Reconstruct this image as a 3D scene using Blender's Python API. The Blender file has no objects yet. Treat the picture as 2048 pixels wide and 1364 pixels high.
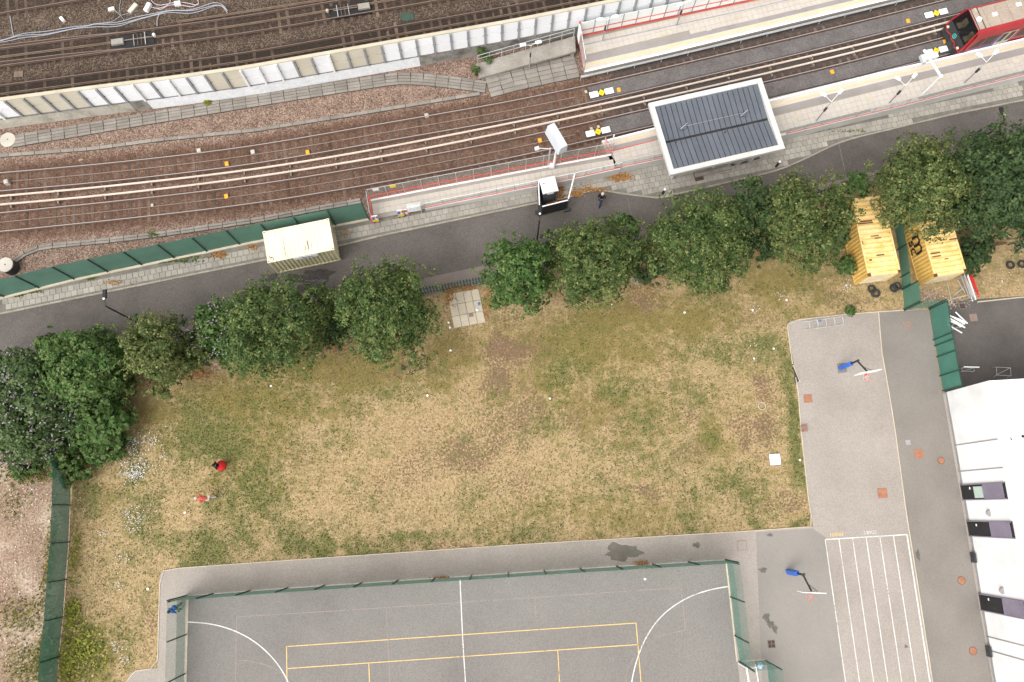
import bpy, bmesh, math, random
import numpy as np
from mathutils import Vector, Matrix
random.seed(7); RNG = np.random.default_rng(7)
scene = bpy.context.scene
COL = scene.collection

# ------------------------------------------------------------------ camera
FPX, NX, NY, CAMH = 1593.0, 1002.0, 1025.0, 58.0      # focal length, nadir point (photo pixels), flying height
_dn = np.array([(NX-1024)/FPX, -(NY-682)/FPX, -1.0]); _up = -_dn/np.linalg.norm(_dn)
_X = np.array([1.0, 0, 0]) - _up[0]*_up; _X /= np.linalg.norm(_X); _Y = np.cross(_up, _X)
BAS = np.stack([_X, _Y, _up])
cam_data = bpy.data.cameras.new('camera'); cam = bpy.data.objects.new('camera', cam_data); COL.objects.link(cam)
M = Matrix([list(BAS[i]) for i in range(3)]).to_4x4(); M.translation = Vector((0, 0, CAMH)); cam.matrix_world = M
cam_data.sensor_width = 36; cam_data.lens = FPX/2048*36; cam_data.clip_start = .5; cam_data.clip_end = 3000
scene.camera = cam
scene.render.resolution_x, scene.render.resolution_y = 1024, 682

# ------------------------------------------------------------------ sky, sun, exposure (overcast)
SUN_EL, SUN_AZ = 54.0, 226.0        # degrees; azimuth clockwise from +y
world = bpy.data.worlds.new('World'); scene.world = world; world.use_nodes = True
wn = world.node_tree.nodes; wl = world.node_tree.links
sky = wn.new('ShaderNodeTexSky'); sky.sky_type = 'NISHITA'; sky.sun_disc = False
sky.sun_elevation = math.radians(SUN_EL); sky.sun_rotation = math.radians(SUN_AZ)
sky.air_density = 1.0; sky.dust_density = 4.0; sky.ozone_density = 1.0
hs = wn.new('ShaderNodeHueSaturation'); hs.inputs['Saturation'].default_value = .0
wl.new(sky.outputs[0], hs.inputs['Color']); wl.new(hs.outputs[0], wn['Background'].inputs['Color'])
wn['Background'].inputs['Strength'].default_value = .15
sl = bpy.data.lights.new('sun', 'SUN'); sl.energy = .85; sl.angle = math.radians(75); sl.color = (1, .94, .86)
sun = bpy.data.objects.new('sun', sl); COL.objects.link(sun)
_a, _e = math.radians(SUN_AZ), math.radians(SUN_EL)
sun.rotation_euler = Vector((math.sin(_a)*math.cos(_e), math.cos(_a)*math.cos(_e), math.sin(_e))).to_track_quat('Z', 'Y').to_euler()
sun.location = (0, 0, 60)
vs = scene.view_settings; vs.view_transform = 'Standard'; vs.look = 'None'; vs.gamma = 1; vs.use_curve_mapping = False
vs.exposure = 0.96

# ------------------------------------------------------------------ photo pixel -> point on a level plane
def G(px, py, z=0.0):
    w = BAS @ np.array([(px-1024)/FPX, -(py-682)/FPX, -1.0]); t = (z-CAMH)/w[2]
    return Vector((w[0]*t, w[1]*t, z))
def GS(pts, z=0.0): return [G(p[0], p[1], z) for p in pts]
def base_of(px, py, z): v = G(px, py, z); return Vector((v.x, v.y, 0))

# ------------------------------------------------------------------ materials
MAT = {}
def _new(name):
    m = bpy.data.materials.new(name); m.use_nodes = True; MAT[name] = m
    return m, m.node_tree.nodes, m.node_tree.links, m.node_tree.nodes['Principled BSDF']
def ramp(nodes, cols, pos=None):
    r = nodes.new('ShaderNodeValToRGB'); el = r.color_ramp.elements
    pos = pos or [i/(len(cols)-1) for i in range(len(cols))]
    while len(el) < len(cols): el.new(.5)
    for e, c, p in zip(el, cols, pos): e.position = p; e.color = (*c, 1)
    return r
def noise(nodes, links, vec, scale, detail=4, rough=.6):
    n = nodes.new('ShaderNodeTexNoise'); n.inputs['Scale'].default_value = scale
    n.inputs['Detail'].default_value = detail; n.inputs['Roughness'].default_value = rough
    links.new(vec, n.inputs['Vector']); return n.outputs['Fac']
def mixc(nodes, links, fac, a, b, mode='MIX'):
    m = nodes.new('ShaderNodeMix'); m.data_type = 'RGBA'; m.blend_type = mode
    for s, v in ((m.inputs[0], fac), (m.inputs[6], a), (m.inputs[7], b)):
        if isinstance(v, (int, float)): s.default_value = v
        elif isinstance(v, tuple): s.default_value = (*v, 1)
        else: links.new(v, s)
    return m.outputs[2]
def mth(nodes, links, op, a, b=0.0, c=None):
    m = nodes.new('ShaderNodeMath'); m.operation = op
    for s, v in zip(m.inputs, (a, b, c)):
        if v is None: continue
        if isinstance(v, (int, float)): s.default_value = v
        else: links.new(v, s)
    return m.outputs[0]
def sstep(nodes, links, v, lo, hi):
    m = nodes.new('ShaderNodeMapRange'); m.interpolation_type = 'SMOOTHSTEP'
    links.new(v, m.inputs[0]); m.inputs[1].default_value = lo; m.inputs[2].default_value = hi
    return m.outputs[0]
def pm(name, cols, scale=1.5, pos=None, rough=.85, metal=0, fine=30, famt=.25, bump=0, island=0, obj=0, spec=.3, alpha=None):
    """noise-mottled paint / stone: cols along a ramp of large noise, multiplied by fine grain; tone per piece"""
    m, n, l, b = _new(name)
    geo = n.new('ShaderNodeNewGeometry'); P = geo.outputs['Position']
    if len(cols) > 1:
        f = noise(n, l, P, scale, 5, .62); r = ramp(n, cols, pos or [.3+.4*i/(len(cols)-1) for i in range(len(cols))]); l.new(f, r.inputs[0]); c = r.outputs[0]
    else:
        rgb = n.new('ShaderNodeRGB'); rgb.outputs[0].default_value = (*cols[0], 1); c = rgb.outputs[0]
    if famt:
        g = noise(n, l, P, fine, 2, .7); v = mth(n, l, 'MULTIPLY_ADD', g, famt*4, 1-famt*2)
        cc = n.new('ShaderNodeCombineColor'); [l.new(v, cc.inputs[i]) for i in range(3)]
        c = mixc(n, l, 1.0, c, cc.outputs[0], 'MULTIPLY')
    for amt, src in ((island, geo.outputs['Random Per Island']), (obj, None)):
        if amt:
            if src is None: src = n.new('ShaderNodeObjectInfo').outputs['Random']
            v = mth(n, l, 'MULTIPLY_ADD', src, amt*2, 1-amt)
            cc = n.new('ShaderNodeCombineColor'); [l.new(v, cc.inputs[i]) for i in range(3)]
            c = mixc(n, l, 1.0, c, cc.outputs[0], 'MULTIPLY')
    l.new(c, b.inputs['Base Color']); b.inputs['Roughness'].default_value = rough
    b.inputs['Metallic'].default_value = metal; b.inputs['Specular IOR Level'].default_value = spec
    if bump:
        bp = n.new('ShaderNodeBump'); bp.inputs['Strength'].default_value = bump; bp.inputs['Distance'].default_value = .03
        l.new(noise(n, l, P, fine, 3, .7), bp.inputs['Height']); l.new(bp.outputs[0], b.inputs['Normal'])
    if alpha is not None: b.inputs['Alpha'].default_value = alpha
    return m
def stones(name, cols, cell=11, rust=None, dark=None, bump=.6):
    """loose ballast: every voronoi cell takes a stone colour; vertex masks bring in rust, shade painted along the rails, and soot"""
    m, n, l, b = _new(name)
    P = n.new('ShaderNodeNewGeometry').outputs['Position']
    v = n.new('ShaderNodeTexVoronoi'); v.inputs['Scale'].default_value = cell; l.new(P, v.inputs['Vector'])
    sep = n.new('ShaderNodeSeparateColor'); l.new(v.outputs['Color'], sep.inputs[0])
    r = ramp(n, cols); l.new(sep.outputs[0], r.inputs[0])
    big = ramp(n, [(.72,)*3, (1.15,)*3], [.3, .7]); l.new(noise(n, l, P, .9, 5), big.inputs[0])
    c = mixc(n, l, 1.0, r.outputs[0], big.outputs[0], 'MULTIPLY')
    a = n.new('ShaderNodeAttribute'); a.attribute_name = 'mask'; s2 = n.new('ShaderNodeSeparateColor'); l.new(a.outputs['Color'], s2.inputs[0])
    wob = noise(n, l, P, 2.2, 4)
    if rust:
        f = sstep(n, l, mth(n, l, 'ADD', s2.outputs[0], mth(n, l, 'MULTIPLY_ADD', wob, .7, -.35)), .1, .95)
        c = mixc(n, l, mth(n, l, 'MULTIPLY', f, .92), c, mixc(n, l, .15, rust, c))  # rust tint, also the colour of the shade painted beside the rails
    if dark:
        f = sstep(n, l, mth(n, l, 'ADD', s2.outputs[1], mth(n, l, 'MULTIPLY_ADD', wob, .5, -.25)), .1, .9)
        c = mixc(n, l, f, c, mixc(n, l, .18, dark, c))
    l.new(c, b.inputs['Base Color']); b.inputs['Roughness'].default_value = .95; b.inputs['Specular IOR Level'].default_value = .1
    bp = n.new('ShaderNodeBump'); bp.inputs['Strength'].default_value = bump; bp.inputs['Distance'].default_value = .05
    l.new(v.outputs['Distance'], bp.inputs['Height']); bp.invert = True; l.new(bp.outputs[0], b.inputs['Normal'])
    return m
def attr_mat(name, attr='col', transl=0.0, rough=.7, spec=.2):
    m, n, l, b = _new(name)
    a = n.new('ShaderNodeAttribute'); a.attribute_name = attr
    l.new(a.outputs['Color'], b.inputs['Base Color']); b.inputs['Roughness'].default_value = rough; b.inputs['Specular IOR Level'].default_value = spec
    if transl:
        t = n.new('ShaderNodeBsdfTranslucent'); l.new(a.outputs['Color'], t.inputs['Color'])
        mx = n.new('ShaderNodeMixShader'); mx.inputs[0].default_value = transl
        l.new(b.outputs[0], mx.inputs[1]); l.new(t.outputs[0], mx.inputs[2]); l.new(mx.outputs[0], n['Material Output'].inputs['Surface'])
    return m
def mesh_mat(name, col, cover, pitch=0.0):
    """woven fence mesh too fine to resolve: wires of one colour covering part of the sheet"""
    m, n, l, b = _new(name)
    b.inputs['Base Color'].default_value = (*col, 1); b.inputs['Roughness'].default_value = .6
    P = n.new('ShaderNodeNewGeometry').outputs['Position']
    g = noise(n, l, P, 9, 3); g2 = noise(n, l, P, .8, 3)
    c = mixc(n, l, g2, tuple(x*.75 for x in col), tuple(min(1, x*1.25) for x in col)); l.new(c, b.inputs['Base Color'])
    f = mth(n, l, 'ADD', mth(n, l, 'MULTIPLY_ADD', g, .3, -.15), cover)
    t = n.new('ShaderNodeBsdfTransparent'); mx = n.new('ShaderNodeMixShader')
    l.new(f, mx.inputs[0]); l.new(t.outputs[0], mx.inputs[1]); l.new(b.outputs[0], mx.inputs[2]); l.new(mx.outputs[0], n['Material Output'].inputs['Surface'])
    return m

# ------------------------------------------------------------------ objects
OFF = {}
def _link(o, parent):
    COL.objects.link(o)
    if parent is not None: o.parent = parent
    return o
def tag(o, label=None, cat=None, group=None, kind=None):
    if label: o['label'] = label
    if cat: o['category'] = cat
    if group: o['group'] = group
    if kind: o['kind'] = kind
    return o
def thing(name, label, cat, loc=(0, 0, 0), group=None, rz=0.0):
    o = bpy.data.objects.new(name, None); o.empty_display_size = .3; COL.objects.link(o)
    o.location = loc; o.rotation_euler = (0, 0, rz); OFF[o.name] = Vector(loc)
    return tag(o, label, cat, group)
def off(parent): return OFF.get(parent.name, Vector()) if parent is not None else Vector()
class MB:
    """collects shapes in world (or local) space; build() links them as ONE mesh object"""
    def __init__(s): s.v = []; s.f = []
    def add(s, vs, fs):
        k = len(s.v); s.v += [tuple(v) for v in vs]; s.f += [tuple(i+k for i in f) for f in fs]; return s
    def box(s, c, size, rz=0.0, rx=0.0, ry=0.0, bev=0.0):
        c = Vector(c); hx, hy, hz = size[0]/2, size[1]/2, size[2]/2
        R = Matrix.Rotation(rz, 3, 'Z') @ Matrix.Rotation(ry, 3, 'Y') @ Matrix.Rotation(rx, 3, 'X')
        if not bev:
            vs = [c+R @ Vector((x*hx, y*hy, z*hz)) for z in (-1, 1) for x, y in ((-1, -1), (1, -1), (1, 1), (-1, 1))]
            return s.add(vs, [(3, 2, 1, 0), (4, 5, 6, 7), (0, 1, 5, 4), (1, 2, 6, 5), (2, 3, 7, 6), (3, 0, 4, 7)])
        b = bev; ring = lambda i, z: [c+R @ Vector((x*(hx-i), y*(hy-i), z)) for x, y in ((-1, -1), (1, -1), (1, 1), (-1, 1))]
        vs = ring(0, -hz)+ring(0, hz-b)+ring(b, hz)
        fs = [(3, 2, 1, 0), (8, 9, 10, 11)]
        for k in (0, 4): fs += [(k+i, k+(i+1) % 4, k+4+(i+1) % 4, k+4+i) for i in range(4)]
        return s.add(vs, fs)
    def prism(s, pts, z0, z1=None):
        """vertical prism over a plan polygon (counter-clockwise) between heights z0 and z1"""
        n = len(pts); pts = [Vector((p[0], p[1], 0)) for p in pts]
        if sum(pts[i].x*pts[(i+1) % n].y-pts[(i+1) % n].x*pts[i].y for i in range(n)) < 0: pts.reverse()
        if z1 is None: return s.add([(p.x, p.y, z0) for p in pts], [tuple(range(n))])
        return s.add([(p.x, p.y, z0) for p in pts]+[(p.x, p.y, z1) for p in pts],
                     [tuple(range(n-1, -1, -1)), tuple(range(n, 2*n))]+[(i, (i+1) % n, n+(i+1) % n, n+i) for i in range(n)])
    def tube(s, pts, r, n=6, caps=True):
        pts = [Vector(p) for p in pts]; rs = r if isinstance(r, (list, tuple)) else [r]*len(pts); k0 = len(s.v)
        prev = None
        for i, p in enumerate(pts):
            d = (pts[min(i+1, len(pts)-1)]-pts[max(i-1, 0)]).normalized()
            a = prev if prev is not None and abs(prev.dot(d)) < .95 else (Vector((0, 0, 1)) if abs(d.z) < .9 else Vector((1, 0, 0)))
            u = d.cross(a).normalized(); w = u.cross(d).normalized(); prev = w
            s.v += [tuple(p+(u*math.cos(2*math.pi*j/n)+w*math.sin(2*math.pi*j/n))*rs[i]) for j in range(n)]
        for i in range(len(pts)-1):
            for j in range(n): s.f.append((k0+i*n+j, k0+i*n+(j+1) % n, k0+(i+1)*n+(j+1) % n, k0+(i+1)*n+j))
        if caps: s.f.append(tuple(k0+j for j in range(n-1, -1, -1))); s.f.append(tuple(k0+(len(pts)-1)*n+j for j in range(n)))
        return s
    def lathe(s, c, prof, n=16):
        """prof = [(radius, z)...] round the vertical through c"""
        c = Vector(c); k0 = len(s.v)
        for r, z in prof: s.v += [(c.x+r*math.cos(2*math.pi*j/n), c.y+r*math.sin(2*math.pi*j/n), c.z+z) for j in range(n)]
        for i in range(len(prof)-1):
            for j in range(n): s.f.append((k0+i*n+j, k0+i*n+(j+1) % n, k0+(i+1)*n+(j+1) % n, k0+(i+1)*n+j))
        s.f.append(tuple(k0+j for j in range(n-1, -1, -1))); s.f.append(tuple(k0+(len(prof)-1)*n+j for j in range(n)))
        return s
    def sweep(s, path, prof, closed=True):
        """profile [(side, height)...] swept along a plan path; side is to the left of travel"""
        path = [Vector(p) for p in path]; k0 = len(s.v); n = len(prof)
        for i, p in enumerate(path):
            a, b = path[max(i-1, 0)], path[min(i+1, len(path)-1)]; d = Vector((b.x-a.x, b.y-a.y, 0)).normalized(); nn = Vector((-d.y, d.x, 0))
            s.v += [tuple(p+nn*o+Vector((0, 0, h))) for o, h in prof]
        m = n if closed else n-1
        for i in range(len(path)-1):
            for j in range(m): s.f.append((k0+i*n+j, k0+(i+1)*n+j, k0+(i+1)*n+(j+1) % n, k0+i*n+(j+1) % n))
        if closed: s.f.append(tuple(k0+j for j in range(n))); s.f.append(tuple(k0+(len(path)-1)*n+j for j in range(n-1, -1, -1)))
        return s
    def torus(s, c, R, r, n=20, m=6, axis='z'):
        c = Vector(c); k0 = len(s.v)
        for i in range(n):
            a = 2*math.pi*i/n
            for j in range(m):
                b = 2*math.pi*j/m; s.v.append((c.x+(R+r*math.cos(b))*math.cos(a), c.y+(R+r*math.cos(b))*math.sin(a), c.z+r*math.sin(b)))
        for i in range(n):
            for j in range(m): s.f.append((k0+i*m+j, k0+((i+1) % n)*m+j, k0+((i+1) % n)*m+(j+1) % m, k0+i*m+(j+1) % m))
        return s
    def mesh(s, name, mat):
        me = bpy.data.meshes.new(name); me.from_pydata(s.v, [], s.f); me.materials.append(MAT[mat]); return me
    def build(s, name, mat, parent=None, local=False, smooth=False):
        o_ = Vector() if local else off(parent)
        if o_.length: s.v = [(a-o_.x, b-o_.y, c-o_.z) for a, b, c in s.v]
        me = s.mesh(name, mat)
        if smooth: me.polygons.foreach_set('use_smooth', [True]*len(me.polygons))
        o = _link(bpy.data.objects.new(name, me), parent); OFF[o.name] = off(parent); return o
def inst(name, me, parent, loc, rz=0.0, scale=(1, 1, 1)):
    """a piece that shares mesh data; loc in world space"""
    o = _link(bpy.data.objects.new(name, me), parent); o.location = Vector(loc)-off(parent); o.rotation_euler = (0, 0, rz); o.scale = scale; return o
def struct(name, mb, mat, parent=None):
    o = mb.build(name, mat, parent)
    if parent is None: o['kind'] = 'structure'
    return o
def copy_tree(o, parent=None):
    c = o.copy(); COL.objects.link(c); c.parent = parent
    for ch in list(o.children): copy_tree(ch, c)
    return c
def bulk(name, V, Fq, mat, parent=None, attrs=None, kind=None, smooth=False):
    """numpy mesh: V (n,3), Fq (m,k) with k = 3 or 4"""
    V = np.asarray(V, np.float32); Fq = np.asarray(Fq, np.int32); k = Fq.shape[1]
    o_ = off(parent)
    if o_.length: V = V-np.array(o_, np.float32)
    me = bpy.data.meshes.new(name); me.vertices.add(len(V)); me.vertices.foreach_set('co', V.ravel())
    me.loops.add(Fq.size); me.loops.foreach_set('vertex_index', Fq.ravel())
    me.polygons.add(len(Fq)); me.polygons.foreach_set('loop_start', np.arange(0, Fq.size, k, dtype=np.int32)); me.polygons.foreach_set('loop_total', np.full(len(Fq), k, np.int32))
    if smooth: me.polygons.foreach_set('use_smooth', [True]*len(Fq))
    for an, arr in (attrs or {}).items():
        at = me.attributes.new(an, 'FLOAT_COLOR', 'POINT'); c4 = np.ones((len(V), 4), np.float32); c4[:, :3] = arr; at.data.foreach_set('color', c4.ravel())
    me.update(); me.validate(); me.materials.append(MAT[mat])
    o = _link(bpy.data.objects.new(name, me), parent); OFF[o.name] = off(parent)
    if kind: o['kind'] = kind
    return o

# ------------------------------------------------------------------ plan helpers
def resample(pts, step=None, n=None):
    P = np.array([[p[0], p[1], p[2] if len(p) > 2 else 0] for p in pts], float); d = np.r_[0, np.cumsum(np.linalg.norm(np.diff(P, axis=0), axis=1))]
    if n is None: n = max(2, int(round(d[-1]/step))+1)
    t = np.linspace(0, d[-1], n); return [Vector([np.interp(a, d, P[:, k]) for k in range(3)]) for a in t]
def smooth_px(pts, n=40):
    """photo polyline x-sorted -> smooth curve (local quadratic blend), so rails bend instead of kink"""
    a = np.array(pts, float); t = np.linspace(a[0, 0], a[-1, 0], n); y = np.interp(t, a[:, 0], a[:, 1])
    for _ in range(6): y[1:-1] = .25*y[:-2]+.5*y[1:-1]+.25*y[2:]
    return list(zip(t, y))
def extend(pts, d0, d1):
    a = pts[0]+(pts[0]-pts[1]).normalized()*d0; b = pts[-1]+(pts[-1]-pts[-2]).normalized()*d1; return [a]+list(pts)+[b]
def at_dist(pts, s):
    acc = 0
    for a, b in zip(pts, pts[1:]):
        L = (b-a).length
        if acc+L >= s: return a+(b-a)*((s-acc)/L), (b-a).normalized()
        acc += L
    return pts[-1].copy(), (pts[-1]-pts[-2]).normalized()
def plen(pts): return sum((b-a).length for a, b in zip(pts, pts[1:]))
def left(d): return Vector((-d.y, d.x, 0)).normalized()
def inside(P, poly):
    """points (n,2) in polygon"""
    P = np.asarray(P); x, y = P[:, 0], P[:, 1]; r = np.zeros(len(P), bool); q = np.array([[p[0], p[1]] for p in poly])
    for (x1, y1), (x2, y2) in zip(q, np.roll(q, -1, 0)):
        c = ((y1 > y) != (y2 > y)); xi = x1+(y-y1)*(x2-x1)/((y2-y1) if y2 != y1 else 1e-9); r ^= c & (x < xi)
    return r
def dist_path(P, path):
    P = np.asarray(P)[:, :2]; best = np.full(len(P), 1e9); q = np.array([[p[0], p[1]] for p in path])
    for a, b in zip(q, q[1:]):
        ab = b-a; t = np.clip(((P-a)@ab)/(ab@ab), 0, 1); best = np.minimum(best, np.linalg.norm(P-(a+t[:, None]*ab), axis=1))
    return best
def vnoise(x, y, s, seed):
    r = np.random.default_rng(seed).random((256, 256)); x = x*s+37.3; y = y*s+91.7
    xi = np.floor(x).astype(int); yi = np.floor(y).astype(int); fx = x-xi; fy = y-yi; fx = fx*fx*(3-2*fx); fy = fy*fy*(3-2*fy)
    g = lambda i, j: r[(xi+i) % 256, (yi+j) % 256]
    return (g(0, 0)*(1-fx)+g(1, 0)*fx)*(1-fy)+(g(0, 1)*(1-fx)+g(1, 1)*fx)*fy
def fbm(x, y, s, seed, o=4): return sum(vnoise(x, y, s*2**k, seed+k)*.5**k for k in range(o))/sum(.5**k for k in range(o))
def text_mesh(name, txt, size, mat, parent, loc, rot, ext=.002, sx=1.0):
    cu = bpy.data.curves.new(name, 'FONT'); cu.body = txt; cu.size = size; cu.align_x = 'CENTER'; cu.align_y = 'CENTER'; cu.extrude = ext; cu.resolution_u = 2
    t = bpy.data.objects.new('tmp', cu); COL.objects.link(t); bpy.context.view_layer.update()
    me = bpy.data.meshes.new_from_object(t.evaluated_get(bpy.context.evaluated_depsgraph_get())); bpy.data.objects.remove(t); bpy.data.curves.remove(cu)
    me.materials.clear(); me.materials.append(MAT[mat])
    o = _link(bpy.data.objects.new(name, me), parent); o.location = Vector(loc)-off(parent); o.rotation_euler = rot; o.scale = (sx, 1, 1); return o

# ================================================================== materials
pm('asphalt_road', [(.07, .06, .053), (.105, .091, .082), (.13, .113, .101)], .17, fine=16, famt=.4, bump=.25)
pm('asphalt_play', [(.25, .218, .192), (.3, .263, .233), (.335, .296, .264)], .16, fine=16, famt=.24, bump=.15)
pm('asphalt_play_b', [(.225, .206, .185), (.27, .247, .223)], .2, fine=20, famt=.16, bump=.15)
pm('asphalt_path', [(.165, .146, .129), (.222, .2, .178)], .18, fine=18, famt=.2, bump=.2)
pm('asphalt_yard', [(.078, .069, .064), (.12, .107, .099)], .25, fine=20, famt=.3, bump=.2)
pm('asphalt_court', [(.16, .146, .135), (.19, .175, .162), (.21, .195, .181)], .1, fine=17, famt=.32, bump=.15)
pm('asphalt_wet', [(.125, .11, .09), (.17, .15, .125)], 1.2, fine=24, famt=.2, rough=.45)
pm('road_wet', [(.032, .028, .026), (.055, .048, .044)], 1.5, fine=16, famt=.3, rough=.5)
pm('asphalt_stain', [(.1, .09, .08), (.15, .135, .12)], 2, fine=24, famt=.3)
pm('mortar', [(.13, .118, .1), (.2, .18, .155)], 2, fine=20, famt=.2)
pm('paving', [(.235, .215, .185), (.33, .305, .265)], .5, fine=18, famt=.16, obj=.1, island=.1)
pm('paving_far', [(.15, .125, .11), (.2, .165, .145)], .6, fine=16, famt=.2)
pm('kerbstone', [(.25, .225, .18), (.34, .31, .255)], .8, fine=16, famt=.2, obj=.1)
pm('platform_slab', [(.42, .375, .33), (.48, .435, .39)], .25, fine=16, famt=.08, obj=.025, island=.025)
pm('platform_grey', [(.24, .215, .205), (.3, .27, .26)], .5, fine=14, famt=.1)
pm('platform_tactile', [(.46, .42, .37), (.52, .475, .43)], .8, fine=12, famt=.12, obj=.05)
pm('paint_white', [(.74, .73, .71), (.82, .81, .8)], 2, fine=25, famt=.06)
pm('paint_line', [(.5, .48, .45), (.7, .685, .66)], 1.4, fine=30, famt=.22)
pm('paint_yellow', [(.62, .42, .16), (.72, .5, .2)], 1.2, fine=30, famt=.2)
pm('paint_platform_yellow', [(.62, .43, .22), (.62, .48, .31)], 1.2, fine=22, famt=.12)
pm('paint_faded', [(.27, .21, .19), (.33, .25, .22)], 1.2, fine=30, famt=.2)
pm('edging', [(.42, .36, .28), (.55, .48, .38)], .9, fine=16, famt=.15)
pm('concrete', [(.2, .18, .155), (.31, .285, .25)], .9, fine=14, famt=.25, obj=.08, island=.08, bump=.2)
pm('concrete_pale', [(.4, .37, .32), (.5, .465, .41)], .9, fine=14, famt=.12, obj=.05)
pm('concrete_wall', [(.09, .085, .078), (.25, .235, .21), (.33, .305, .27)], .8, fine=9, famt=.25, bump=.3)
pm('dirt', [(.14, .095, .06), (.21, .15, .1)], .4, fine=9, famt=.3, bump=.4)
pm('rubble', [(.17, .11, .075), (.27, .19, .135), (.4, .32, .25)], .3, fine=7, famt=.45, bump=.6)
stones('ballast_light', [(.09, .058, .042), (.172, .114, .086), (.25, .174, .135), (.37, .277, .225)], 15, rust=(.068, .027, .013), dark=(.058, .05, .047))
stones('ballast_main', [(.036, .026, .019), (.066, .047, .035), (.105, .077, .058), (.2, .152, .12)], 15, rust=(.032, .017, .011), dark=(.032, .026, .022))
pm('infill', [(.1, .088, .085), (.145, .129, .124)], .8, fine=12, famt=.45, bump=.4)
pm('steel_galv', [(.42, .43, .43), (.55, .56, .56)], 2, fine=12, famt=.06, rough=.5, metal=.35)
pm('steel_dark', [(.03, .03, .032), (.05, .05, .052)], 2, fine=12, famt=.1, rough=.55)
pm('black_paint', [(.012, .012, .013), (.022, .022, .024)], 2, famt=.1, rough=.45)
pm('red_rail', [(.55, .055, .035), (.66, .1, .07)], 1.2, famt=.08, rough=.5)
pm('white_steel', [(.7, .7, .69), (.78, .78, .77)], 2, famt=.04, rough=.5)
pm('litter_white', [(.72, .71, .7), (.8, .8, .79)], 5, famt=.05)

for _m in ('paint_line', 'paint_yellow', 'paint_faded'):       # scuffed: the asphalt shows through where feet have worn the paint
    _t = MAT[_m].node_tree; _P = _t.nodes.new('ShaderNodeNewGeometry').outputs['Position']
    _t.links.new(sstep(_t.nodes, _t.links, mth(_t.nodes, _t.links, 'ADD', mth(_t.nodes, _t.links, 'MULTIPLY', noise(_t.nodes, _t.links, _P, .45, 3), .5), mth(_t.nodes, _t.links, 'MULTIPLY', noise(_t.nodes, _t.links, _P, 9, 4, .7), .6)), .34, .52), _t.nodes['Principled BSDF'].inputs['Alpha'])
def sheet(name, px, z, mat, parent=None):
    return struct(name, MB().prism(GS(px, z), z), mat, parent)
# base sheet to the horizon
g = MB(); g.add([(-900, -900, -.16), (900, -900, -.16), (900, 900, -.16), (-900, 900, -.16)], [(0, 1, 2, 3)]); struct('ground', g, 'dirt')

# ------------------------------------------------------------------ playing field (sheet with wear masks)
def blobs(P, lst):
    out = np.zeros(len(P))
    for px, py, rx, ry, w in lst:
        c = G(px, py); s = 29.0
        d = ((P[:, 0]-c.x)/(rx/s))**2+((P[:, 1]-c.y)/(ry/s))**2; out = np.maximum(out, w*np.exp(-d)) if w > 0 else out+w*np.exp(-d)
    return out
GREEN = [(1090, 850, 60, 40, .35), (1210, 900, 60, 40, .32), (1320, 930, 70, 40, .35), (1180, 1000, 90, 40, .32), (1360, 1010, 60, 40, .4), (1000, 990, 60, 40, .25), (1550, 700, 40, 40, .5), (1420, 860, 30, 60, .45), (700, 860, 50, 30, .25), (820, 800, 60, 30, .3), (300, 1000, 40, 40, .4), (540, 1060, 60, 40, .5), (400, 880, 110, 60, .62), (520, 960, 75, 70, .6), (380, 1085, 100, 35, .55), (470, 1000, 60, 80, .5), (640, 1090, 170, 20, .62), (850, 1078, 180, 20, .6), (420, 1115, 80, 20, .7),
         (1598, 860, 18, 130, 1.0), (1588, 720, 16, 70, .95), (1612, 1000, 12, 70, .95), (1130, 745, 60, 45, .5), (1230, 770, 40, 30, .48), (1450, 715, 60, 36, .62), (1400, 790, 45, 45, .45),
         (1445, 965, 50, 30, .6), (1500, 1000, 46, 40, .55), (1520, 1045, 40, 14, .75), (1300, 1060, 120, 15, .35), (1270, 850, 30, 25, .35), (1350, 770, 30, 30, .3), (1505, 690, 30, 25, .5),
         (330, 905, 40, 40, .4), (280, 940, 40, 40, .42), (275, 1050, 40, 45, .45), (245, 1115, 30, 22, .55), (235, 1290, 30, 60, .4), (160, 1000, 20, 60, .45), (165, 1300, 35, 40, .7),
         (700, 800, 50, 40, .25), (580, 830, 90, 60, .35), (1180, 660, 80, 30, .3), (1640, 600, 60, 20, .3), (1430, 590, 50, 40, .35), (940, 1060, 60, 20, .3), (1150, 950, 60, 40, .2), (240, 1170, 30, 25, .4)]
BROWN = [(930, 900, 110, 80, .62), (1010, 830, 60, 60, .6), (1040, 960, 60, 40, .4), (760, 960, 80, 60, .3), (1400, 900, 60, 40, .4), (1180, 790, 40, 30, .35), (1010, 705, 75, 45, .8), (985, 765, 40, 25, .75), (910, 870, 90, 50, .55), (990, 880, 60, 60, .55), (1500, 860, 65, 55, .85), (1530, 770, 40, 40, .6), (1375, 830, 40, 40, .5), (1330, 760, 50, 50, .35),
         (1060, 800, 50, 60, .45), (1055, 890, 30, 30, .4), (1330, 690, 30, 40, .45), (830, 930, 100, 80, .25), (1250, 980, 90, 10, .5), (1320, 600, 50, 35, .6), (1040, 620, 60, 25, .45), (640, 900, 50, 50, .28),
         (1160, 850, 50, 40, .35), (1300, 850, 60, 60, .32), (1560, 1010, 30, 30, .5), (1330, 1075, 130, 8, .85), (900, 1100, 120, 6, .6), (210, 1110, 40, 50, .3), (200, 1220, 60, 60, .45), (290, 1240, 25, 60, .55),
         (1530, 630, 60, 30, .35), (1700, 600, 90, 25, .55), (250, 830, 60, 30, .6), (420, 745, 50, 25, .55), (660, 690, 40, 20, .6), (800, 745, 60, 15, .45), (1000, 640, 60, 15, .5)]
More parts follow.
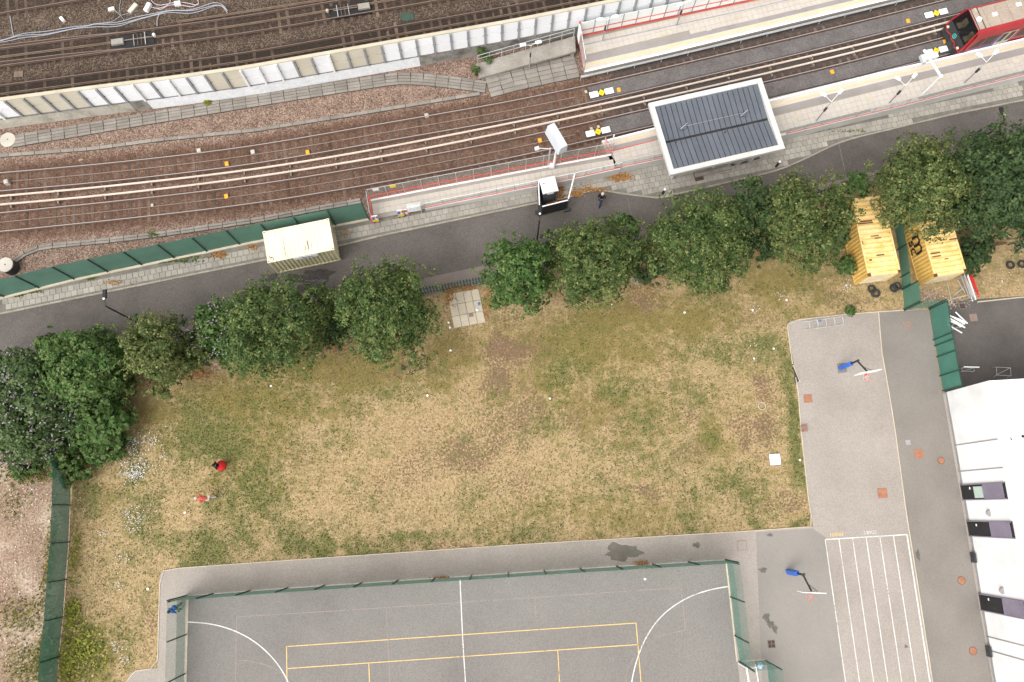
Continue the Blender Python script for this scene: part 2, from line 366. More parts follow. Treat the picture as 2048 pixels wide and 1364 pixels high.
OLIVE = [(700, 740, 260, 60, .75), (480, 800, 160, 60, .75), (1150, 690, 200, 70, .7), (900, 700, 60, 50, .8), (1250, 640, 140, 40, .8), (1400, 640, 100, 50, .6), (1100, 760, 120, 60, .55), (1200, 820, 120, 60, .5),
         (620, 800, 110, 60, .45), (1560, 560, 120, 60, .5), (330, 830, 80, 50, .6), (500, 900, 120, 100, .5), (1130, 1030, 200, 40, .35), (1420, 870, 40, 60, .55), (190, 980, 50, 80, .3), (180, 1320, 60, 80, .5)]
def field_masks(P):
    n1 = fbm(P[:, 0], P[:, 1], .35, 11)-.5; n2 = fbm(P[:, 0], P[:, 1], .9, 31)-.5
    wob = np.stack([P[:, 0]+n1*3.5, P[:, 1]+n2*2.5], 1)
    gr = np.clip(blobs(wob, GREEN)+(fbm(P[:, 0], P[:, 1], .5, 51)-.42)*.9, 0, 1.2)
    br = np.clip(blobs(wob, BROWN)+(fbm(P[:, 0], P[:, 1], .35, 71)-.42)*.8, 0, 1.2)
    ol = np.clip(blobs(wob, OLIVE)*1.2+n2*.6+.14+.14*np.clip((P[:, 0]-2)/8, 0, 1), 0, 1.3)
    return np.stack([gr, br, ol], 1)
x0, x1, y0, y1, res = -48, 56, -26, 27, .22
nx, ny = int((x1-x0)/res)+1, int((y1-y0)/res)+1
gx, gy = np.meshgrid(np.linspace(x0, x1, nx), np.linspace(y0, y1, ny)); P2 = np.stack([gx.ravel(), gy.ravel()], 1)
V = np.column_stack([P2, (fbm(P2[:, 0], P2[:, 1], .6, 5)-.5)*.03-.015])
ii = np.arange(nx*ny).reshape(ny, nx); Fq = np.stack([ii[:-1, :-1], ii[:-1, 1:], ii[1:, 1:], ii[1:, :-1]], -1).reshape(-1, 4)
m, n, l, b = _new('turf')
P = n.new('ShaderNodeNewGeometry').outputs['Position']; a = n.new('ShaderNodeAttribute'); a.attribute_name = 'mask'; sp = n.new('ShaderNodeSeparateColor'); l.new(a.outputs['Color'], sp.inputs[0])
st = ramp(n, [(.2, .138, .066), (.355, .258, .138), (.48, .365, .215)], [.28, .5, .72]); l.new(noise(n, l, P, 5, 6, .75), st.inputs[0])
ol = ramp(n, [(.115, .094, .029), (.188, .15, .052), (.285, .223, .088)], [.3, .5, .7]); l.new(noise(n, l, P, 9, 5, .75), ol.inputs[0])
gr = ramp(n, [(.064, .078, .022), (.122, .13, .042), (.2, .185, .075)], [.3, .5, .72]); l.new(noise(n, l, P, 10, 5, .75), gr.inputs[0])
bw = ramp(n, [(.105, .062, .038), (.165, .104, .066), (.25, .168, .11)], [.3, .5, .72]); l.new(noise(n, l, P, 6, 6, .75), bw.inputs[0])
nz = noise(n, l, P, 1.6, 7, .72); nf = noise(n, l, P, 6.5, 3, .62)
c = mixc(n, l, sstep(n, l, mth(n, l, 'ADD', sp.outputs[2], mth(n, l, 'MULTIPLY_ADD', nz, 2.2, -1.1)), .05, 1.0), st.outputs[0], ol.outputs[0])
c = mixc(n, l, mth(n, l, 'MULTIPLY', sstep(n, l, mth(n, l, 'ADD', mth(n, l, 'MULTIPLY', sp.outputs[1], .36), nf), .63, .76), .92), c, bw.outputs[0])
c = mixc(n, l, mth(n, l, 'MULTIPLY', sstep(n, l, mth(n, l, 'ADD', sp.outputs[0], mth(n, l, 'MULTIPLY_ADD', nz, 2.0, -1.0)), .0, .85), .85), c, gr.outputs[0])
l.new(c, b.inputs['Base Color']); b.inputs['Roughness'].default_value = .95; b.inputs['Specular IOR Level'].default_value = .1
bp = n.new('ShaderNodeBump'); bp.inputs['Strength'].default_value = .7; bp.inputs['Distance'].default_value = .06; l.new(noise(n, l, P, 14, 4, .7), bp.inputs['Height']); l.new(bp.outputs[0], b.inputs['Normal'])
o = bulk('field', V, Fq, 'turf', attrs={'mask': field_masks(P2)}, kind='structure')

# ------------------------------------------------------------------ hard surfaces
PLAY = [(320, 1153), (322, 1145), (330, 1140), (350, 1137), (512, 1125), (1024, 1090), (1500, 1062), (1626, 1053), (1617, 1000), (1602, 860), (1596, 780), (1586, 720), (1577, 670), (1574, 650), (1580, 643), (1592, 640),
        (1700, 628), (1807, 620), (1857, 618), (1886, 788), (2400, 700), (2400, 1800), (245, 1800), (252, 1364), (262, 1345), (277, 1340), (315, 1336)]
sheet('playground', PLAY, .03, 'asphalt_play')
sheet('playground_strip', [(1512, 1065), (1626, 1057), (1652, 1075), (1690, 1364), (1730, 1800), (1545, 1800), (1524, 1364)], .034, 'asphalt_play_b')
sheet('side_path', [(1757, 625), (1763, 700), (1777, 780), (1790, 860), (1812, 1023), (1840, 1200), (1865, 1364), (1925, 1800), (2080, 1800), (1985, 1364), (1953, 1180), (1921, 990), (1886, 788), (1857, 619)], .034, 'asphalt_path')
sheet('service_yard', [(1890, 602), (1930, 600), (2048, 592), (2400, 570), (2400, 800), (1889, 784), (1858, 617)], .034, 'asphalt_yard')
court = sheet('ball_court', [(376, 1192), (1452, 1120), (1475, 1325), (1530, 1800), (362, 1800)], .038, 'asphalt_court')
sheet('gravel_yard', [(-500, 930), (0, 905), (135, 900), (141, 1023), (139, 1085), (133, 1160), (128, 1233), (119, 1313), (112, 1400), (90, 1800), (-500, 1800)], .02, 'rubble')
def edging(px, name='edging_kerb', w=.055, z=.03, mat='edging'):
    p = resample(GS(px, z), 1.0); return struct(name, MB().sweep(p, [(-w/2, -.05), (-w/2, .035), (w/2, .035), (w/2, -.05)]), mat)
edging([(252, 1364), (262, 1345), (277, 1340), (315, 1336), (320, 1153), (322, 1145), (330, 1140), (350, 1137), (512, 1125), (1024, 1090), (1500, 1062), (1626, 1053), (1617, 1000), (1602, 860), (1596, 780), (1591, 755)])
edging([(1585, 728), (1577, 670), (1574, 650), (1580, 643), (1592, 640), (1700, 628), (1807, 620)])
edging([(1586, 730), (1592, 740), (1600, 756), (1600, 764)], w=.06)
edging([(1757, 625), (1763, 700), (1777, 780), (1790, 860), (1812, 1023), (1840, 1200), (1865, 1364), (1925, 1800)], 'path_edging', .06)
edging([(1955, 604), (2048, 594), (2200, 583)], 'yard_edging', .08)
edging([(376, 1196), (374, 1280), (372, 1364), (365, 1700)], 'court_edging', .1)
edging([(1452, 1124), (1463, 1222), (1474, 1323)], 'court_edging', .1)
sheet('bare_soil_patch', [(1586, 732), (1592, 741), (1599, 756), (1600, 761), (1590, 767), (1589, 755)], .045, 'steel_dark')

def paint(px, w, mat, z=.044, name='painted_line', parent=None):
    p = resample(GS(px, z), .8); return MB().sweep(p, [(-w/2, 0), (w/2, 0)], closed=False).build(name, mat, parent)
def arc(c, r, a0, a1, n=24): return [(c.x+r*math.cos(math.radians(a0+(a1-a0)*i/n)), c.y+r*math.sin(math.radians(a0+(a1-a0)*i/n))) for i in range(n+1)]
Z = .044
for px, w, mt in (([(920, 1158), (926, 1290), (931, 1364), (945, 1700)], .07, 'paint_line'), ([(573, 1293), (1272, 1246)], .055, 'paint_yellow'), ([(575, 1337), (1277, 1289)], .055, 'paint_yellow'), ([(573, 1292), (574, 1364), (577, 1600)], .06, 'paint_yellow'),
                  ([(1272, 1245), (1282, 1364), (1300, 1600)], .06, 'paint_yellow'), ([(737.5, 1326), (739, 1364), (742, 1600)], .055, 'paint_yellow'), ([(1115.5, 1300), (1119, 1364), (1130, 1600)], .055, 'paint_yellow'),
                  ([(472, 1234), (700, 1220), (1024, 1198), (1362, 1175)], .04, 'paint_faded'), ([(473, 1234), (471, 1364)], .04, 'paint_faded'), ([(772, 1214), (776, 1290), (780, 1364)], .035, 'paint_faded'), ([(1070, 1195), (1073, 1250)], .035, 'paint_faded'), ([(1362, 1175), (1371, 1260)], .04, 'paint_faded'),
                  ([(1371, 1260), (1335, 1268), (1300, 1280), (1272, 1305), (1255, 1340), (1250, 1364)], .035, 'paint_faded'), ([(472, 1320), (512, 1323), (545, 1335), (570, 1350)], .035, 'paint_faded')):
    if mt == 'paint_faded': Z = .041
    elif mt == 'paint_yellow': Z = .047
    else: Z = .050
    paint(px, w, mt, Z, parent=court)
for px in ([(376, 1244), (400, 1244.5), (430, 1248), (472, 1261), (512, 1283), (545, 1313), (565, 1340), (578, 1364), (590, 1400), (595, 1450)],
           [(1456, 1173), (1430, 1176), (1390, 1187), (1350, 1208), (1318, 1234), (1293, 1270), (1276, 1309), (1265, 1350), (1262, 1364), (1258, 1420)]):
    a = np.array(px, float); d = np.r_[0, np.cumsum(np.hypot(*np.diff(a, axis=0).T))]; t = np.linspace(0, d[-1], 60); q = np.column_stack([np.interp(t, d, a[:, 0]), np.interp(t, d, a[:, 1])])
    for _ in range(30): q[1:-1] = .25*q[:-2]+.5*q[1:-1]+.25*q[2:]
    p = [G(u, v, .053) for u, v in q]; MB().sweep(p, [(-.038, 0), (.038, 0)], closed=False).build('painted_arc', 'paint_line', court)
# running lanes
tl, tr = (1650.5, 1079), (1814, 1069)
lanes = tag(bpy.data.objects.new('running_track_marking', None), kind='structure'); COL.objects.link(lanes)
paint([tl, tr], .075, 'paint_line', .046, parent=lanes)
for i in range(7):
    f = i/6; a = (tl[0]+(tr[0]-tl[0])*f, tl[1]+(tr[1]-tl[1])*f); b_ = (1691+(1860-1691)*f, 1364)
    a3, b3 = G(*a, .05), G(*b_, .05); d = (b3-a3).normalized(); p = [a3, a3+d*6, b3, b3+d*14]
    MB().sweep(resample(p, 2), [(-.032 if i < 6 else -.05, 0), (.032 if i < 6 else .05, 0)], closed=False).build('painted_line', 'paint_line', lanes)
dl = (G(*tr)-G(*tl)); rzl = math.atan2(dl.y, dl.x)
text_mesh('lettering', 'START', .34, 'paint_line', lanes, G(1740, 1064, .04), (0, 0, rzl+math.pi), .001, .95)
text_mesh('lettering', 'FINISH', .34, 'paint_yellow', lanes, G(1673, 1068.5, .04), (0, 0, rzl+math.pi), .001, .95)
# stains with their own shape
def stain(name, cx, cy, rx, ry, mat, seed, z=.042, n=40):
    """a mark with its own ragged outline, thinning out towards the rim"""
    r = random.Random(seed); c = G(cx, cy, z); s = 29.; ph = [r.random()*6 for _ in range(4)]; V = [(c.x, c.y, z)]; F_ = []; A = [1.0]; rings = ((.35, 1.0), (.7, .9), (.9, .55), (1.12, 0))
    for q, (f, al) in enumerate(rings):
        for i in range(n):
            t = 2*math.pi*i/n; k = (1+.16*math.sin(3*t+ph[0])+.1*math.sin(5*t+ph[1])+.09*math.sin(9*t+ph[2]))*f
            V.append((c.x+rx/s*k*math.cos(t), c.y+ry/s*k*math.sin(t), z)); A.append(al)
        for i in range(n):
            if q == 0: F_.append((0, 0, 1+i, 1+(i+1) % n)[1:])
            else: a, b_ = 1+(q-1)*n, 1+q*n; F_ += [(a+i, b_+i, b_+(i+1) % n), (a+i, b_+(i+1) % n, a+(i+1) % n)]
    A = np.array(A); return bulk(name, V, F_, mat, attrs={'fade': np.stack([A]*3, 1)}, kind='structure')
for _m, strength in (('asphalt_wet', 1.0), ('asphalt_stain', .55), ('road_wet', .9)):
    _t = MAT[_m].node_tree; _at = _t.nodes.new('ShaderNodeAttribute'); _at.attribute_name = 'fade'; _P = _t.nodes.new('ShaderNodeNewGeometry').outputs['Position']
    _w = mth(_t.nodes, _t.links, 'MULTIPLY_ADD', noise(_t.nodes, _t.links, _P, 5, 4, .7), 1.2, -.6)
    _f = sstep(_t.nodes, _t.links, mth(_t.nodes, _t.links, 'ADD', _at.outputs['Fac'], _w), .3, .6 if strength == 1 else 1.1); _t.links.new(mth(_t.nodes, _t.links, 'MULTIPLY', _f, strength), _t.nodes['Principled BSDF'].inputs['Alpha'])
stain('wet_patch', 1245, 1104, 36, 17, 'asphalt_wet', 3)
for q, (cx, cy, rx, ry) in enumerate(((1533, 1235, 8, 10), (1541, 1248, 9, 8), (1550, 1258, 6, 9), (1526, 1140, 9, 6), (1540, 1070, 7, 4), (1812, 1293, 4, 4), (1836, 1110, 5, 12))): stain('dark_stain', cx, cy, rx, ry, 'asphalt_stain', q+20)
stain('dirt_stain', 1393, 1090, 9, 6, 'asphalt_stain', 77)

# ------------------------------------------------------------------ road, footways
KERB = [(-420, 712), (0, 627), (250, 576), (512, 523), (684, 490), (762, 471), (1024, 416), (1076, 405), (1144, 393), (1170, 384), (1184, 380), (1204, 380), (1249, 388), (1319, 396), (1374, 383), (1536, 346), (1571, 335), (1611, 317), (1673, 287), (1711, 275), (1911, 227), (2048, 200), (2400, 128)]
PAVE_UP = [(-420, 690), (0, 597), (80, 576.5), (150, 560), (217, 545), (285, 531), (350, 517), (415, 503.5), (480, 490), (560, 474), (672, 451), (738, 438), (818, 429), (844, 424), (1024, 388), (1116, 366), (1240, 341), (1340, 319), (1400, 308), (1561, 276), (1661, 252), (1786, 222), (2048, 155), (2400, 68)]
ROAD_LO = [(-420, 832), (0, 738), (200, 693), (400, 645), (650, 595), (875, 551), (957, 533), (1290, 461), (1536, 396), (1750, 341), (2048, 262), (2400, 170)]
PALI = [(150, 742), (400, 676), (650, 621), (875, 583), (960, 567), (1285, 487), (1500, 430), (1700, 378)]
sheet('road', [(x, y) for x, y in KERB]+[(x, y) for x, y in reversed(ROAD_LO)], .03, 'asphalt_road')
sheet('far_footway', ROAD_LO[1:-1]+[(2048, 285), (1700, 382), (1500, 434), (1285, 491), (960, 571), (875, 587), (650, 625), (400, 682), (0, 775)], .06, 'paving_far')
pv = sheet('pavement', KERB+list(reversed(PAVE_UP)), .11, 'mortar')
me_k = MB().box((0, 0, 0), (.9, .13, .22), bev=.015).mesh('kerb_stone', 'kerbstone')
kp = resample(GS(KERB[1:-1], .11), .92)
for a, b_ in zip(kp, kp[1:]):
    c = (a+b_)/2; d = b_-a; inst('kerb_stone', me_k, pv, (c.x, c.y, .03), math.atan2(d.y, d.x), (d.length/.915, 1, 1))
me_k2 = MB().box((0, 0, 0), (.9, .1, .14), bev=.015).mesh('far_kerb_stone', 'paving_far')
for a, b_ in zip(resample(GS(ROAD_LO[1:-1], .06), 1.2), resample(GS(ROAD_LO[1:-1], .06), 1.2)[1:]):
    pass
for q, (cx, cy, rx, ry) in enumerate(((546, 556, 16, 11), (600, 556, 40, 10), (640, 548, 34, 14), (620, 575, 40, 14))): stain('damp_patch', cx, cy, rx, ry, 'road_wet', q+50, z=.036+.001*q)
for px in ([(1678, 288), (1684, 315), (1690, 342)], [(1255, 395), (1262, 430), (1270, 462)]): paint(px, .05, 'mortar', .035, 'road_seam')['kind'] = 'structure'
def pave(parent, poly, frame_dir, sx, sy, z, mat, nmax=300, stagger=.5, h=.05, name='paving_slab', gap=.014, zf=None, jit=.004):
    """slabs laid in a brick bond over a plan polygon: the nmax that show largest are objects, the rest one part"""
    d = Vector(frame_dir).normalized(); nn = Vector((-d.y, d.x)); q = np.array([[p[0], p[1]] for p in poly]); D = np.array([[d.x, d.y], [nn.x, nn.y]])
    L = q@D.T; u0, v0 = L.min(0); u1, v1 = L.max(0); C = []
    for j in range(int((v1-v0)/sy)+1):
        o_ = (j % 2)*sx*stagger
        for i in range(-1, int((u1-u0)/sx)+1): C.append((u0+o_+(i+.5)*sx, v0+(j+.5)*sy))
    C = np.array(C); ok = np.ones(len(C), bool)
    for du, dv in ((-.46, -.42), (.46, -.42), (.46, .42), (-.46, .42)): ok &= inside((C+np.array([du*sx, dv*sy]))@D, poly)
    C = (C@D)[ok]; C = C[np.argsort(np.hypot(C[:, 0], C[:, 1]))]
    rz = math.atan2(d.y, d.x); me = MB().box((0, 0, 0), (sx-gap, sy-gap, h), bev=.006).mesh(name, mat); rest = MB()
    for k, (x, y) in enumerate(C):
        zz = (zf(x, y) if zf else z)+random.uniform(-jit, jit)
        if abs(x) > 48: continue
        if k < nmax: inst(name, me, parent, (x, y, zz-h/2), rz+random.uniform(-.008, .008))
        else: rest.box((x, y, zz-h/2), (sx-gap, sy-gap, h), rz+random.uniform(-.006, .006))
    if rest.v: tag(rest.build(name+'_rows', mat, parent), kind='stuff')
PV = [(x, y-1.2) for x, y in KERB[1:-1]]+[(x, y+1.2) for x, y in reversed(PAVE_UP[1:-1])]
pave(pv, GS(PV, .13), G(1024, 400)-G(0, 610), .44, .44, .135, 'paving', 300, gap=.03)

# ================================================================== railway
pm('rail_steel', [(.075, .045, .032), (.11, .068, .05)], 2, fine=14, famt=.2, rough=.7)
_n = MAT['rail_steel'].node_tree; _b = _n.nodes['Principled BSDF']; _g = _n.nodes.new('ShaderNodeNewGeometry'); _s = _n.nodes.new('ShaderNodeSeparateXYZ'); _n.links.new(_g.outputs['Normal'], _s.inputs[0])
_f = sstep(_n.nodes, _n.links, _s.outputs['Z'], .9, .98); _old = _b.inputs['Base Color'].links[0].from_socket
_n.links.new(mixc(_n.nodes, _n.links, _f, _old, (.36, .31, .29)), _b.inputs['Base Color']); _n.links.new(mth(_n.nodes, _n.links, 'MULTIPLY', _f, .35), _b.inputs['Metallic'])
_m2 = MAT['rail_steel'].copy(); _m2.name = 'rail_main'; MAT['rail_main'] = _m2
for _x in _m2.node_tree.nodes:
    if _x.type == 'MIX' and _x.inputs[7].default_value[0] > .35 and not _x.inputs[7].is_linked: _x.inputs[7].default_value = (.2, .15, .125, 1)
pm('rail_dull', [(.13, .085, .058), (.2, .145, .105)], 2, fine=14, famt=.2, rough=.75)
pm('sleeper_dlr', [(.062, .032, .021), (.1, .064, .047), (.155, .115, .093)], .35, fine=8, famt=.35, obj=.2)
pm('sleeper_main', [(.035, .025, .018), (.075, .052, .038), (.17, .125, .093)], .3, fine=8, famt=.4, obj=.3)
pm('conductor', [(.5, .405, .335), (.6, .52, .455)], .15, fine=10, famt=.05, rough=.5)
pm('bracket', [(.2, .155, .125), (.3, .24, .2)], 2, famt=.15)
pm('orange_box', [(.68, .3, .03), (.75, .38, .05)], 3, famt=.08)
pm('yellow_sign', [(.76, .48, .02), (.8, .54, .04)], 3, famt=.05)
pm('cable_grey', [(.28, .3, .34), (.38, .4, .44)], 1.5, famt=.08)
pm('cable_pink', [(.42, .36, .38), (.55, .48, .5)], 1.5, famt=.08)
pm('panel_white', [(.76, .765, .79), (.82, .825, .84)], .5, fine=6, famt=.05, obj=.03)
pm('panel_beige', [(.52, .475, .38), (.6, .55, .45)], .5, fine=6, famt=.05, obj=.03)
pm('post_grey', [(.22, .225, .235), (.32, .325, .34)], 1.2, famt=.12)
pm('barrier_back', [(.14, .138, .14), (.24, .238, .235)], 1.2, famt=.2)
pm('barrier_cap', [(.4, .35, .26), (.5, .45, .35)], .7, famt=.12)
pm('rendered_wall', [(.25, .235, .2), (.42, .39, .33), (.5, .47, .41)], .7, fine=5, famt=.2)
pm('painted_wall', [(.66, .67, .69), (.78, .79, .81)], 1.4, fine=5, famt=.12)

# upper running line stands on a retained bank
BAR_PX = [(-420, 297), (0, 237), (175, 213.5), (375, 188.5), (512, 169), (762, 125), (1024, 79), (1150, 54), (1300, 24), (1500, -16), (1800, -78)]
BAR = resample([G(x, y, 1.4) for x, y in BAR_PX], 1.33); BAR = [Vector((p.x, p.y, 0)) for p in BAR]
def band(name, lo, hi, n, m_, z, mat, maskf, bumpz=.03):
    A = np.array(resample(lo, n=n)); B_ = np.array(resample(hi, n=n)); t = np.linspace(0, 1, m_)[:, None, None]
    V = (A[None]*(1-t)+B_[None]*t).reshape(-1, 3); V[:, 2] = z+(fbm(V[:, 0], V[:, 1], 1.2, 3)-.5)*bumpz
    i2 = np.arange(n*m_).reshape(m_, n); F_ = np.stack([i2[:-1, :-1], i2[:-1, 1:], i2[1:, 1:], i2[1:, :-1]], -1).reshape(-1, 4)
    return bulk(name, V, F_, mat, attrs={'mask': maskf(V)}, kind='structure')
ZU = 1.0
def track_px(pts, z, e0=14, e1=14): return extend([G(x, y, z) for x, y in smooth_px(pts, 44)], e0, e1)
MAIN = {
 'a': ([(0, 26), (75, 13), (150, 1), (300, -25)], [(0, -8), (150, -34), (300, -60)], None),
 'b': ([(0, 130), (180, 107), (326, 87), (480, 66.5), (512, 61), (650, 38.5), (740, 23), (840, 6), (1000, -22)], [(0, 97), (180, 73), (326, 54.5), (480, 33), (512, 28), (662, 2.5), (840, -28), (1000, -56)], 1),
 'c': ([(0, 203.5), (250, 173.5), (512, 135), (762, 89), (1024, 43), (1156, 17), (1400, -30)], [(0, 172), (250, 136), (512, 103.5), (762, 60), (1024, 13), (1156, -13), (1400, -60)], 1)}
DLR = {
 'd': ([(0, 381), (250, 362), (500, 330.5), (762, 283), (1024, 238), (1164, 207), (1299, 177), (1536, 121.5), (1711, 77), (1906, 28), (2048, -8)],
       [(0, 346), (62, 341), (250, 321), (512, 291.5), (762, 247), (1024, 203), (1174, 173), (1349, 130), (1536, 88), (1711, 47), (1898, 0), (2048, -38)]),
 'e': ([(0, 463), (250, 437), (512, 406.5), (762, 365), (887, 341), (1024, 315), (1124, 291), (1224, 270), (1306, 250), (1536, 197), (1711, 155), (1836, 121), (2048, 66)],
       [(0, 425), (250, 401), (512, 370.5), (700, 339.5), (887, 305), (1024, 280), (1174, 245), (1299, 217), (1536, 164), (1711, 122), (1858, 85), (2048, 35)])}
RAILP = [(-.07, -.14), (.07, -.14), (.022, -.11), (.036, -.05), (.036, 0), (-.036, 0), (-.036, -.05), (-.022, -.11)]
SM = {'m': MB().box((0, 0, 0), (.26, 2.5, .16), bev=.02).mesh('sleeper', 'sleeper_main'), 'd': MB().box((0, 0, 0), (.25, 2.45, .16), bev=.02).mesh('sleeper', 'sleeper_dlr')}
PADM = MB().box((0, 0, 0), (.2, .26, .05)).box((0, .12, .03), (.09, .06, .05)).box((0, -.12, .03), (.09, .06, .05)).mesh('rail_chair', 'rail_dull')
CENT = {}
def build_track(key, south, north, z, label, kind, centre_rail=False, group=None):
    S, N = track_px(south, z+.17), track_px(north, z+.17)
    n = 90; Sr, Nr = resample(S, n=n), resample(N, n=n); C = [(a+b_)/2 for a, b_ in zip(Sr, Nr)]; CENT[key] = C
    gh = .7525      # half of the distance between rail centres
    t = thing('railway_track', label, 'railway track', (C[n//2].x, C[n//2].y, z), group)
    dense = resample(C, .8)
    for s in (-1, 1):
        pth = []
        for i, p in enumerate(dense):
            d = (dense[min(i+1, len(dense)-1)]-dense[max(i-1, 0)]); pth.append(p+left(d)*gh*s)
        MB().sweep(pth, RAILP).build('rail', 'rail_steel' if kind == 'd' else 'rail_main', t)
    if centre_rail: MB().sweep([p+Vector((0, 0, .04)) for p in dense], RAILP).build('centre_conductor_rail', 'rail_dull', t)
    L = plen(C); s = .3
    while s < L:
        p, d = at_dist(C, s); s += .71
        if abs(p.x) > 46 or p.y > 50: continue
        inst('sleeper', SM[kind], t, (p.x, p.y, z-(.062 if kind == 'd' else .072)+random.uniform(-.014, .012)), math.atan2(d.y, d.x)+random.uniform(-.02, .02))
    return t, C
T_a, _ = build_track('a', *MAIN['a'][:2], ZU, 'rusty running rails and sleepers at the far side of the cable tangle', 'm')
T_b, _ = build_track('b', *MAIN['b'][:2], ZU, 'oily main line track with point machines between its rails', 'm', True)
T_c, _ = build_track('c', *MAIN['c'][:2], ZU, 'main line track close behind the white panelled barrier', 'm', True)
T_d, _ = build_track('d', *DLR['d'], 0, 'light rail track curving in beside the upper platform', 'd')
T_e, _ = build_track('e', *DLR['e'], 0, 'light rail track beside the ramp with the red train on it', 'd')
# outer conductor rail of the oily track
p = [G(x, y, ZU+.2) for x, y in [(353, 42.5), (480, 23.4), (512, 18.7), (640, -1), (760, -22)]]
MB().sweep(resample(p, 1), RAILP).build('outer_conductor_rail', 'rail_dull', T_b)

for _px in ([(-60, 99), (0, 90.5), (120, 76), (250, 63.3)], [(-60, 131), (0, 123.5), (120, 109), (250, 96.8)]): MB().sweep(resample([G(x, y, ZU+.16) for x, y in _px], 1), RAILP).build('switch_blade', 'rail_main', T_b)
# stone beds
north_edge = [Vector((p.x+6, p.y+44, ZU)) for p in BAR]
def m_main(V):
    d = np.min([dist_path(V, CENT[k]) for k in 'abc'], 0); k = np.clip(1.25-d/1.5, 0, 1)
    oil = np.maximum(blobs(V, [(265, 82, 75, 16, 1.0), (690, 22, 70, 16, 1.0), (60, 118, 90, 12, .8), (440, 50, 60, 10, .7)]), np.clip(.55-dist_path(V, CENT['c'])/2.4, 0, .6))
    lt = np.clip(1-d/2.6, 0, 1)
    return np.stack([np.maximum(k*.55, .95*np.exp(-((d-.79)/.27)**2)), oil+np.clip(1.2-d/1.5, 0, 1)*.4+lt*.1, 0*d], 1)  # first channel: rust, plus shade painted in a band at each rail
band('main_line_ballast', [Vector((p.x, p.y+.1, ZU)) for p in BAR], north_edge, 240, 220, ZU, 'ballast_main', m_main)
FENCE_PX = [(-420, 690), (0, 597), (80, 576.5), (150, 560), (217, 545), (285, 531), (350, 517), (415, 503.5), (480, 490), (560, 474), (672, 451), (738, 438)]
south_edge = [G(x, y) for x, y in FENCE_PX]+[G(x, y) for x, y in [(844, 424), (1024, 388), (1240, 341), (1561, 276), (1786, 222), (2048, 155), (2400, 68)]]
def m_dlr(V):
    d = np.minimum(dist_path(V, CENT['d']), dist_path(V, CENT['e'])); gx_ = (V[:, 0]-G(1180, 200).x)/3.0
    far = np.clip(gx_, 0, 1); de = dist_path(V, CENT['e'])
    rust_and_shade = np.exp(-((d-.79)/.3)**2)*1.1; r = np.maximum(.68*np.clip(2.2-d/1.05, 0, 1)*(1-far), rust_and_shade)  # rail band: rust together with painted shade of the rail sides
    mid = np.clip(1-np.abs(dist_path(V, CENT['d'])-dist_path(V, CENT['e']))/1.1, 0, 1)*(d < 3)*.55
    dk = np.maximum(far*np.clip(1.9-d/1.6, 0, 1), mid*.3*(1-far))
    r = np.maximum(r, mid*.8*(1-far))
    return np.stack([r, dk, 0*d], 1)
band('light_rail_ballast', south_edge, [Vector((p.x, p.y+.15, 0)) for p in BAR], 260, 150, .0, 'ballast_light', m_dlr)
# dark stone infill laid between the rails in the station
for k, x0_, rails in (('d', 1176, DLR['d']), ('e', 1200, DLR['e'])):
    C = [p for p in CENT[k] if p.x > G(x0_, 200).x]; C = resample(C, 1.0); C = [Vector((p.x, p.y, 0)) for p in C]
    struct('track_infill', MB().sweep(C, [(-.63, .0), (-.6, .12), (.6, .12), (.63, .0)]), 'infill')

# signalling loop cable down the middle of each light rail track
for k, x_end, lab in (('d', 1170, 'thin pale loop cable along the track nearer the cable troughs'), ('e', 1170, 'thin pale loop cable along the track nearer the green fence')):
    C = [Vector((p.x, p.y, .09)) for p in CENT[k] if p.x < G(x_end, 200).x]
    o = MB().sweep(resample(C, .8), [(-.025, 0), (-.02, .045), (.02, .045), (.025, 0)]).build('loop_cable', 'bracket'); tag(o, lab, 'cable')
# conductor rails between the two light rail tracks
COND = {'n': [(0, 392), (175, 377), (360, 357), (512, 339), (724, 304), (900, 270), (1024, 246), (1154, 219), (1316, 184), (1536, 131), (1696, 95), (1848, 57.5), (1906, 41), (2048, 4)],
        's': [(0, 409), (187, 393), (372, 372), (512, 354), (594, 341), (729, 320), (902, 287), (1024, 261.5), (1161, 231), (1324, 195), (1536, 146), (1706, 105), (1856, 65), (1893, 56), (2048, 14)]}
BRK = MB().box((0, 0, -.16), (.12, .08, .34)).box((.05, -.12, -.2), (.1, .22, .2)).box((0, 0, .12), (.07, .2, .06)).mesh('bracket', 'bracket')
for key, lab in (('n', 'cream covered conductor rail nearer the cable troughs'), ('s', 'cream covered conductor rail nearer the ramp')):
    C = resample(extend([G(x, y, .42) for x, y in smooth_px(COND[key], 44)], 12, 10), .8); mid = C[len(C)//2]
    t = thing('conductor_rail', lab, 'conductor rail', (mid.x, mid.y, 0), 'conductor rails between the tracks')
    MB().sweep(C, [(-.065, -.06), (.065, -.06), (.075, .02), (.04, .07), (-.04, .07), (-.075, .02)]).build('cover', 'conductor', t)
    s = 2.0
    while s < plen(C):
        p, d = at_dist(C, s); s += 3.55
        if abs(p.x) < 46: inst('bracket', BRK, t, (p.x, p.y, .33), math.atan2(d.y, d.x))

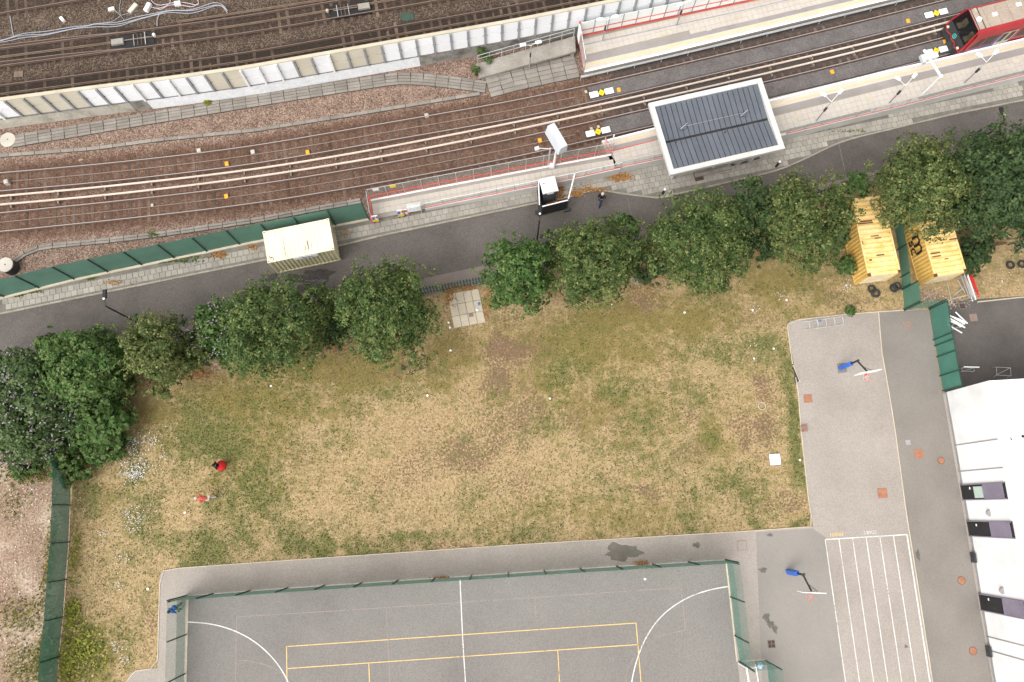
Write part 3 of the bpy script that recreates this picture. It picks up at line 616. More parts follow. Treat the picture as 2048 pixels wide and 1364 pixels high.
# ------------------------------------------------------------------ noise barrier on its retaining wall
SEQ = 'wwbbbbwwwwwwwbbwwwbwbbb'       # panel colours read along the wall from the frame edge
b0 = min(range(len(BAR)), key=lambda i: (BAR[i]-base_of(-8, 238, 1.4)).length)
t = thing('noise_barrier', 'long barrier of white and beige panels above the cable troughs', 'noise barrier', (BAR[len(BAR)//2].x, BAR[len(BAR)//2].y, 0))
MB().sweep(BAR, [(-.02, 0), (-.02, 1.36), (.33, 1.36), (.33, 0)]).build('retaining_wall', 'concrete_wall', t)
MB().sweep(BAR, [(.06, 1.36), (.06, 3.72), (.2, 3.72), (.2, 1.36)]).build('backing_board', 'barrier_back', t)
MB().sweep(BAR, [(-.05, 3.72), (-.05, 3.79), (.22, 3.79), (.22, 3.72)]).build('coping', 'barrier_cap', t)
MB().sweep(BAR, [(-.06, 1.36), (-.06, 1.42), (.06, 1.42), (.06, 1.36)]).build('ledge', 'barrier_back', t)
def panel_me(mat, L, H_):
    c = .07; q = [(-L/2+c, 0), (L/2-c, 0), (L/2, c), (L/2, H_-c), (L/2-c, H_), (-L/2+c, H_), (-L/2, H_-c), (-L/2, c)]
    mb = MB(); mb.add([(x, -.03, z) for x, z in q]+[(x, .055, z) for x, z in q], [tuple(range(8)), tuple(range(15, 7, -1))]+[(i, i+8, (i+1) % 8+8, (i+1) % 8) for i in range(8)]); return mb.mesh('panel', mat)
PW, PB = panel_me('panel_white', 1.17, 1.08), panel_me('panel_beige', 1.17, 1.08)
POG = MB().box((0, -.06, 1.16), (.15, .17, 2.3)).mesh('post', 'post_grey'); POW = MB().box((0, -.08, 1.16), (.15, .22, 2.3)).mesh('post', 'white_steel')
WPOST = {0, 1, 9, 11, 15, 16, 17, 20, 46, 47, 48, 50, 51, 52}
for i, (a, b_) in enumerate(zip(BAR, BAR[1:])):
    k = i-b0; d = b_-a; rz = math.atan2(d.y, d.x); c = (a+b_)/2
    if c.x < -46 or c.y > 50: continue
    me = PB if 0 <= k < len(SEQ) and SEQ[k] == 'b' else PW
    for z in (1.45, 2.6): inst('panel', me, t, (c.x, c.y, z), rz, (d.length/1.335, 1, 1))
    inst('post', POW if k in WPOST else POG, t, (a.x, a.y, 1.4), rz)
ia, ib = (min(range(len(BAR)), key=lambda i: (BAR[i]-G(x, y)).length) for x, y in ((312, 215), (826, 138)))
MB().sweep(BAR[:ia], [(-.042, .02), (-.042, 1.2), (-.021, 1.2), (-.021, .02)]).build('rendered_band', 'rendered_wall', t)
MB().sweep(BAR[ia:ib+1], [(-.045, .02), (-.045, 1.28), (-.021, 1.28), (-.021, .02)]).build('painted_band', 'painted_wall', t)

# ------------------------------------------------------------------ cable troughs (every lid its own piece)
pm('trough_lid', [(.19, .168, .145), (.265, .24, .212)], .7, fine=14, famt=.2, obj=.13, bump=.2)
pm('trough_gap', [(.03, .026, .022), (.06, .05, .042)], 2, famt=.3)
def troughs(lab, px, rows, w, step, name='cable_trough', group=None, mat='trough_lid'):
    C = resample(GS(px, 0), step); t = thing(name, lab, 'cable trough', (C[len(C)//2].x, C[len(C)//2].y, 0), group)
    W = rows*w; MB().sweep(C, [(-W/2, -.1), (-W/2, .06), (W/2, .06), (W/2, -.1)]).build('channel', 'trough_gap', t)
    me = MB().box((0, 0, 0), (step-.03, w-.035, .07), bev=.01).mesh('lid', mat)
    for i, (a, b_) in enumerate(zip(C, C[1:])):
        d = b_-a; rz = math.atan2(d.y, d.x); nn = left(d); c = (a+b_)/2
        if abs(c.x) > 47: continue
        for r in range(rows):
            p = c+nn*((r+.5)*w-W/2)+d*random.uniform(-.012, .012); inst('lid', me, t, (p.x, p.y, .085+random.uniform(-.012, .012)), rz+random.uniform(-.012, .012))
    return t
troughs('four row trough route under the white barrier wall', [(25, 284), (75, 275), (120, 268), (260, 244), (512, 202), (662, 178), (787, 158.5), (830, 158), (900, 165), (972, 175)], 4, .26, 1.0)
troughs('narrow single trough route through the pink ballast', [(-60, 318), (0, 312), (185, 298), (320, 280), (512, 261), (712, 229), (960, 188)], 1, .3, 1.0)
troughs('short trough route of wide slabs below the concrete ramp', [(975, 174), (1024, 161), (1090, 146.5), (1154, 133)], 5, .4, 1.05)
troughs('double trough route bending round to the round chamber', [(27, 525), (45, 511), (67, 499), (95, 493), (220, 481), (337, 467), (512, 441), (640, 417), (722, 402)], 2, .22, 1.05)

# concrete chambers
def chamber(lab, px, py, r, h):
    v = G(px, py, h); t = thing('cable_chamber', lab, 'chamber', (v.x, v.y, 0))
    MB().lathe((v.x, v.y, 0), [(r*.98, -.05), (r*.98, h-.1)], 24).build('ring', 'steel_dark' if h > .4 else 'concrete', t)
    lid = MB().lathe((v.x, v.y, h-.1), [(r, 0), (r, .09), (r-.02, .1)], 24).build('lid', 'concrete_pale', t)
    MB().lathe((v.x, v.y, h), [(.05, 0), (.05, .015)], 8).build('lifting_eye', 'steel_dark', lid)
chamber('flat round concrete chamber lid at the end of the troughs', 15, 279, .6, .14)
chamber('tall round concrete chamber with black sides by the green fence', 10, 529, .56, .95)

# ------------------------------------------------------------------ lineside odds and ends
def stop_board(px, py, lab, d, z=.14):
    v = G(px, py, z); rz = math.atan2(d.y, d.x); t = thing('stop_board', lab, 'marker board', (v.x, v.y, .12))
    u = Vector((math.cos(rz), math.sin(rz), 0)); MB().box(v, (2.0, .62, .04), rz).build('frame', 'steel_dark', t)
    for s in (-1, 1): MB().box(v+u*.63*s+Vector((0, 0, .05)), (.7, .5, .06), rz, bev=.01).build('white_plate', 'paint_white', t)
    c = v+Vector((0, 0, .06)); MB().box(c, (.42, .42, .05), rz+math.pi/4+.1).build('yellow_diamond', 'yellow_sign', t)
    MB().box(c+Vector((0, 0, .03)), (.14, .1, .012), rz).build('mark', 'orange_box', t)
dd = CENT['d'][60]-CENT['d'][58]; de = CENT['e'][60]-CENT['e'][58]
stop_board(1203, 186, 'white board with yellow diamond opposite the end of the upper platform', dd)
stop_board(1196, 264, 'white board with yellow diamond at the tip of the lower platform', de)
stop_board(1872, 27, 'white board with yellow diamond on the track beside the train', dd)
stop_board(1872, 102, 'white board with yellow diamond just ahead of the red train', de)
def small_box(name, px, py, lab, mat, sx=.28, sy=.36, h=.12, z=.1, cat='marker', group=None, d=None):
    v = G(px, py, z+h); rz = math.atan2((d or de).y, (d or de).x)
    t = thing(name, lab, cat, (v.x, v.y, z), group)
    MB().box((v.x, v.y, z+h*.45), (sx, sy, h*.9), rz, bev=.015).build('case', mat, t); MB().box((v.x, v.y, z+h*.95), (sx*.55, sy*.2, h*.1), rz).build('mark', mat, t)
for px, py, w_ in ((615, 304, 'on the trough side track uphill of a like one'), (453, 327, 'on the trough side track level with the lone one'), (1080, 280, 'beside the display mast'), (452, 392, 'alone on the fence side track')): small_box('track_beacon', px, py, 'orange track beacon '+w_, 'orange_box', group='orange track beacons')
for px, py, w_ in ((1238, 179, 'next to the board opposite the upper platform end'), (1817, 41, 'on dark infill short of the far white board'), (1665, 143, 'on dark infill level with the platform lamps'), (1891, 82, 'right under the nose of the train')): small_box('track_beacon', px, py, 'orange track beacon '+w_, 'orange_box', group='orange track beacons')
for px, py, w_ in ((1172, 183, 'touching the board at the upper platform end'), (304, 410, 'on the rusty track by the green fence'), (1183, 257, 'left of a pair behind the tip board'), (1197, 253, 'paired beside another behind the tip board')): small_box('track_marker', px, py, 'small cream marker plate '+w_.replace('left of a pair', 'first of a pair'), 'barrier_cap', .2, .24, .05, group='small cream track plates')
for px, py, h, w_ in ((10, 362, .5, 'taller than the rest beside the curved rails'), (397, 300, .15, 'under the narrow trough above two beacons'), (505, 303, .15, 'between the rails of the trough side track'), (853, 230, .15, 'where the narrow trough nears the rail')): small_box('cable_box', px, py, 'pale cable junction box '+w_, 'concrete_pale', .3, .32, h, 0, group='junction boxes along the light rail', cat='box')

def point_machine(px, py, lab, flip):
    v = G(px, py, ZU+.1); d = CENT['b'][45]-CENT['b'][43]; rz = math.atan2(d.y, d.x); u = d.normalized(); w = left(d)
    t = thing('point_machine', lab, 'point machine', (v.x, v.y, ZU)); s = 1 if flip else -1
    MB().box(v+Vector((0, 0, -.03)), (3.3, 1.15, .1), rz).build('oily_tray', 'black_paint', t)
    MB().box(v-u*1.15*s+w*.05+Vector((0, 0, .12)), (.95, .5, .2), rz, bev=.03).build('motor_case', 'concrete', t)
    for k in range(3): MB().tube([v+u*(s*(.1+.3*k))-w*.5+Vector((0, 0, .1)), v+u*(s*(.1+.3*k))+w*.5+Vector((0, 0, .1))], .025).build('drive_rod', 'rail_dull' if k else 'steel_galv', t)
    MB().tube([v-u*s*.6+w*.1+Vector((0, 0, .1)), v+u*s*1.3+w*.1+Vector((0, 0, .1))], .03).build('connecting_rod', 'bracket', t)
    MB().box(v+u*s*1.0+Vector((0, 0, .12)), (.05, 1.05, .06), rz).build('stretcher_bar', 'steel_galv', t)
    MB().lathe(v+u*s*1.75+w*.1+Vector((0, 0, .02)), [(.1, 0), (.13, .1), (.12, .3), (.05, .36)], 10).build('oil_canister', 'litter_white' if flip else 'barrier_cap', t)
point_machine(266, 82, 'black oily point machine with white canister near the grey cables', True)
point_machine(700, 20, 'black oily point machine with yellow canister at the picture top edge', False)
bp_ = bpy.data.objects
for o in bp_:
    if o.get('label', '').endswith('picture top edge'): o['label'] = 'black oily point machine with yellow canister near the green mat'
# cables over the upper bank
def cable(lab, mat, lines, r=.035, cat='cable', name='cable_run', group=None, z=ZU+.04):
    v = G(*lines[0][len(lines[0])//2], z); t = thing(name, lab, cat, (v.x, v.y, ZU), group)
    for k, px in enumerate(lines):
        a = np.array(px, float); tt = np.linspace(0, len(a)-1, len(a)*5); q = np.column_stack([np.interp(tt, range(len(a)), a[:, i]) for i in (0, 1)])
        for _ in range(5): q[1:-1] = .25*q[:-2]+.5*q[1:-1]+.25*q[2:]
        MB().tube([G(x, y, z+.02+.01*k) for x, y in q], r, 6).build('cable', mat, t)
base = [(-30, 84), (0, 82), (22, 76), (47, 69), (90, 67), (150, 54), (175, 52), (190, 48), (235, 49), (270, 37), (305, 29), (340, 20), (380, 23), (410, 14), (430, 7), (445, 9), (455, 22)]
cable('bundle of pale blue grey cables snaking over the upper bank', 'cable_grey', [[(x, y+k*3.0-2+1.6*math.sin(i*1.3+k*2.1)) for i, (x, y) in enumerate(base)] for k in range(3)], .028, 'cables', 'cable_bundle')
cable('tangle of pinkish cables beside the white boxes', 'cable_pink', [[(301, -4), (306, 6), (318, 11), (335, 8), (352, 4), (372, 5), (398, 12), (396, 0)], [(300, 14), (315, 17), (330, 14), (342, 4), (338, -4)], [(312, 16), (322, 20), (336, 10), (360, 9), (385, 15), (398, 6)], [(318, 29), (314, 40), (314, 52)]], .03, 'cables', 'cable_tangle')
cable('short stub of pale cable crossing beside the oily track', 'cable_grey', [[(20, 32), (23, 50), (27, 72)]], .035)
cable('thin dark cables splayed from a black joint on the bank', 'cable_grey', [[(228, 19), (240, 30), (250, 42)], [(241, 31), (262, 25), (276, 21)], [(241, 31), (238, 14), (242, 0)], [(241, 31), (228, 42), (205, 47)]], .018)
p = [G(x, y, .3) for x, y in ((512, -2), (520, 8), (523, 22))]
def slab_thing(name, lab, cat, px, py, sx, sy, h, mat, rz, z0=ZU, group=None, top='concrete_pale'):
    v = G(px, py, z0+h); t = thing(name, lab, cat, (v.x, v.y, z0), group)
    MB().box((v.x, v.y, z0+h*.4), (sx, sy, h*.8), rz, bev=.01).build('body', mat, t); MB().box((v.x, v.y, z0+h*.9), (sx*.93, sy*.9, h*.2), rz, bev=.01).build('lid', top, t)
slab_thing('junction_box', 'long grey concrete box slanting across the cable bank', 'box', 265, 15, .95, .4, .25, 'concrete', 1.0)
slab_thing('junction_box', 'white plastic box beside green cable ends', 'box', 294, 12, .75, .35, .3, 'paint_white', 1.2, top='paint_white')
slab_thing('junction_box', 'small white box among the pinkish cable tangle', 'box', 354, 5, .5, .35, .25, 'paint_white', .2, top='paint_white')
slab_thing('junction_box', 'white lidded box standing apart beside the grey cables', 'box', 123, 37, .45, .25, .25, 'paint_white', 2.3, top='paint_white')
slab_thing('cable_hatch', 'dark square hatch beside the barrier track', 'hatch', 37, 148, .75, .55, .06, 'steel_dark', .1, top='rail_dull')
tag(MB().prism(GS([(799, 28), (826, 25), (829, 39), (806, 43)], ZU+.06), ZU+.03, ZU+.06).build('rubber_mat', 'black_paint'), 'dark green mat lying between the main line tracks', 'mat')
pm('mat_green', [(.03, .06, .045), (.05, .085, .065)], 3, famt=.3); bpy.data.objects['rubber_mat'].data.materials[0] = MAT['mat_green']
slab_thing('junction_box', 'two tone white connector block by the black cable joint', 'box', 222, 17, .5, .3, .2, 'barrier_cap', .3, top='paint_white')

# ================================================================== station
pm('screen_white', [(.7, .74, .715), (.76, .79, .77)], .4, fine=8, famt=.04, obj=.03)
pm('screen_green', [(.24, .28, .24), (.36, .39, .35)], .7, fine=8, famt=.2)
pm('roof_blue', [(.088, .096, .116), (.115, .125, .148)], .5, fine=14, famt=.1, obj=.05, rough=.5)
pm('roof_frame', [(.46, .455, .43), (.56, .55, .525)], .8, fine=8, famt=.06)
pm('gutter', [(.018, .018, .017), (.04, .038, .034)], 2, famt=.2)
pm('grey_cabinet', [(.42, .44, .47), (.5, .52, .55)], .8, famt=.05)
pm('sign_blue', [(.1, .14, .42), (.14, .18, .5)], 4, famt=.05)
pm('lamp_white', [(.74, .74, .73), (.8, .8, .79)], 2, famt=.03)
mesh_mat('galv_mesh', (.38, .4, .38), .32)
mesh_mat('glass_panel', (.5, .55, .53), .3)
mesh_mat('green_mesh', (.058, .19, .142), .86); mesh_mat('green_mesh_light', (.09, .23, .18), .28); mesh_mat('green_mesh_mid', (.06, .21, .16), .58)
mesh_mat('court_mesh', (.075, .28, .215), .8)
pm('green_post', [(.012, .05, .037), (.02, .068, .05)], 2, famt=.08, rough=.5)
ZP = .95
pm('platform_joint', [(.24, .215, .19), (.3, .27, .24)], .5, famt=.1)

def quad_strip(front, rear, t0, t1, z=None, lift=0.0):
    mb = MB(); A = [f.lerp(r, t0) for f, r in zip(front, rear)]; B_ = [f.lerp(r, t1) for f, r in zip(front, rear)]
    vs = [p+Vector((0, 0, lift)) for p in A]+[p+Vector((0, 0, lift)) for p in B_]; n = len(A)
    return mb.add(vs, [(i, i+1, n+i+1, n+i) for i in range(n-1)])
def deck_solid(front, rear, depth, name, mat, parent):
    n = len(front); vs = list(front)+list(rear)+[Vector((p.x, p.y, -.05)) if depth is None else p-Vector((0, 0, depth)) for p in list(front)+list(rear)]
    fs = [(i, i+1, n+i+1, n+i) for i in range(n-1)]+[(2*n+i, i, n+i, 3*n+i)[::-1] for i in (0,)]+[(2*n+n-1, n-1, 2*n-1, 4*n-1)]
    fs += [(2*n+i, 2*n+i+1, i+1, i) for i in range(n-1)]+[(n+i, n+i+1, 3*n+i+1, 3*n+i) for i in range(n-1)]
    return MB().add(vs, fs).build(name, mat, parent)
def fence_line(t, path, posts_step, height, rails, infill=None, post_mat='steel_galv', pr=.025, gap=.08, toprail=None, panel_name='mesh_panel'):
    """path at foot level; rails = [(height, radius, material)]; every post, rail and panel is a part"""
    P_ = resample(path, posts_step); me = None
    for p in P_: MB().box((p.x, p.y, p.z+height/2), (pr*2, pr*2, height)).build('post', post_mat, t)
    for h, r, mt in rails: MB().tube([p+Vector((0, 0, h)) for p in P_], r, 6).build('rail', mt, t)
    if infill:
        for a, b_ in zip(P_, P_[1:]):
            q = MB(); q.add([a+Vector((0, 0, gap)), b_+Vector((0, 0, gap)), b_+Vector((0, 0, height-.03)), a+Vector((0, 0, height-.03))], [(0, 1, 2, 3)]); q.build(panel_name, infill, t)
    return P_

# ------------------------------------------------------------------ upper platform
UF = resample(GS([(1169, 145), (1330, 108), (1536, 58), (1786, -2), (2048, -64)], ZP), n=40); UR = resample(GS([(1157, 72.5), (1300, 42.5), (1500, 1), (1740, -56), (2000, -118)], ZP), n=40)
t = thing('upper_platform', 'pale paved platform behind glass screens along the cable troughs', 'platform', (UF[0].x, UF[0].y, 0))
deck_solid(UF, UR, .3, 'deck', 'platform_joint', t)
inset = lambda F_, R_, k: [f.lerp(r, k) for f, r in zip(F_, R_)]
MB().sweep(inset(UF, UR, .35), [(-.15, -.9), (-.15, -.3), (.1, -.3), (.1, -.9)]).build('support_wall', 'concrete_wall', t)
quad_strip(UF, UR, .0, .055, lift=.03).build('coping', 'paint_white', t)
quad_strip(UF, UR, .055, .15, lift=.022).build('tactile_strip', 'platform_tactile', t)
quad_strip(UF, UR, .15, .205, lift=.024).build('yellow_line', 'paint_platform_yellow', t)
quad_strip(UF, UR, .205, .245, lift=.022).build('tactile_strip', 'platform_tactile', t)
quad_strip(UF, UR, .245, .385, lift=.023).build('grey_strip', 'platform_grey', t)
quad_strip(UF, UR, .72, .755, lift=.028).build('drain_channel', 'post_grey', t)
S_ = lambda a, b_, F_, R_: [f.lerp(r, a) for f, r in zip(F_, R_)]+[f.lerp(r, b_) for f, r in reversed(list(zip(F_, R_)))]
pave(t, S_(.365, 1.01, UF, UR), UF[20]-UF[0], .45, .45, ZP+.02, 'platform_slab', 300, 0, .03, 'paving_slab', .014)
for px, py in ((1326, 67), (1179, 99), (1475, 35)):
    v = G(px, py, ZP+.04); MB().box(v, (.6, .3, .012), .23).build('inspection_cover', 'barrier_cap', t)
# lower beam and cable tray along its face
cb = resample(GS([(1162, 154), (1330, 115), (1536, 66), (1786, 5), (2000, -47)], .5), 2.2)
t = thing('cable_tray', 'grey steel cable beam on short legs below the upper platform edge', 'cable tray', (cb[0].x, cb[0].y, 0))
MB().sweep(cb, [(-.09, -.04), (-.09, .04), (.09, .04), (.09, -.04)]).build('beam', 'steel_galv', t)
for p in cb: MB().box((p.x, p.y, .24), (.06, .06, .5)).build('leg', 'steel_galv', t)
# glass screen behind it
t = thing('windbreak_screen', 'white glass screen with red rails along the upper platform', 'screen', (UR[0].x, UR[0].y, ZP))
P_ = resample(UR, 1.19); gm = None
for i, (a, b_) in enumerate(zip(P_, P_[1:])):
    d = b_-a; rz = math.atan2(d.y, d.x); c = (a+b_)/2
    if c.y > 49: break
    if gm is None: gm = MB().box((0, 0, 0), (1.16, .03, 1.62)).mesh('glass_panel', 'screen_white'); pm_ = MB().box((0, -.03, .9), (.05, .07, 1.8)).mesh('post', 'post_grey')
    inst('glass_panel', gm, t, (c.x, c.y, ZP+.98), rz, (d.length/1.19, 1, 1)); inst('post', pm_, t, (a.x, a.y, ZP), rz)
MB().sweep(UR, [(-.07, .1), (-.07, .15), (-.03, .15), (-.03, .1)]).build('red_rail', 'red_rail', t); MB().sweep(UR, [(-.16, .1), (-.16, .14), (-.12, .14), (-.12, .1)]).build('red_rail', 'red_rail', t)
MB().sweep(UR, [(-.075, .78), (-.075, .82), (-.03, .82), (-.03, .78)]).build('red_rail', 'red_rail', t)
# end screen
E0, E1 = UF[0]+Vector((-.05, 0, 0)), UR[0]+Vector((-.05, 0, 0))
t = thing('end_screen', 'glazed screen with red bars across the end of the upper platform', 'screen', E0)
fence_line(t, [E0.lerp(E1, .02), E0.lerp(E1, .98)], 1.25, 1.75, [(.12, .016, 'red_rail'), (.85, .016, 'red_rail'), (1.72, .02, 'white_steel')], 'glass_panel', 'post_grey', panel_name='glass_panel')
MB().box(E1+Vector((0, -.35, .9)), (.04, .7, 1.7), .15).build('white_board', 'paint_white', t)
MB().box(E1+Vector((0, .02, 1.78)), (.16, .16, .14)).build('red_cap', 'red_rail', t)

# ------------------------------------------------------------------ concrete access ramp
RL = [G(951.5, 127.5, .35), G(958.7, 156, .3), G(1151.6, 102.5, .85), G(1149.8, 72, .9)]
t = thing('access_ramp', 'weathered concrete ramp up to the end of the upper platform', 'ramp', (RL[1].x, RL[1].y, 0))
MB().add(RL+[p-Vector((0, 0, .22)) for p in RL], [(0, 1, 2, 3), (7, 6, 5, 4), (0, 4, 5, 1), (1, 5, 6, 2), (2, 6, 7, 3), (3, 7, 4, 0)]).build('deck', 'concrete', t)
for f in (.04, .5, .97):
    a, b_ = RL[1].lerp(RL[2], f), RL[0].lerp(RL[3], f); c = (a+b_)/2; z = (a.z+b_.z)/2-.22; d = b_-a
    MB().box((c.x, c.y, z/2), (.3, d.length*.92, max(.06, z)), math.atan2(d.y, d.x)-math.pi/2).build('pier', 'concrete', t)
hr = [RL[0].lerp(RL[3], .02), RL[0].lerp(RL[3], .985)]
t = thing('ramp_handrail', 'galvanised two bar handrail along the concrete ramp', 'handrail', hr[0])
fence_line(t, hr, 1.02, 1.08, [(1.08, .028, 'steel_galv'), (.6, .025, 'steel_galv')])

# ------------------------------------------------------------------ lower platform and long ramp
def ramp_z(px): return float(np.interp(px, [740, 830, 1000, 1100, 2400], [.16, .28, .72, ZP, ZP]))
RF_PX = [(742, 401), (815, 387), (890, 372.5), (965, 358.5), (1040, 344), (1130, 327), (1222, 310)]; RR_PX = [(748, 439), (818, 424), (890, 409), (965, 394), (1040, 379), (1130, 361), (1240, 337)]
RF = resample([G(x, y, ramp_z(x)) for x, y in RF_PX], n=30); RR = resample([G(x, y, ramp_z(x)) for x, y in RR_PX], n=30)
LF_PX = [(1203, 282), (1309, 255), (1420, 228), (1536, 200), (1786, 138), (1869, 119.5), (2048, 76), (2400, -10)]; LR_PX = [(1228, 338), (1340, 315), (1450, 294), (1561, 272), (1800, 214), (1880, 193), (2048, 151), (2400, 64)]
LF = resample(GS(LF_PX, ZP), n=44); LR = resample(GS(LR_PX, ZP), n=44)
t = thing('lower_platform', 'pale paved platform with the dark roofed canopy on it', 'platform', (LF[0].x, LF[0].y, 0))
deck_solid(LF, LR, None, 'deck', 'platform_joint', t)
quad_strip(LF, LR, .0, .05, lift=.03).build('coping', 'paint_white', t); quad_strip(LF, LR, .05, .15, lift=.022).build('tactile_strip', 'platform_tactile', t)
quad_strip(LF, LR, .15, .2, lift=.024).build('yellow_line', 'paint_platform_yellow', t); quad_strip(LF, LR, .2, .25, lift=.022).build('tactile_strip', 'platform_tactile', t); quad_strip(LF, LR, .25, .38, lift=.023).build('grey_strip', 'platform_grey', t)
pave(t, S_(.36, 1.0, LF, LR), LF[20]-LF[0], .45, .45, ZP+.02, 'platform_slab', 300, 0, .03, 'paving_slab', .014)
MB().sweep(LR, [(-.06, -1.0), (-.06, .12), (.14, .12), (.14, -1.0)]).build('parapet', 'roof_frame', t)
for px, py in ((1738, 197), (1890, 156), (2032, 121), (1255, 310), (1594, 234)): MB().box(G(px, py, ZP+.04), (.55, .32, .012), .24).build('inspection_cover', 'barrier_cap', t)
t = thing('platform_ramp', 'long paved ramp with red rails rising beside the tracks', 'ramp', (RF[0].x, RF[0].y, 0))
deck_solid(RF, RR, None, 'deck', 'platform_joint', t)
def zf(x, y):
    i = int(np.argmin([(p.x-x)**2+(p.y-y)**2 for p in RF])); return max(RF[i].z, RR[i].z)+.025
pave(t, S_(.02, .99, RF, RR), RF[20]-RF[0], .44, .44, .5, 'platform_slab', 300, 0, .05, 'paving_slab', .014, zf)
MB().sweep([p for p in RF], [(-.06, -.4), (-.06, .1), (.06, .1), (.06, -.4)]).build('kerb', 'paint_white', t)
MB().sweep([p for p in RR if p.x > G(840, 420).x], [(-.1, -.9), (-.1, .16), (.1, .16), (.1, -.9)]).build('parapet', 'roof_frame', t)
t = thing('track_fence', 'tall galvanised fence with red rails between ramp and track', 'fence', RF[0], None)
fp = [p+Vector((0, .06, .05)) for p in RF]; fence_line(t, fp, 1.33, 1.95, [(.12, .025, 'red_rail'), (1.93, .022, 'steel_galv')], 'galv_mesh')
MB().tube([p+left(RF[-1]-RF[0])*-.08+Vector((0, 0, .88)) for p in fp], .035, 6).build('handrail', 'red_rail', t)
for px, py, mt in ((748, 374.5, 'paint_white'), (783, 368, 'yellow_sign')):
    i = min(range(len(fp)), key=lambda k: abs(fp[k].x-G(px, py, 1.9).x)); d = fp[i+1]-fp[i] if i < 29 else fp[i]-fp[i-1]
    MB().box(fp[i]+Vector((0, -.05, 1.72)), (.45, .03, .35), math.atan2(d.y, d.x)).build('notice', mt, t)
t = thing('ramp_end_fence', 'galvanised return fence with red handrail at the foot of the ramp', 'fence', fp[0])
ef = [fp[0]+Vector((-.12, 0, 0)), G(745, 438, .16)]
fence_line(t, ef, .75, 1.6, [(.1, .025, 'red_rail'), (1.6, .022, 'steel_galv')], 'galv_mesh'); MB().tube([ef[0]+Vector((.1, 0, .9)), ef[1]+Vector((.1, .1, .9)), ef[1]+Vector((.1, -.1, .5)), ef[1]+Vector((.1, -.12, .0))], .045, 8).build('handrail', 'red_rail', t)
MB().box(ef[0].lerp(ef[1], .4)+Vector((.12, 0, .75)), (.05, .75, .1), math.atan2((ef[1]-ef[0]).y, (ef[1]-ef[0]).x)-math.pi/2).build('white_board', 'paint_white', t)
MB().lathe(ef[1]+Vector((.1, -.16, 0)), [(.16, 0), (.16, .75), (.1, .8)], 12).build('red_post', 'red_rail', t)
t = thing('pavement_fence', 'low mesh fence with red rail along the pavement side of the ramp', 'fence', RR[0])
bp2 = [p+Vector((0, .0, .12)) for p in RR if p.x > G(842, 420).x]; fence_line(t, bp2, 1.4, .95, [(.07, .035, 'red_rail'), (.94, .018, 'white_steel')], 'glass_panel', panel_name='mesh_panel')
t = thing('platform_fence', 'mesh fence with red rail along the back of the lower platform', 'fence', LR[0])
lr2 = [p+Vector((0, .02, .1)) for p in LR if p.x > G(1556, 272, 1).x or p.x < G(1345, 315, 1).x]
for seg in ([p for p in lr2 if p.x < G(1345, 315, 1).x], [p for p in lr2 if p.x > G(1556, 272, 1).x]):
    fence_line(t, seg, 1.4, 1.0, [(.07, .032, 'red_rail'), (.98, .018, 'steel_galv')], 'galv_mesh', 'steel_galv')
# glazed step between ramp and platform tip
t = thing('platform_tip_rail', 'white post and red rail where the ramp meets the platform', 'handrail', LF[0])
a, b_ = RF[-1], LF[0]; fence_line(t, [a+Vector((0, .1, 0)), b_.lerp(a, .25)], .8, 1.1, [(.1, .03, 'red_rail'), (.9, .04, 'red_rail')], 'glass_panel', 'white_steel', panel_name='glass_panel')
MB().tube([G(1221, 300, ZP), G(1221, 300, ZP)+Vector((-.05, .05, 2.4))], [.07, .05], 8).build('mast', 'white_steel', t)
MB().tube([RF[-1]+Vector((0, -.08, .88)), G(1310, 280, ZP+.88)], .035, 6).build('handrail', 'red_rail', t)

# ------------------------------------------------------------------ canopy
ZC = 3.6
C4 = [G(1297, 206, ZC), G(1522.7, 155.3, ZC), G(1571, 295.6, ZC), G(1340.5, 349.7, ZC)]   # NW NE SE SW
ux = (C4[1]-C4[0]).normalized(); uy = (C4[3]-C4[0]).normalized(); LX = (C4[1]-C4[0]).length; LY = (C4[3]-C4[0]).length; rzc = math.atan2(ux.y, ux.x)
cc = lambda u, v, z=0.0: C4[0]+ux*u+uy*v+Vector((0, 0, z))
t = thing('station_canopy', 'dark ribbed canopy roof in a white frame over the platform', 'canopy', (C4[3].x, C4[3].y, 0))
bw_ = .38; vv = LY*.545
for (u0, v0, u1, v1) in ((0, 0, LX, bw_), (0, LY-bw_, LX, LY), (0, bw_, bw_, LY-bw_), (LX-bw_, bw_, LX, LY-bw_)):
    q = [cc(u0, v0), cc(u1, v0), cc(u1, v1), cc(u0, v1)]
    MB().prism(q, ZC-.32, ZC).build('fascia', 'roof_frame', t)
npn = 20; pw = (LX-2*bw_)/npn
for v0, v1, za, zb in ((bw_, vv-.09, -.1, -.32), (vv+.09, LY-bw_, -.32, -.1)):
    for i in range(npn):
        u0 = bw_+i*pw+.025; u1 = bw_+(i+1)*pw-.025
        q = [cc(u0, v0, za), cc(u1, v0, za), cc(u1, v1, zb), cc(u0, v1, zb)]; MB().add(q+[p-Vector((0, 0, .04)) for p in q], [(3, 2, 1, 0), (4, 5, 6, 7), (0, 1, 5, 4), (1, 2, 6, 5), (2, 3, 7, 6), (3, 0, 4, 7)]).build('roof_sheet', 'roof_blue', t)
MB().prism([cc(bw_, bw_), cc(LX-bw_, bw_), cc(LX-bw_, LY-bw_), cc(bw_, LY-bw_)], ZC-.46, ZC-.4).build('roof_underlay', 'gutter', t)
for u, v in ((1.2, .8), (LX/2, .8), (LX-1.2, .8), (1.2, LY-1.0), (LX/2, LY-1.0), (LX-1.2, LY-1.0)):
    p = cc(u, v); MB().box((p.x, p.y, (ZC-.4)/2), (.16, .16, ZC-.4), rzc).build('column', 'grey_cabinet', t)
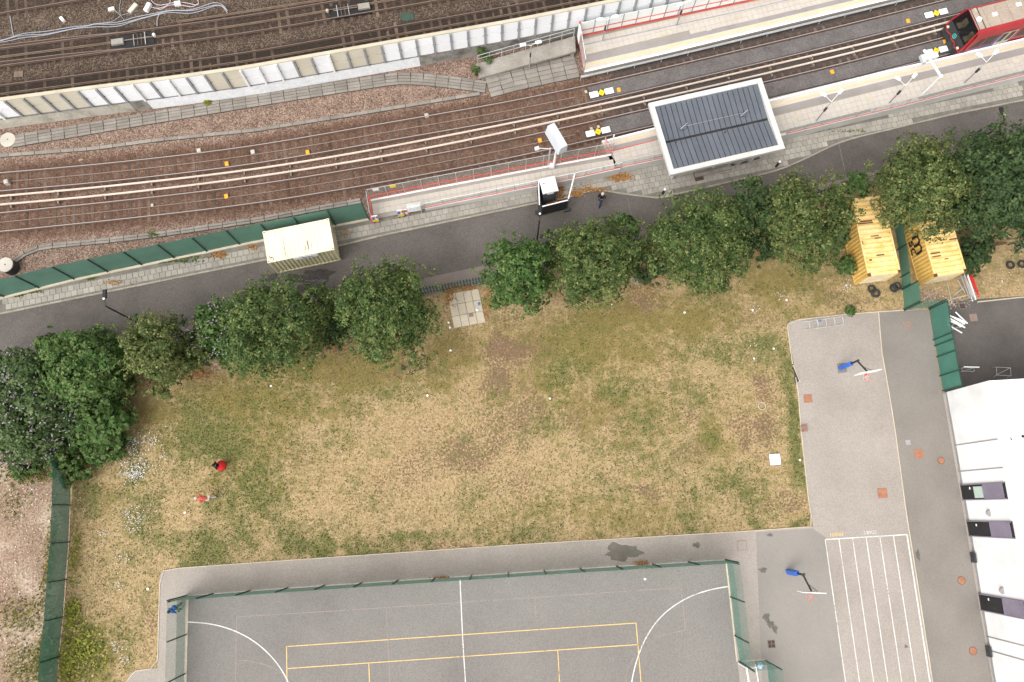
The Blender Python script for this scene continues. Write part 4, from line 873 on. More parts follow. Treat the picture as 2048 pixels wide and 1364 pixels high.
for u, v in ((2.0, 2.45), (6.7, 2.5)):
    br = MB().box(cc(u, v, -.14), (.5, .3, .06), rzc).build('roof_bracket', 'roof_blue', t); MB().tube([cc(u-.2, v+.1, -.1), cc(u+.3, v-.1, .25)], .02, 5).build('aerial', 'steel_galv', br)
MB().tube([cc(2.2, 2.45, .0), cc(6.6, 2.45, .0)], .008, 5).build('safety_line', 'steel_galv', t)
for u in (1.3, 2.6, 3.9, 5.0, 6.1, 7.3):   # leaves and moss caught at the gutter
    MB().prism([(cc(u+random.uniform(-.12, .12), vv+.25+random.uniform(-.1, .1)).xy) for _ in range(3)], ZC-.245, ZC-.235).build('debris', 'gutter', t)
# steps under the canopy
t = thing('entrance_steps', 'concrete steps from the pavement up under the canopy', 'steps', cc(LX/2, LY*.8, -ZC))
for i in range(4): MB().box(cc(LX/2, LY*.72+i*.3, -ZC+.75-.19*i), (3.0, .32, .19), rzc).build('step', 'concrete', t)
for k, (px, py) in enumerate(((1462, 331), (1488, 325), (1512, 318))):
    v = G(px, py, .13); t = thing('cycle_stand', 'bent steel cycle stand beside the canopy', 'cycle stand', v, 'cycle stands by the canopy')
    MB().tube([v+Vector((-.3, -.1, 0)), v+Vector((-.3, -.1, .65)), v+Vector((-.15, -.05, .78)), v+Vector((.15, .05, .78)), v+Vector((.3, .1, .65)), v+Vector((.3, .1, 0))], .03, 6).build('hoop', 'steel_galv', t)
    MB().box(v+Vector((0, 0, .01)), (.75, .12, .02), .32).build('base_plate', 'steel_dark', t)
for px, py, lab in ((1552, 333, 'dark bollard with white top beside the canopy steps'), (1325, 388, 'dark bollard with white top at the bulge of the kerb')):
    v = G(px, py, .13); t = thing('bollard', lab, 'bollard', v); MB().lathe(v, [(.09, 0), (.085, .82)], 12).build('post', 'black_paint', t); MB().lathe(v+Vector((0, 0, .82)), [(.095, 0), (.095, .1), (.05, .13)], 12).build('cap', 'paint_white', t)

# ------------------------------------------------------------------ masts, signs, lamps
b_ = G(1107, 335, ZP); t = thing('display_mast', 'white mast with a large grey display cabinet over the ramp', 'display', b_)
MB().tube([b_, b_+Vector((0, 0, 3.4))], [.1, .07], 10).build('mast', 'white_steel', t); MB().box(b_+Vector((-.16, .05, .2)), (.3, .3, .4)).build('base_box', 'paint_white', t)
MB().tube([b_+Vector((-.42, .2, .1)), b_+Vector((-.42, .2, 2.9))], .07, 8).build('second_mast', 'steel_galv', t)
cab = b_+Vector((-.1, .5, 3.75)); hd = math.radians(-62)
q = [(-1.0, -.3, -.5), (1.0, -.3, -.5), (1.0, .42, -.5), (-1.0, .42, -.5), (-1.0, -.12, .45), (1.0, -.12, .45), (1.0, .42, .45), (-1.0, .42, .45)]
R_ = Matrix.Rotation(hd, 3, 'Z'); MB().add([cab+R_ @ Vector(v) for v in q], [(3, 2, 1, 0), (4, 5, 6, 7), (0, 1, 5, 4), (1, 2, 6, 5), (2, 3, 7, 6), (3, 0, 4, 7)]).build('cabinet', 'grey_cabinet', t)
MB().box(cab+R_ @ Vector((0, .43, -.02)), (1.6, .04, .6), hd).build('screen', 'steel_dark', t)
MB().tube([b_+Vector((0, 0, 3.3)), cab+Vector((0, 0, -.3))], .05, 8).build('arm', 'white_steel', t)
MB().tube([b_+Vector((-.42, .2, 2.8)), b_+Vector((-1.3, .2, 2.9))], .025, 6).build('camera_arm', 'white_steel', t); MB().box(b_+Vector((-1.4, .18, 2.9)), (.3, .22, .25), .3, bev=.03).build('camera', 'lamp_white', t)
b_ = G(1846, 188, ZP); t = thing('display_mast', 'white cantilever mast with display box reaching over the platform edge', 'display', b_)
MB().tube([b_, b_+Vector((0, 0, 2.6))], [.09, .07], 10).build('mast', 'white_steel', t); MB().box(b_+Vector((-.5, 1.05, 2.62)), (.16, 2.6, .1), math.atan2(1.05, -.5)-math.pi/2).build('arm', 'white_steel', t)
MB().lathe(b_+Vector((0, 0, 2.6)), [(.13, 0), (.13, .12), (.06, .16)], 10).build('cap', 'lamp_white', t)
MB().box(b_+Vector((-.55, 1.75, 2.35)), (1.15, .42, .55), .25, bev=.03).build('display_box', 'lamp_white', t); MB().box(b_+Vector((-1.05, 1.6, 2.3)), (.25, .7, .3), .25).build('bracket', 'grey_cabinet', t)
def platform_lamp(base, h, lab, heads=((-.55, .35), (.5, .55)), lean=.0, z=ZP, group='twin headed platform lamps'):
    b_ = G(*base, z); t = thing('platform_lamp', lab, 'lamp', b_, group)
    MB().tube([b_, b_+Vector((0, 0, h*.5))], .05, 8).build('post', 'post_grey', t); MB().tube([b_+Vector((0, 0, h*.5)), b_+Vector((0, 0, h))], .032, 8).build('upper_post', 'steel_galv', t)
    MB().tube([b_+Vector((0, 0, h*.35)), b_+Vector((0, 0, h*.35+.08))], .06, 8).build('red_band', 'red_rail', t); MB().box(b_+Vector((.0, .0, h*.62)), (.12, .14, .55)).build('speaker_box', 'steel_dark', t)
    for dx, dy in heads:
        e = b_+Vector((dx, dy, h+.28)); MB().tube([b_+Vector((0, 0, h)), e], .02, 6).build('arm', 'lamp_white', t)
        MB().box(e+Vector((dx*.25, dy*.25, .03)), (.46, .24, .09), math.atan2(dy, dx), bev=.02).build('lamp_head', 'lamp_white', t)
platform_lamp((1632, 242), 3.0, 'white twin headed lamp nearest the canopy on the lower platform')
platform_lamp((1778, 206), 2.6, 'white twin headed lamp between canopy and cantilever mast')
platform_lamp((1928, 166), 3.0, 'white twin headed lamp on the platform alongside the train')
platform_lamp((1205, 81), 2.7, 'white twin headed lamp at the fence end of the upper platform', ((-.45, -.1), (.5, .1)))
platform_lamp((1353, 50), 2.7, 'white twin headed lamp farther along the upper platform', ((-.3, -.2), (.35, .15)))
platform_lamp((1059, 137), 3.2, 'white twin headed lamp standing through the concrete ramp', ((-.5, -.1), (.45, .1)), z=.05)
def street_lamp(top, h, lab, arm):
    r = Vector((top[0]-NX, top[1]-NY))*(CAMH-h)/CAMH; p = G(NX+r[0], NY+r[1], .06)
    p = base_of(top[0], top[1], h); t = thing('street_lamp', lab, 'street lamp', p, 'black street lamps along the road')
    MB().lathe(p, [(.11, -.04), (.1, 1.2), (.065, 1.3), (.05, h)], 10).build('post', 'black_paint', t)
    a = Vector((*arm, 0)).normalized(); q = p+Vector((0, 0, h)); MB().tube([q, q+a*.25+Vector((0, 0, .1)), q+a*.55+Vector((0, 0, .12))], .035, 6).build('arm', 'black_paint', t)
    hd = MB().box(q+a*.8+Vector((0, 0, .14)), (.62, .28, .14), math.atan2(a.y, a.x), bev=.05).build('lamp_head', 'black_paint', t)
    MB().lathe(q+a*.45+Vector((0, 0, .2)), [(.07, 0), (.08, .06), (.03, .1)], 8).build('photocell', 'lamp_white', hd)
street_lamp((211, 612), 6.0, 'slim black street lamp rising out of the yellow tipped tree', (-.1, 1))
street_lamp((1079, 442), 6.0, 'slim black street lamp beside the portable toilet', (.02, .4))
street_lamp((2008, 244), 6.0, 'slim black street lamp over the road near the dark tree', (-.15, 1))

# signs at the foot of the ramp
def totem(px, py, lab, parts, w=.46, h=1.35, rz=.18, z=.14):
    b_ = G(px, py, z); t = thing('sign_panel', lab, 'sign', b_); d = Vector((math.cos(rz), math.sin(rz), 0)); nrm = Vector((math.sin(rz), -math.cos(rz), 0))
    for s in (-1, 1): MB().box(b_+d*(w/2-.04)*s+Vector((0, 0, h/2)), (.05, .05, h), rz).build('post', 'black_paint', t)
    MB().box(b_+Vector((0, 0, .25+h/2)), (w, .05, h-.15), rz).build('board', 'paint_white', t)
    for u0, u1, z0, z1, mt in parts: MB().box(b_+d*((u0+u1)/2*w)+nrm*.035+Vector((0, 0, .3+(z0+z1)/2*(h-.2))), ((u1-u0)*w, .02, (z1-z0)*(h-.2)), rz).build('print', mt, t)
rows = [(-.45, .45, .05, .38, 'yellow_sign'), (-.45, -.02, .45, .7, 'sign_blue'), (-.45, .05, .74, .9, 'sign_blue'), (.1, .25, .7, .92, 'yellow_sign'), (.28, .46, .66, .92, 'black_paint')]
totem(754, 446, 'blue and yellow notice board beside the red post', rows); totem(804, 435, 'blue and yellow notice board beside the map case', rows)
totem(815, 431, 'red and white notice board between blue board and map case', [(-.45, .45, .62, .95, 'red_rail'), (.2, .48, .1, .5, 'red_rail')], .4, 1.1)
b_ = G(831, 428, .14); t = thing('map_case', 'glazed map case on legs at the pavement edge', 'notice board', b_)
for s in (-.5, .5): MB().box(b_+Vector((s, s*.18, .8)), (.07, .07, 1.6), .18).build('leg', 'steel_galv', t)
MB().box(b_+Vector((0, 0, 1.15)), (1.02, .12, .95), .18).build('case', 'screen_white', t); MB().box(b_+Vector((.01, -.07, 1.15)), (.86, .02, .78), .18).build('map', 'panel_white', t)
MB().box(b_+Vector((0, .05, 1.72)), (1.1, .3, .05), .18, rx=.25).build('hood', 'glass_panel', t)
for dx, dz in ((-.25, .2), (.28, .18), (0, -.1)): MB().box(b_+Vector((dx, -.09+dx*.18, 1.15+dz)), (.1, .012, .05), .18).build('print', 'sign_blue', t)

# ================================================================== fences
def mesh_fence(lab, base, h, mat, step=None, posts=None, name='mesh_fence', lower=None, rail_top=False, group=None, plinth=None, side=1):
    P_ = posts if posts else resample(base, step); t = thing(name, lab, 'fence', P_[0], group)
    pmesh = MB().box((0, 0, h/2), (.07, .07, h)).mesh('post', 'green_post')
    for i, p in enumerate(P_):
        d = P_[min(i+1, len(P_)-1)]-P_[max(i-1, 0)]; inst('post', pmesh, t, p, math.atan2(d.y, d.x))
    for a, b_ in zip(P_, P_[1:]):
        d = b_-a; nn = left(d)*.045*side
        for z0, z1, mt in ([(0.06, h, mat)] if lower is None else [(.05, lower[0], lower[1]), (lower[0], h, mat)]):
            q = MB(); q.add([a+nn+Vector((0, 0, z0)), b_+nn+Vector((0, 0, z0)), b_+nn+Vector((0, 0, z1)), a+nn+Vector((0, 0, z1))], [(0, 1, 2, 3)]); q.build('mesh_panel', mt, t)
    if rail_top: MB().tube([p+Vector((0, 0, h)) for p in P_], .025, 6).build('top_rail', 'green_post', t)
    if plinth: MB().sweep(P_, [(-.12, -.05), (-.12, .14), (.06, .14), (.06, -.05)]).build('plinth', plinth, t)
    return t
FP = [G(x, y, .1) for x, y in [(-140, 632), (-66, 615), (10, 594.5), (80, 577), (150, 559.5), (217, 545), (285, 531), (350, 517), (415, 504), (480, 490), (545, 477), (608, 464.5), (672, 451.5), (738, 438.5)]]
mesh_fence('tall dark green mesh fence between the tracks and the pavement', None, 3.15, 'green_mesh', posts=FP, plinth='edging')
LP = [G(x, y, .02) for x, y in [(128, 870), (135, 912), (144, 938), (142, 1010), (139, 1084), (133, 1159), (128, 1233), (119, 1313), (116, 1392), (112, 1470)]]
mesh_fence('dense green mesh fence between the field and the rubble yard', None, 2.42, 'green_mesh', posts=LP, side=-1)
NP = [G(x, y, .04) for x, y in [(372, 1191), (426, 1187), (500, 1181), (575, 1175.5), (649, 1170.5), (723, 1165.5), (796, 1160.5), (870, 1155.5), (943, 1151), (1016, 1146), (1088, 1141), (1160, 1136.5), (1233, 1132), (1305, 1128), (1377, 1123.5), (1451, 1119)]]
t = mesh_fence('green court fence along the asphalt path by the grass', None, 3.25, 'court_mesh', posts=NP, lower=(1.6, 'court_mesh'), side=-1)
for px, py in ((976, 1155), (1130, 1145), (1284, 1136)): MB().box(G(px, py, 2.0), (.42, .03, .1), .07).build('white_tag', 'paint_white', t)
WP = [NP[0]+Vector((.05, -.1, 0))]+[G(x, y, .04) for x, y in [(372.5, 1269), (370.5, 1347), (368.5, 1425), (366, 1505)]]
mesh_fence('green court fence on the side of the person in blue', None, 3.25, 'green_mesh_light', posts=WP, lower=(1.6, 'green_mesh_mid'), side=-1)
EP = [NP[-1]+Vector((.02, -.12, 0))]+[G(x, y, .04) for x, y in [(1461, 1194), (1469, 1271), (1478, 1323)]]
mesh_fence('green court fence facing the basketball hoop', None, 3.25, 'green_mesh_light', posts=EP, lower=(1.6, 'green_mesh_mid'))
GP = [G(x, y, .05) for x, y in [(1480, 1325), (1531, 1321), (1540, 1400), (1548, 1480)]]
mesh_fence('green fence round the goal recess at the court corner', None, 3.25, 'green_mesh_light', posts=GP, lower=(1.6, 'green_mesh_mid'), name='recess_fence')
mesh_fence('lower green mesh fence running between the two yellow containers', None, 1.35, 'green_mesh', posts=[G(x, y, .03) for x, y in [(1785, 440), (1795, 500), (1801, 555), (1803, 578)]])
mesh_fence('taller green fence panel beside the stacked tyres', None, 2.45, 'green_mesh', posts=[G(x, y, .03) for x, y in [(1803.5, 580), (1807, 619)]])
mesh_fence('short green fence panel square to the container fence', None, 2.5, 'green_mesh_mid', posts=[G(x, y, .03) for x, y in [(1809, 621), (1857, 616)]])
t = mesh_fence('green fence with pale sheets between playground and service yard', None, 2.55, 'green_mesh', posts=[G(x, y, .03) for x, y in [(1858, 619), (1866, 680), (1869, 692), (1873, 714), (1879, 752), (1885, 782)]], rail_top=True)
for a, b_ in (((1878, 733), (1881, 748)), ((1881, 752), (1884, 774))):
    pa, pb = G(*a, .03), G(*b_, .03); nn = left(pb-pa)*.06; q = MB(); q.add([pa+nn+Vector((0, 0, .9)), pb+nn+Vector((0, 0, .6)), pb+nn+Vector((0, 0, 1.6)), pa+nn+Vector((0, 0, 2.1))], [(0, 1, 2, 3)]); q.build('plastic_sheet', 'screen_green', t)
mesh_fence('low green fence panel in the shade beyond the yellow container', None, 1.4, 'green_mesh', posts=[G(x, y, .03) for x, y in [(1912, 498), (1940, 488)]])

# palisade along the trees
t = thing('palisade_fence', 'dark green palisade fence along the foot of the trees', 'fence', G(960, 567, .0))
PP = resample([G(x, y, .0) for x, y in PALI], .23); pm1 = MB().box((0, 0, .85), (.09, .03, 1.62)).add([(-.037, -.015, 1.66), (.037, -.015, 1.66), (.037, .015, 1.66), (-.037, .015, 1.66), (0, 0, 1.8)], [(0, 1, 4), (1, 2, 4), (2, 3, 4), (3, 0, 4)]).mesh('pale', 'green_post')
pm('pale_green', [(.02, .062, .05), (.034, .09, .072)], 2, famt=.1); pm1.materials[0] = MAT['pale_green']
for i, (a, b_) in enumerate(zip(PP, PP[1:])):
    if i < 290: inst('pale', pm1, t, a, math.atan2((b_-a).y, (b_-a).x))
for z in (.35, 1.4): MB().sweep(PP, [(-.05, z-.03), (-.05, z+.03), (-.02, z+.03), (-.02, z-.03)]).build('rail', 'pale_green', t)
for p in PP[::12]: MB().box(p+Vector((0, -.08, .85)), (.1, .08, 1.7)).build('post', 'pale_green', t)

# ================================================================== containers
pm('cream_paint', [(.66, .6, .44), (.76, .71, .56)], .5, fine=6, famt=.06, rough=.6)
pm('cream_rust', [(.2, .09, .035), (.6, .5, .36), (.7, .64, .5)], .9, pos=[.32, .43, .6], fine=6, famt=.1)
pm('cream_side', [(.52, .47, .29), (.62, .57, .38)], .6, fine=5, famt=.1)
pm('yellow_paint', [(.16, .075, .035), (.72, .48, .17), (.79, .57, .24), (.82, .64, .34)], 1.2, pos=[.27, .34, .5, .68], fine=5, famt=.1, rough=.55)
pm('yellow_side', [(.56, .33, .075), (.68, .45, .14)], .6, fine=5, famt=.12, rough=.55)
pm('yellow_door', [(.5, .4, .25), (.7, .6, .42)], 1.4, fine=6, famt=.15)
pm('rust', [(.08, .035, .018), (.2, .09, .04)], 3, famt=.3)
def corr(p0, p1, h, depth, pitch, outward, name, mat, parent, z0=.14):
    """corrugated steel wall from p0 to p1"""
    d = p1-p0; L = d.length; u = d.normalized(); n = max(4, int(L/pitch)); pr = []
    for i in range(n):
        for f, o_ in ((.0, 0), (.3, 0), (.5, depth), (.8, depth)): pr.append(((i+f)*L/n, o_))
    pr.append((L, 0)); mb = MB(); k = len(pr)
    vs = [p0+u*s-outward*o_+Vector((0, 0, z0)) for s, o_ in pr]+[p0+u*s-outward*o_+Vector((0, 0, h)) for s, o_ in pr]
    return mb.add(vs, [(i, i+1, k+i+1, k+i) for i in range(k-1)]).build(name, mat, parent)
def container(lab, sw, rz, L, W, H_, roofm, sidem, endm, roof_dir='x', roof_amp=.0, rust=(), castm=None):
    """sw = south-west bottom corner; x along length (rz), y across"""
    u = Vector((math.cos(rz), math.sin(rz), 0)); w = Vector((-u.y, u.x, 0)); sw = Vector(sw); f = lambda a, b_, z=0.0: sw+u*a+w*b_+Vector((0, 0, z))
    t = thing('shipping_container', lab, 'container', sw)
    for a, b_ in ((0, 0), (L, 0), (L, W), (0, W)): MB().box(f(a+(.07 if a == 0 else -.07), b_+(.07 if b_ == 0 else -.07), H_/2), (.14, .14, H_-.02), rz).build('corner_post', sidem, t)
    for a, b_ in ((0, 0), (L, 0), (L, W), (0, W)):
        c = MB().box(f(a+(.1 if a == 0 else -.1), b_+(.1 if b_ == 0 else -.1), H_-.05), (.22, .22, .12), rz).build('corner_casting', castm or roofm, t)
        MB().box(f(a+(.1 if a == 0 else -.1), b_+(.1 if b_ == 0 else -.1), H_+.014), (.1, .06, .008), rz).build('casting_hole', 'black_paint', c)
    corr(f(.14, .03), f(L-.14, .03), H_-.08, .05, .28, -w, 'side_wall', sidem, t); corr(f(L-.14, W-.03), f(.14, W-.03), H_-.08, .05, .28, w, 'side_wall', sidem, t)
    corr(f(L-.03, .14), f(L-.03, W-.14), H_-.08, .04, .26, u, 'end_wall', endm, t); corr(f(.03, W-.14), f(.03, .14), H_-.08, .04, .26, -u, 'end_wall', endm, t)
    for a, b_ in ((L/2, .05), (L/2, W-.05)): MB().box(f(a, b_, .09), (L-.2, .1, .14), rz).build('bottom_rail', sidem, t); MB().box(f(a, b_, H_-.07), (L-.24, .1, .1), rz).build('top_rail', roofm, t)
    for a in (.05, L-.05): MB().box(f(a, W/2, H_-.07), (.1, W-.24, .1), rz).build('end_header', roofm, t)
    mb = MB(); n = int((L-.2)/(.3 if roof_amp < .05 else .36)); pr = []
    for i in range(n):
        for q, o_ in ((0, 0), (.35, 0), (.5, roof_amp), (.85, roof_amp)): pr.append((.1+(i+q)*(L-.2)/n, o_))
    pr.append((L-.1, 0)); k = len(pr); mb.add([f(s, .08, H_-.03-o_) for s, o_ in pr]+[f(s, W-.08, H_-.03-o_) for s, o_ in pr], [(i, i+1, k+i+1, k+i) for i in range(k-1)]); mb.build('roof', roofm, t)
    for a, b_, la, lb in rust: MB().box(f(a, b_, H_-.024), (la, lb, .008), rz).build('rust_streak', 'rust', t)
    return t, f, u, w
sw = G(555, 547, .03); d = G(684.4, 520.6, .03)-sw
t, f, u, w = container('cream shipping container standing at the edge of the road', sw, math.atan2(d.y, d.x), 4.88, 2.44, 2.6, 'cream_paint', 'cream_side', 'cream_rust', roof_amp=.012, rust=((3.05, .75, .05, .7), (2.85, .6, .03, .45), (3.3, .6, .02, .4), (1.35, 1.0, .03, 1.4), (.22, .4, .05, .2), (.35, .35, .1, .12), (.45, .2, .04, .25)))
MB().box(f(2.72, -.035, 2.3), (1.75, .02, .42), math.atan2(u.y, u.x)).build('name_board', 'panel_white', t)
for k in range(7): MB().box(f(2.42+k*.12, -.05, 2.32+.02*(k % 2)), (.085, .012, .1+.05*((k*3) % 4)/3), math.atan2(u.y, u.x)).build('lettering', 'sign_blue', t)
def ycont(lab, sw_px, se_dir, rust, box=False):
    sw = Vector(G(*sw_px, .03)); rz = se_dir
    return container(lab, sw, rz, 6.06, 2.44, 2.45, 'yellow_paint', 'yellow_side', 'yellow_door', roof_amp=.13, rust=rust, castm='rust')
# long axis points away from the playground; south-west corner is placed on its base
def yellow(lab, sw_px, top_sw, top_se, rust):
    sw = G(*sw_px, .03); e = G(*top_se, 2.45)-G(*top_sw, 2.45); e.z = 0; rz = math.atan2(e.y, e.x)+math.pi/2
    se = sw+e.normalized()*2.44                 # container() wants x along the length and y across to its left: start at the south-east corner
    return container(lab, se, rz, 6.06, 2.44, 2.45, 'yellow_paint', 'yellow_side', 'yellow_door', roof_amp=.13, rust=rust, castm='rust')
yellow('yellow shipping container with rusty roof streaks beside the stacked tyres', (1708, 571), (1735.5, 551), (1804.4, 543), ((4.2, 1.7, .12, .9), (4.05, 1.75, .1, 1.1), (3.0, 1.3, .08, .6), (2.8, 1.1, .08, .5), (1.5, 1.2, .1, .6), (1.2, 2.0, .12, .2), (2.6, 2.3, .25, .06)))
t, f, u, w = yellow('yellow shipping container with black lettering on its side', (1836, 572), (1865.2, 548.8), (1929, 538.6), ((2.6, .3, .1, .6), (1.75, 1.9, .1, .7), (1.5, 1.9, .08, .7), (1.2, 1.2, .08, .3)))
rz = math.atan2(u.y, u.x); pos = f(3.0, 2.475, 1.75); 
text_mesh('lettering', 'm', 2.0, 'black_paint', t, f(2.85, 2.45, 1.55), (math.pi/2, 0, rz+math.pi), .01, 1.1); text_mesh('lettering', 'sc', 1.3, 'black_paint', t, f(2.85, 2.45, .75), (math.pi/2, 0, rz+math.pi), .01, 1.1)

# ================================================================== portable toilet in its enclosure
q = GS([(1078.4, 358), (1109.6, 351), (1117, 380.8), (1086, 387.4)], 2.3); c = sum(q, Vector())/4; e = q[1]-q[0]; rz = math.atan2(e.y, e.x)
t = thing('portable_toilet', 'portable toilet cabin with white roof inside a black enclosure', 'portable toilet', (c.x, c.y, .1))
pm('cabin_grey', [(.06, .065, .075), (.09, .095, .105)], 1, famt=.08); u = e.normalized(); w = left(e)
MB().box((c.x, c.y, 1.12), (1.05, 1.05, 2.1), rz).build('cabin', 'cabin_grey', t)
r_ = MB().box((c.x, c.y, 2.24), (1.2, 1.2, .2), rz, bev=.06).build('roof', 'lamp_white', t); MB().lathe(Vector((c.x, c.y, 2.34))+u*-.35+w*.15, [(.05, 0), (.05, .05)], 8).build('vent', 'black_paint', r_)
dd_ = MB().box(Vector((c.x, c.y, 1.1))-w*.54, (.7, .05, 1.85), rz).build('door', 'cabin_grey', t); MB().box(Vector((c.x, c.y, 1.95))-w*.58, (.5, .04, .12), rz).build('vent_grille', 'panel_white', dd_)
t = thing('hoarding_enclosure', 'black hoarding panels with white top rails round the toilet', 'enclosure', base_of(1079, 414, 1.8))
for a, b_, m2 in (((1076.7, 360), (1079, 413), 'black_paint'), ((1079.5, 414.5), (1136, 400.5), 'black_paint'), ((1136.5, 398), (1150, 346), 'black_paint')):
    A, B_ = base_of(*a, 1.8), base_of(*b_, 1.8); dv = B_-A; rz = math.atan2(dv.y, dv.x); n = max(2, int(dv.length/.42))
    open_ = a[0] == 1136.5
    if not open_:
        for i in range(n): MB().box(A+dv*((i+.5)/n)+Vector((0, 0, .92)), (dv.length/n-.012, .04+.012*(i % 2), 1.72), rz).build('board', 'black_paint', t)
    else:
        for i in range(2): MB().box(A+dv*i+Vector((0, 0, .9)), (.06, .06, 1.8), rz).build('post', 'steel_galv', t)
    MB().box((A+B_)/2+Vector((0, 0, 1.82)), (dv.length, .08, .06), rz).build('top_rail', 'lamp_white', t)
    for p in (A, B_): MB().box(p+Vector((0, 0, .9)), (.09, .09, 1.8), rz).build('post', 'steel_dark', t)
for px, py in ((1077, 424), (1134, 420)): MB().box(G(px, py, .15), (.5, .25, .18), .2, bev=.03).build('foot_block', 'steel_dark', t)

# ================================================================== school building
pm('render_white', [(.6, .595, .585), (.7, .695, .69), (.74, .74, .735)], .35, fine=6, famt=.03, rough=.8)
pm('plinth_grey', [(.4, .4, .39), (.5, .5, .49)], .6, famt=.06)
pm('roof_white', [(.62, .6, .6), (.74, .73, .73)], .5, fine=5, famt=.05)
pm('bay_purple', [(.17, .145, .19), (.22, .19, .245)], .8, fine=10, famt=.12)
pm('bay_dark', [(.012, .012, .014), (.024, .023, .026)], 1, famt=.1, rough=.25)
pm('blind_green', [(.36, .45, .38), (.42, .51, .44)], 1, famt=.05)
pm('joint', [(.22, .2, .2), (.3, .28, .28)], 1, famt=.05)
HB = 5.4
wl_ = [G(x, y, 0) for x, y in [(1889, 785), (1905, 873), (1921, 968), (1938, 1063), (1959, 1195), (1984, 1345), (2005, 1460), (2030, 1600)]]
t = thing('school_building', 'white rendered building with dark purple window bays', 'building', wl_[0])
E_ = Vector((24, 1.5, 0)); core = wl_+[wl_[-1]+E_, wl_[0]+E_]
MB().prism(core, 0, HB-.5).build('wall', 'render_white', t)
ins = [p+Vector((.75, 0, 0)) for p in wl_]; ins[0] = ins[0]+Vector((0, -.7, 0))
def slab_between(a, b_, z0, z1):
    n = len(a); mb = MB(); mb.add([Vector((p.x, p.y, z1)) for p in a]+[Vector((p.x, p.y, z1)) for p in b_]+[Vector((p.x, p.y, z0)) for p in b_]+[Vector((p.x, p.y, z0)) for p in a],
      [(i, i+1, n+i+1, n+i)[::-1] for i in range(n-1)]+[(n+i, n+i+1, 2*n+i+1, 2*n+i)[::-1] for i in range(n-1)]+[(3*n+i, 3*n+i+1, i+1, i)[::-1] for i in range(n-1)]); return mb
slab_between(wl_, ins, HB-.5, HB).build('parapet', 'render_white', t)
nE = [wl_[0], wl_[0]+E_]; nI = [ins[0], ins[0]+E_]; MB().prism([nE[0], nI[0], nI[1], nE[1]], HB-.5, HB-.004).build('parapet', 'render_white', t)
MB().prism([p+Vector((.02, 0, 0)) for p in ins]+[ins[-1]+E_, ins[0]+E_], HB-.49, HB-.45).build('roof_deck', 'roof_white', t)
MB().sweep(wl_, [(.0, -.02), (.0, .3), (.13, .3), (.13, -.02)]).build('plinth', 'plinth_grey', t)
MB().sweep(wl_, [(-.012, HB-.34), (-.012, HB-.325), (.012, HB-.325), (.012, HB-.34)]).build('joint', 'roof_white', t)
def wall_at(px, py, z=0.0):
    """point of the west wall hit by the ray through a pixel at its foot"""
    v = G(px, py, 0); best = min(((v-(a+(b_-a)*max(0, min(1, (v-a).dot(b_-a)/(b_-a).length_squared)))).length, a, b_) for a, b_ in zip(wl_, wl_[1:]))
    a, b_ = best[1], best[2]; s = max(0, min(1, (v-a).dot(b_-a)/(b_-a).length_squared)); return a+(b_-a)*s+Vector((0, 0, z)), (b_-a).normalized()
for py, px in ((891, 1908), (943, 1917), (1272, 1973), (1300, 1978)):
    p, d = wall_at(px, py); MB().box(p+Vector((0, 0, HB/2))+left(d)*-.005, (.07, .06, HB-.3), math.atan2(d.y, d.x)).build('joint', 'joint', t)
for (p0, p1, blind) in (((1919, 969), (1924, 1001), True), ((1931, 1041), (1937, 1073), False), ((1957, 1186), (1964, 1221), False), ((2000, 1440), (2006, 1475), False)):
    a, d = wall_at(*p0); b_, _ = wall_at(*p1); W_ = (b_-a).length; c = (a+b_)/2; rz = math.atan2(d.y, d.x); nn = left(d)*-1      # outward is to the right of travel southwards -> west
    if nn.x > 0: nn = -nn
    wb = MB().box(c+nn*.01+Vector((0, 0, HB/2-.1)), (W_, .1, HB-.25), rz).build('window_bay', 'bay_dark', t)
    MB().box(c+nn*.045+Vector((0, 0, 3.9)), (W_-.1, .1, 2.1), rz).build('spandrel', 'bay_purple', wb); MB().box(c+nn*.05+Vector((0, 0, 2.8)), (W_-.02, .12, .1), rz).build('transom', 'bay_purple', wb)
    for s in (-1, 1): MB().box(c+d*(W_/2-.04)*s+nn*.05+Vector((0, 0, HB/2-.1)), (.07, .12, HB-.3), rz).build('frame', 'bay_purple', wb)
    if blind: MB().box(c+d*.03+nn*.055+Vector((0, 0, 2.15)), (W_-.35, .1, 1.0), rz).build('blind', 'blind_green', wb)
    else: MB().box(c+nn*.055+Vector((0, 0, 1.55)), (W_-.25, .1, 2.2), rz).build('glass', 'bay_dark', wb)
    MB().box(c-d*(W_/2-.3)+nn*.12+Vector((0, 0, 1.25)), (.16, .05, .06), rz).build('latch', 'paint_white', wb)
for px, py, z in ((1925, 1026, 2.9), (1951, 1173, 2.9)):
    p, d = wall_at(px, py, z); MB().lathe(p+Vector((-.04, 0, 0)), [(.2, -.1), (.24, 0), (.2, .1)], 12).build('wall_light', 'joint', t)
for px, py in ((1934, 1115), (1966, 1302)):
    p, d = wall_at(px, py, .3); MB().box(p+Vector((-.16, 0, 0)), (.12, .7, .5), math.atan2(d.y, d.x)-math.pi/2).build('drain_box', 'steel_dark', t)
v = G(2043, 873, HB-.45); MB().lathe(v, [(.22, 0), (.24, .1), (.14, .14)], 14).build('roof_vent', 'roof_white', t); MB().lathe(v+Vector((0, 0, .14)), [(.1, 0), (.1, .02)], 10).build('vent_hole', 'black_paint', t)
MB().prism(GS([(2012, 850), (2017, 858), (2018, 870), (2025, 880), (2018, 880), (2014, 868)], HB-.44), HB-.446, HB-.44).build('moss_stain', 'gutter', t)

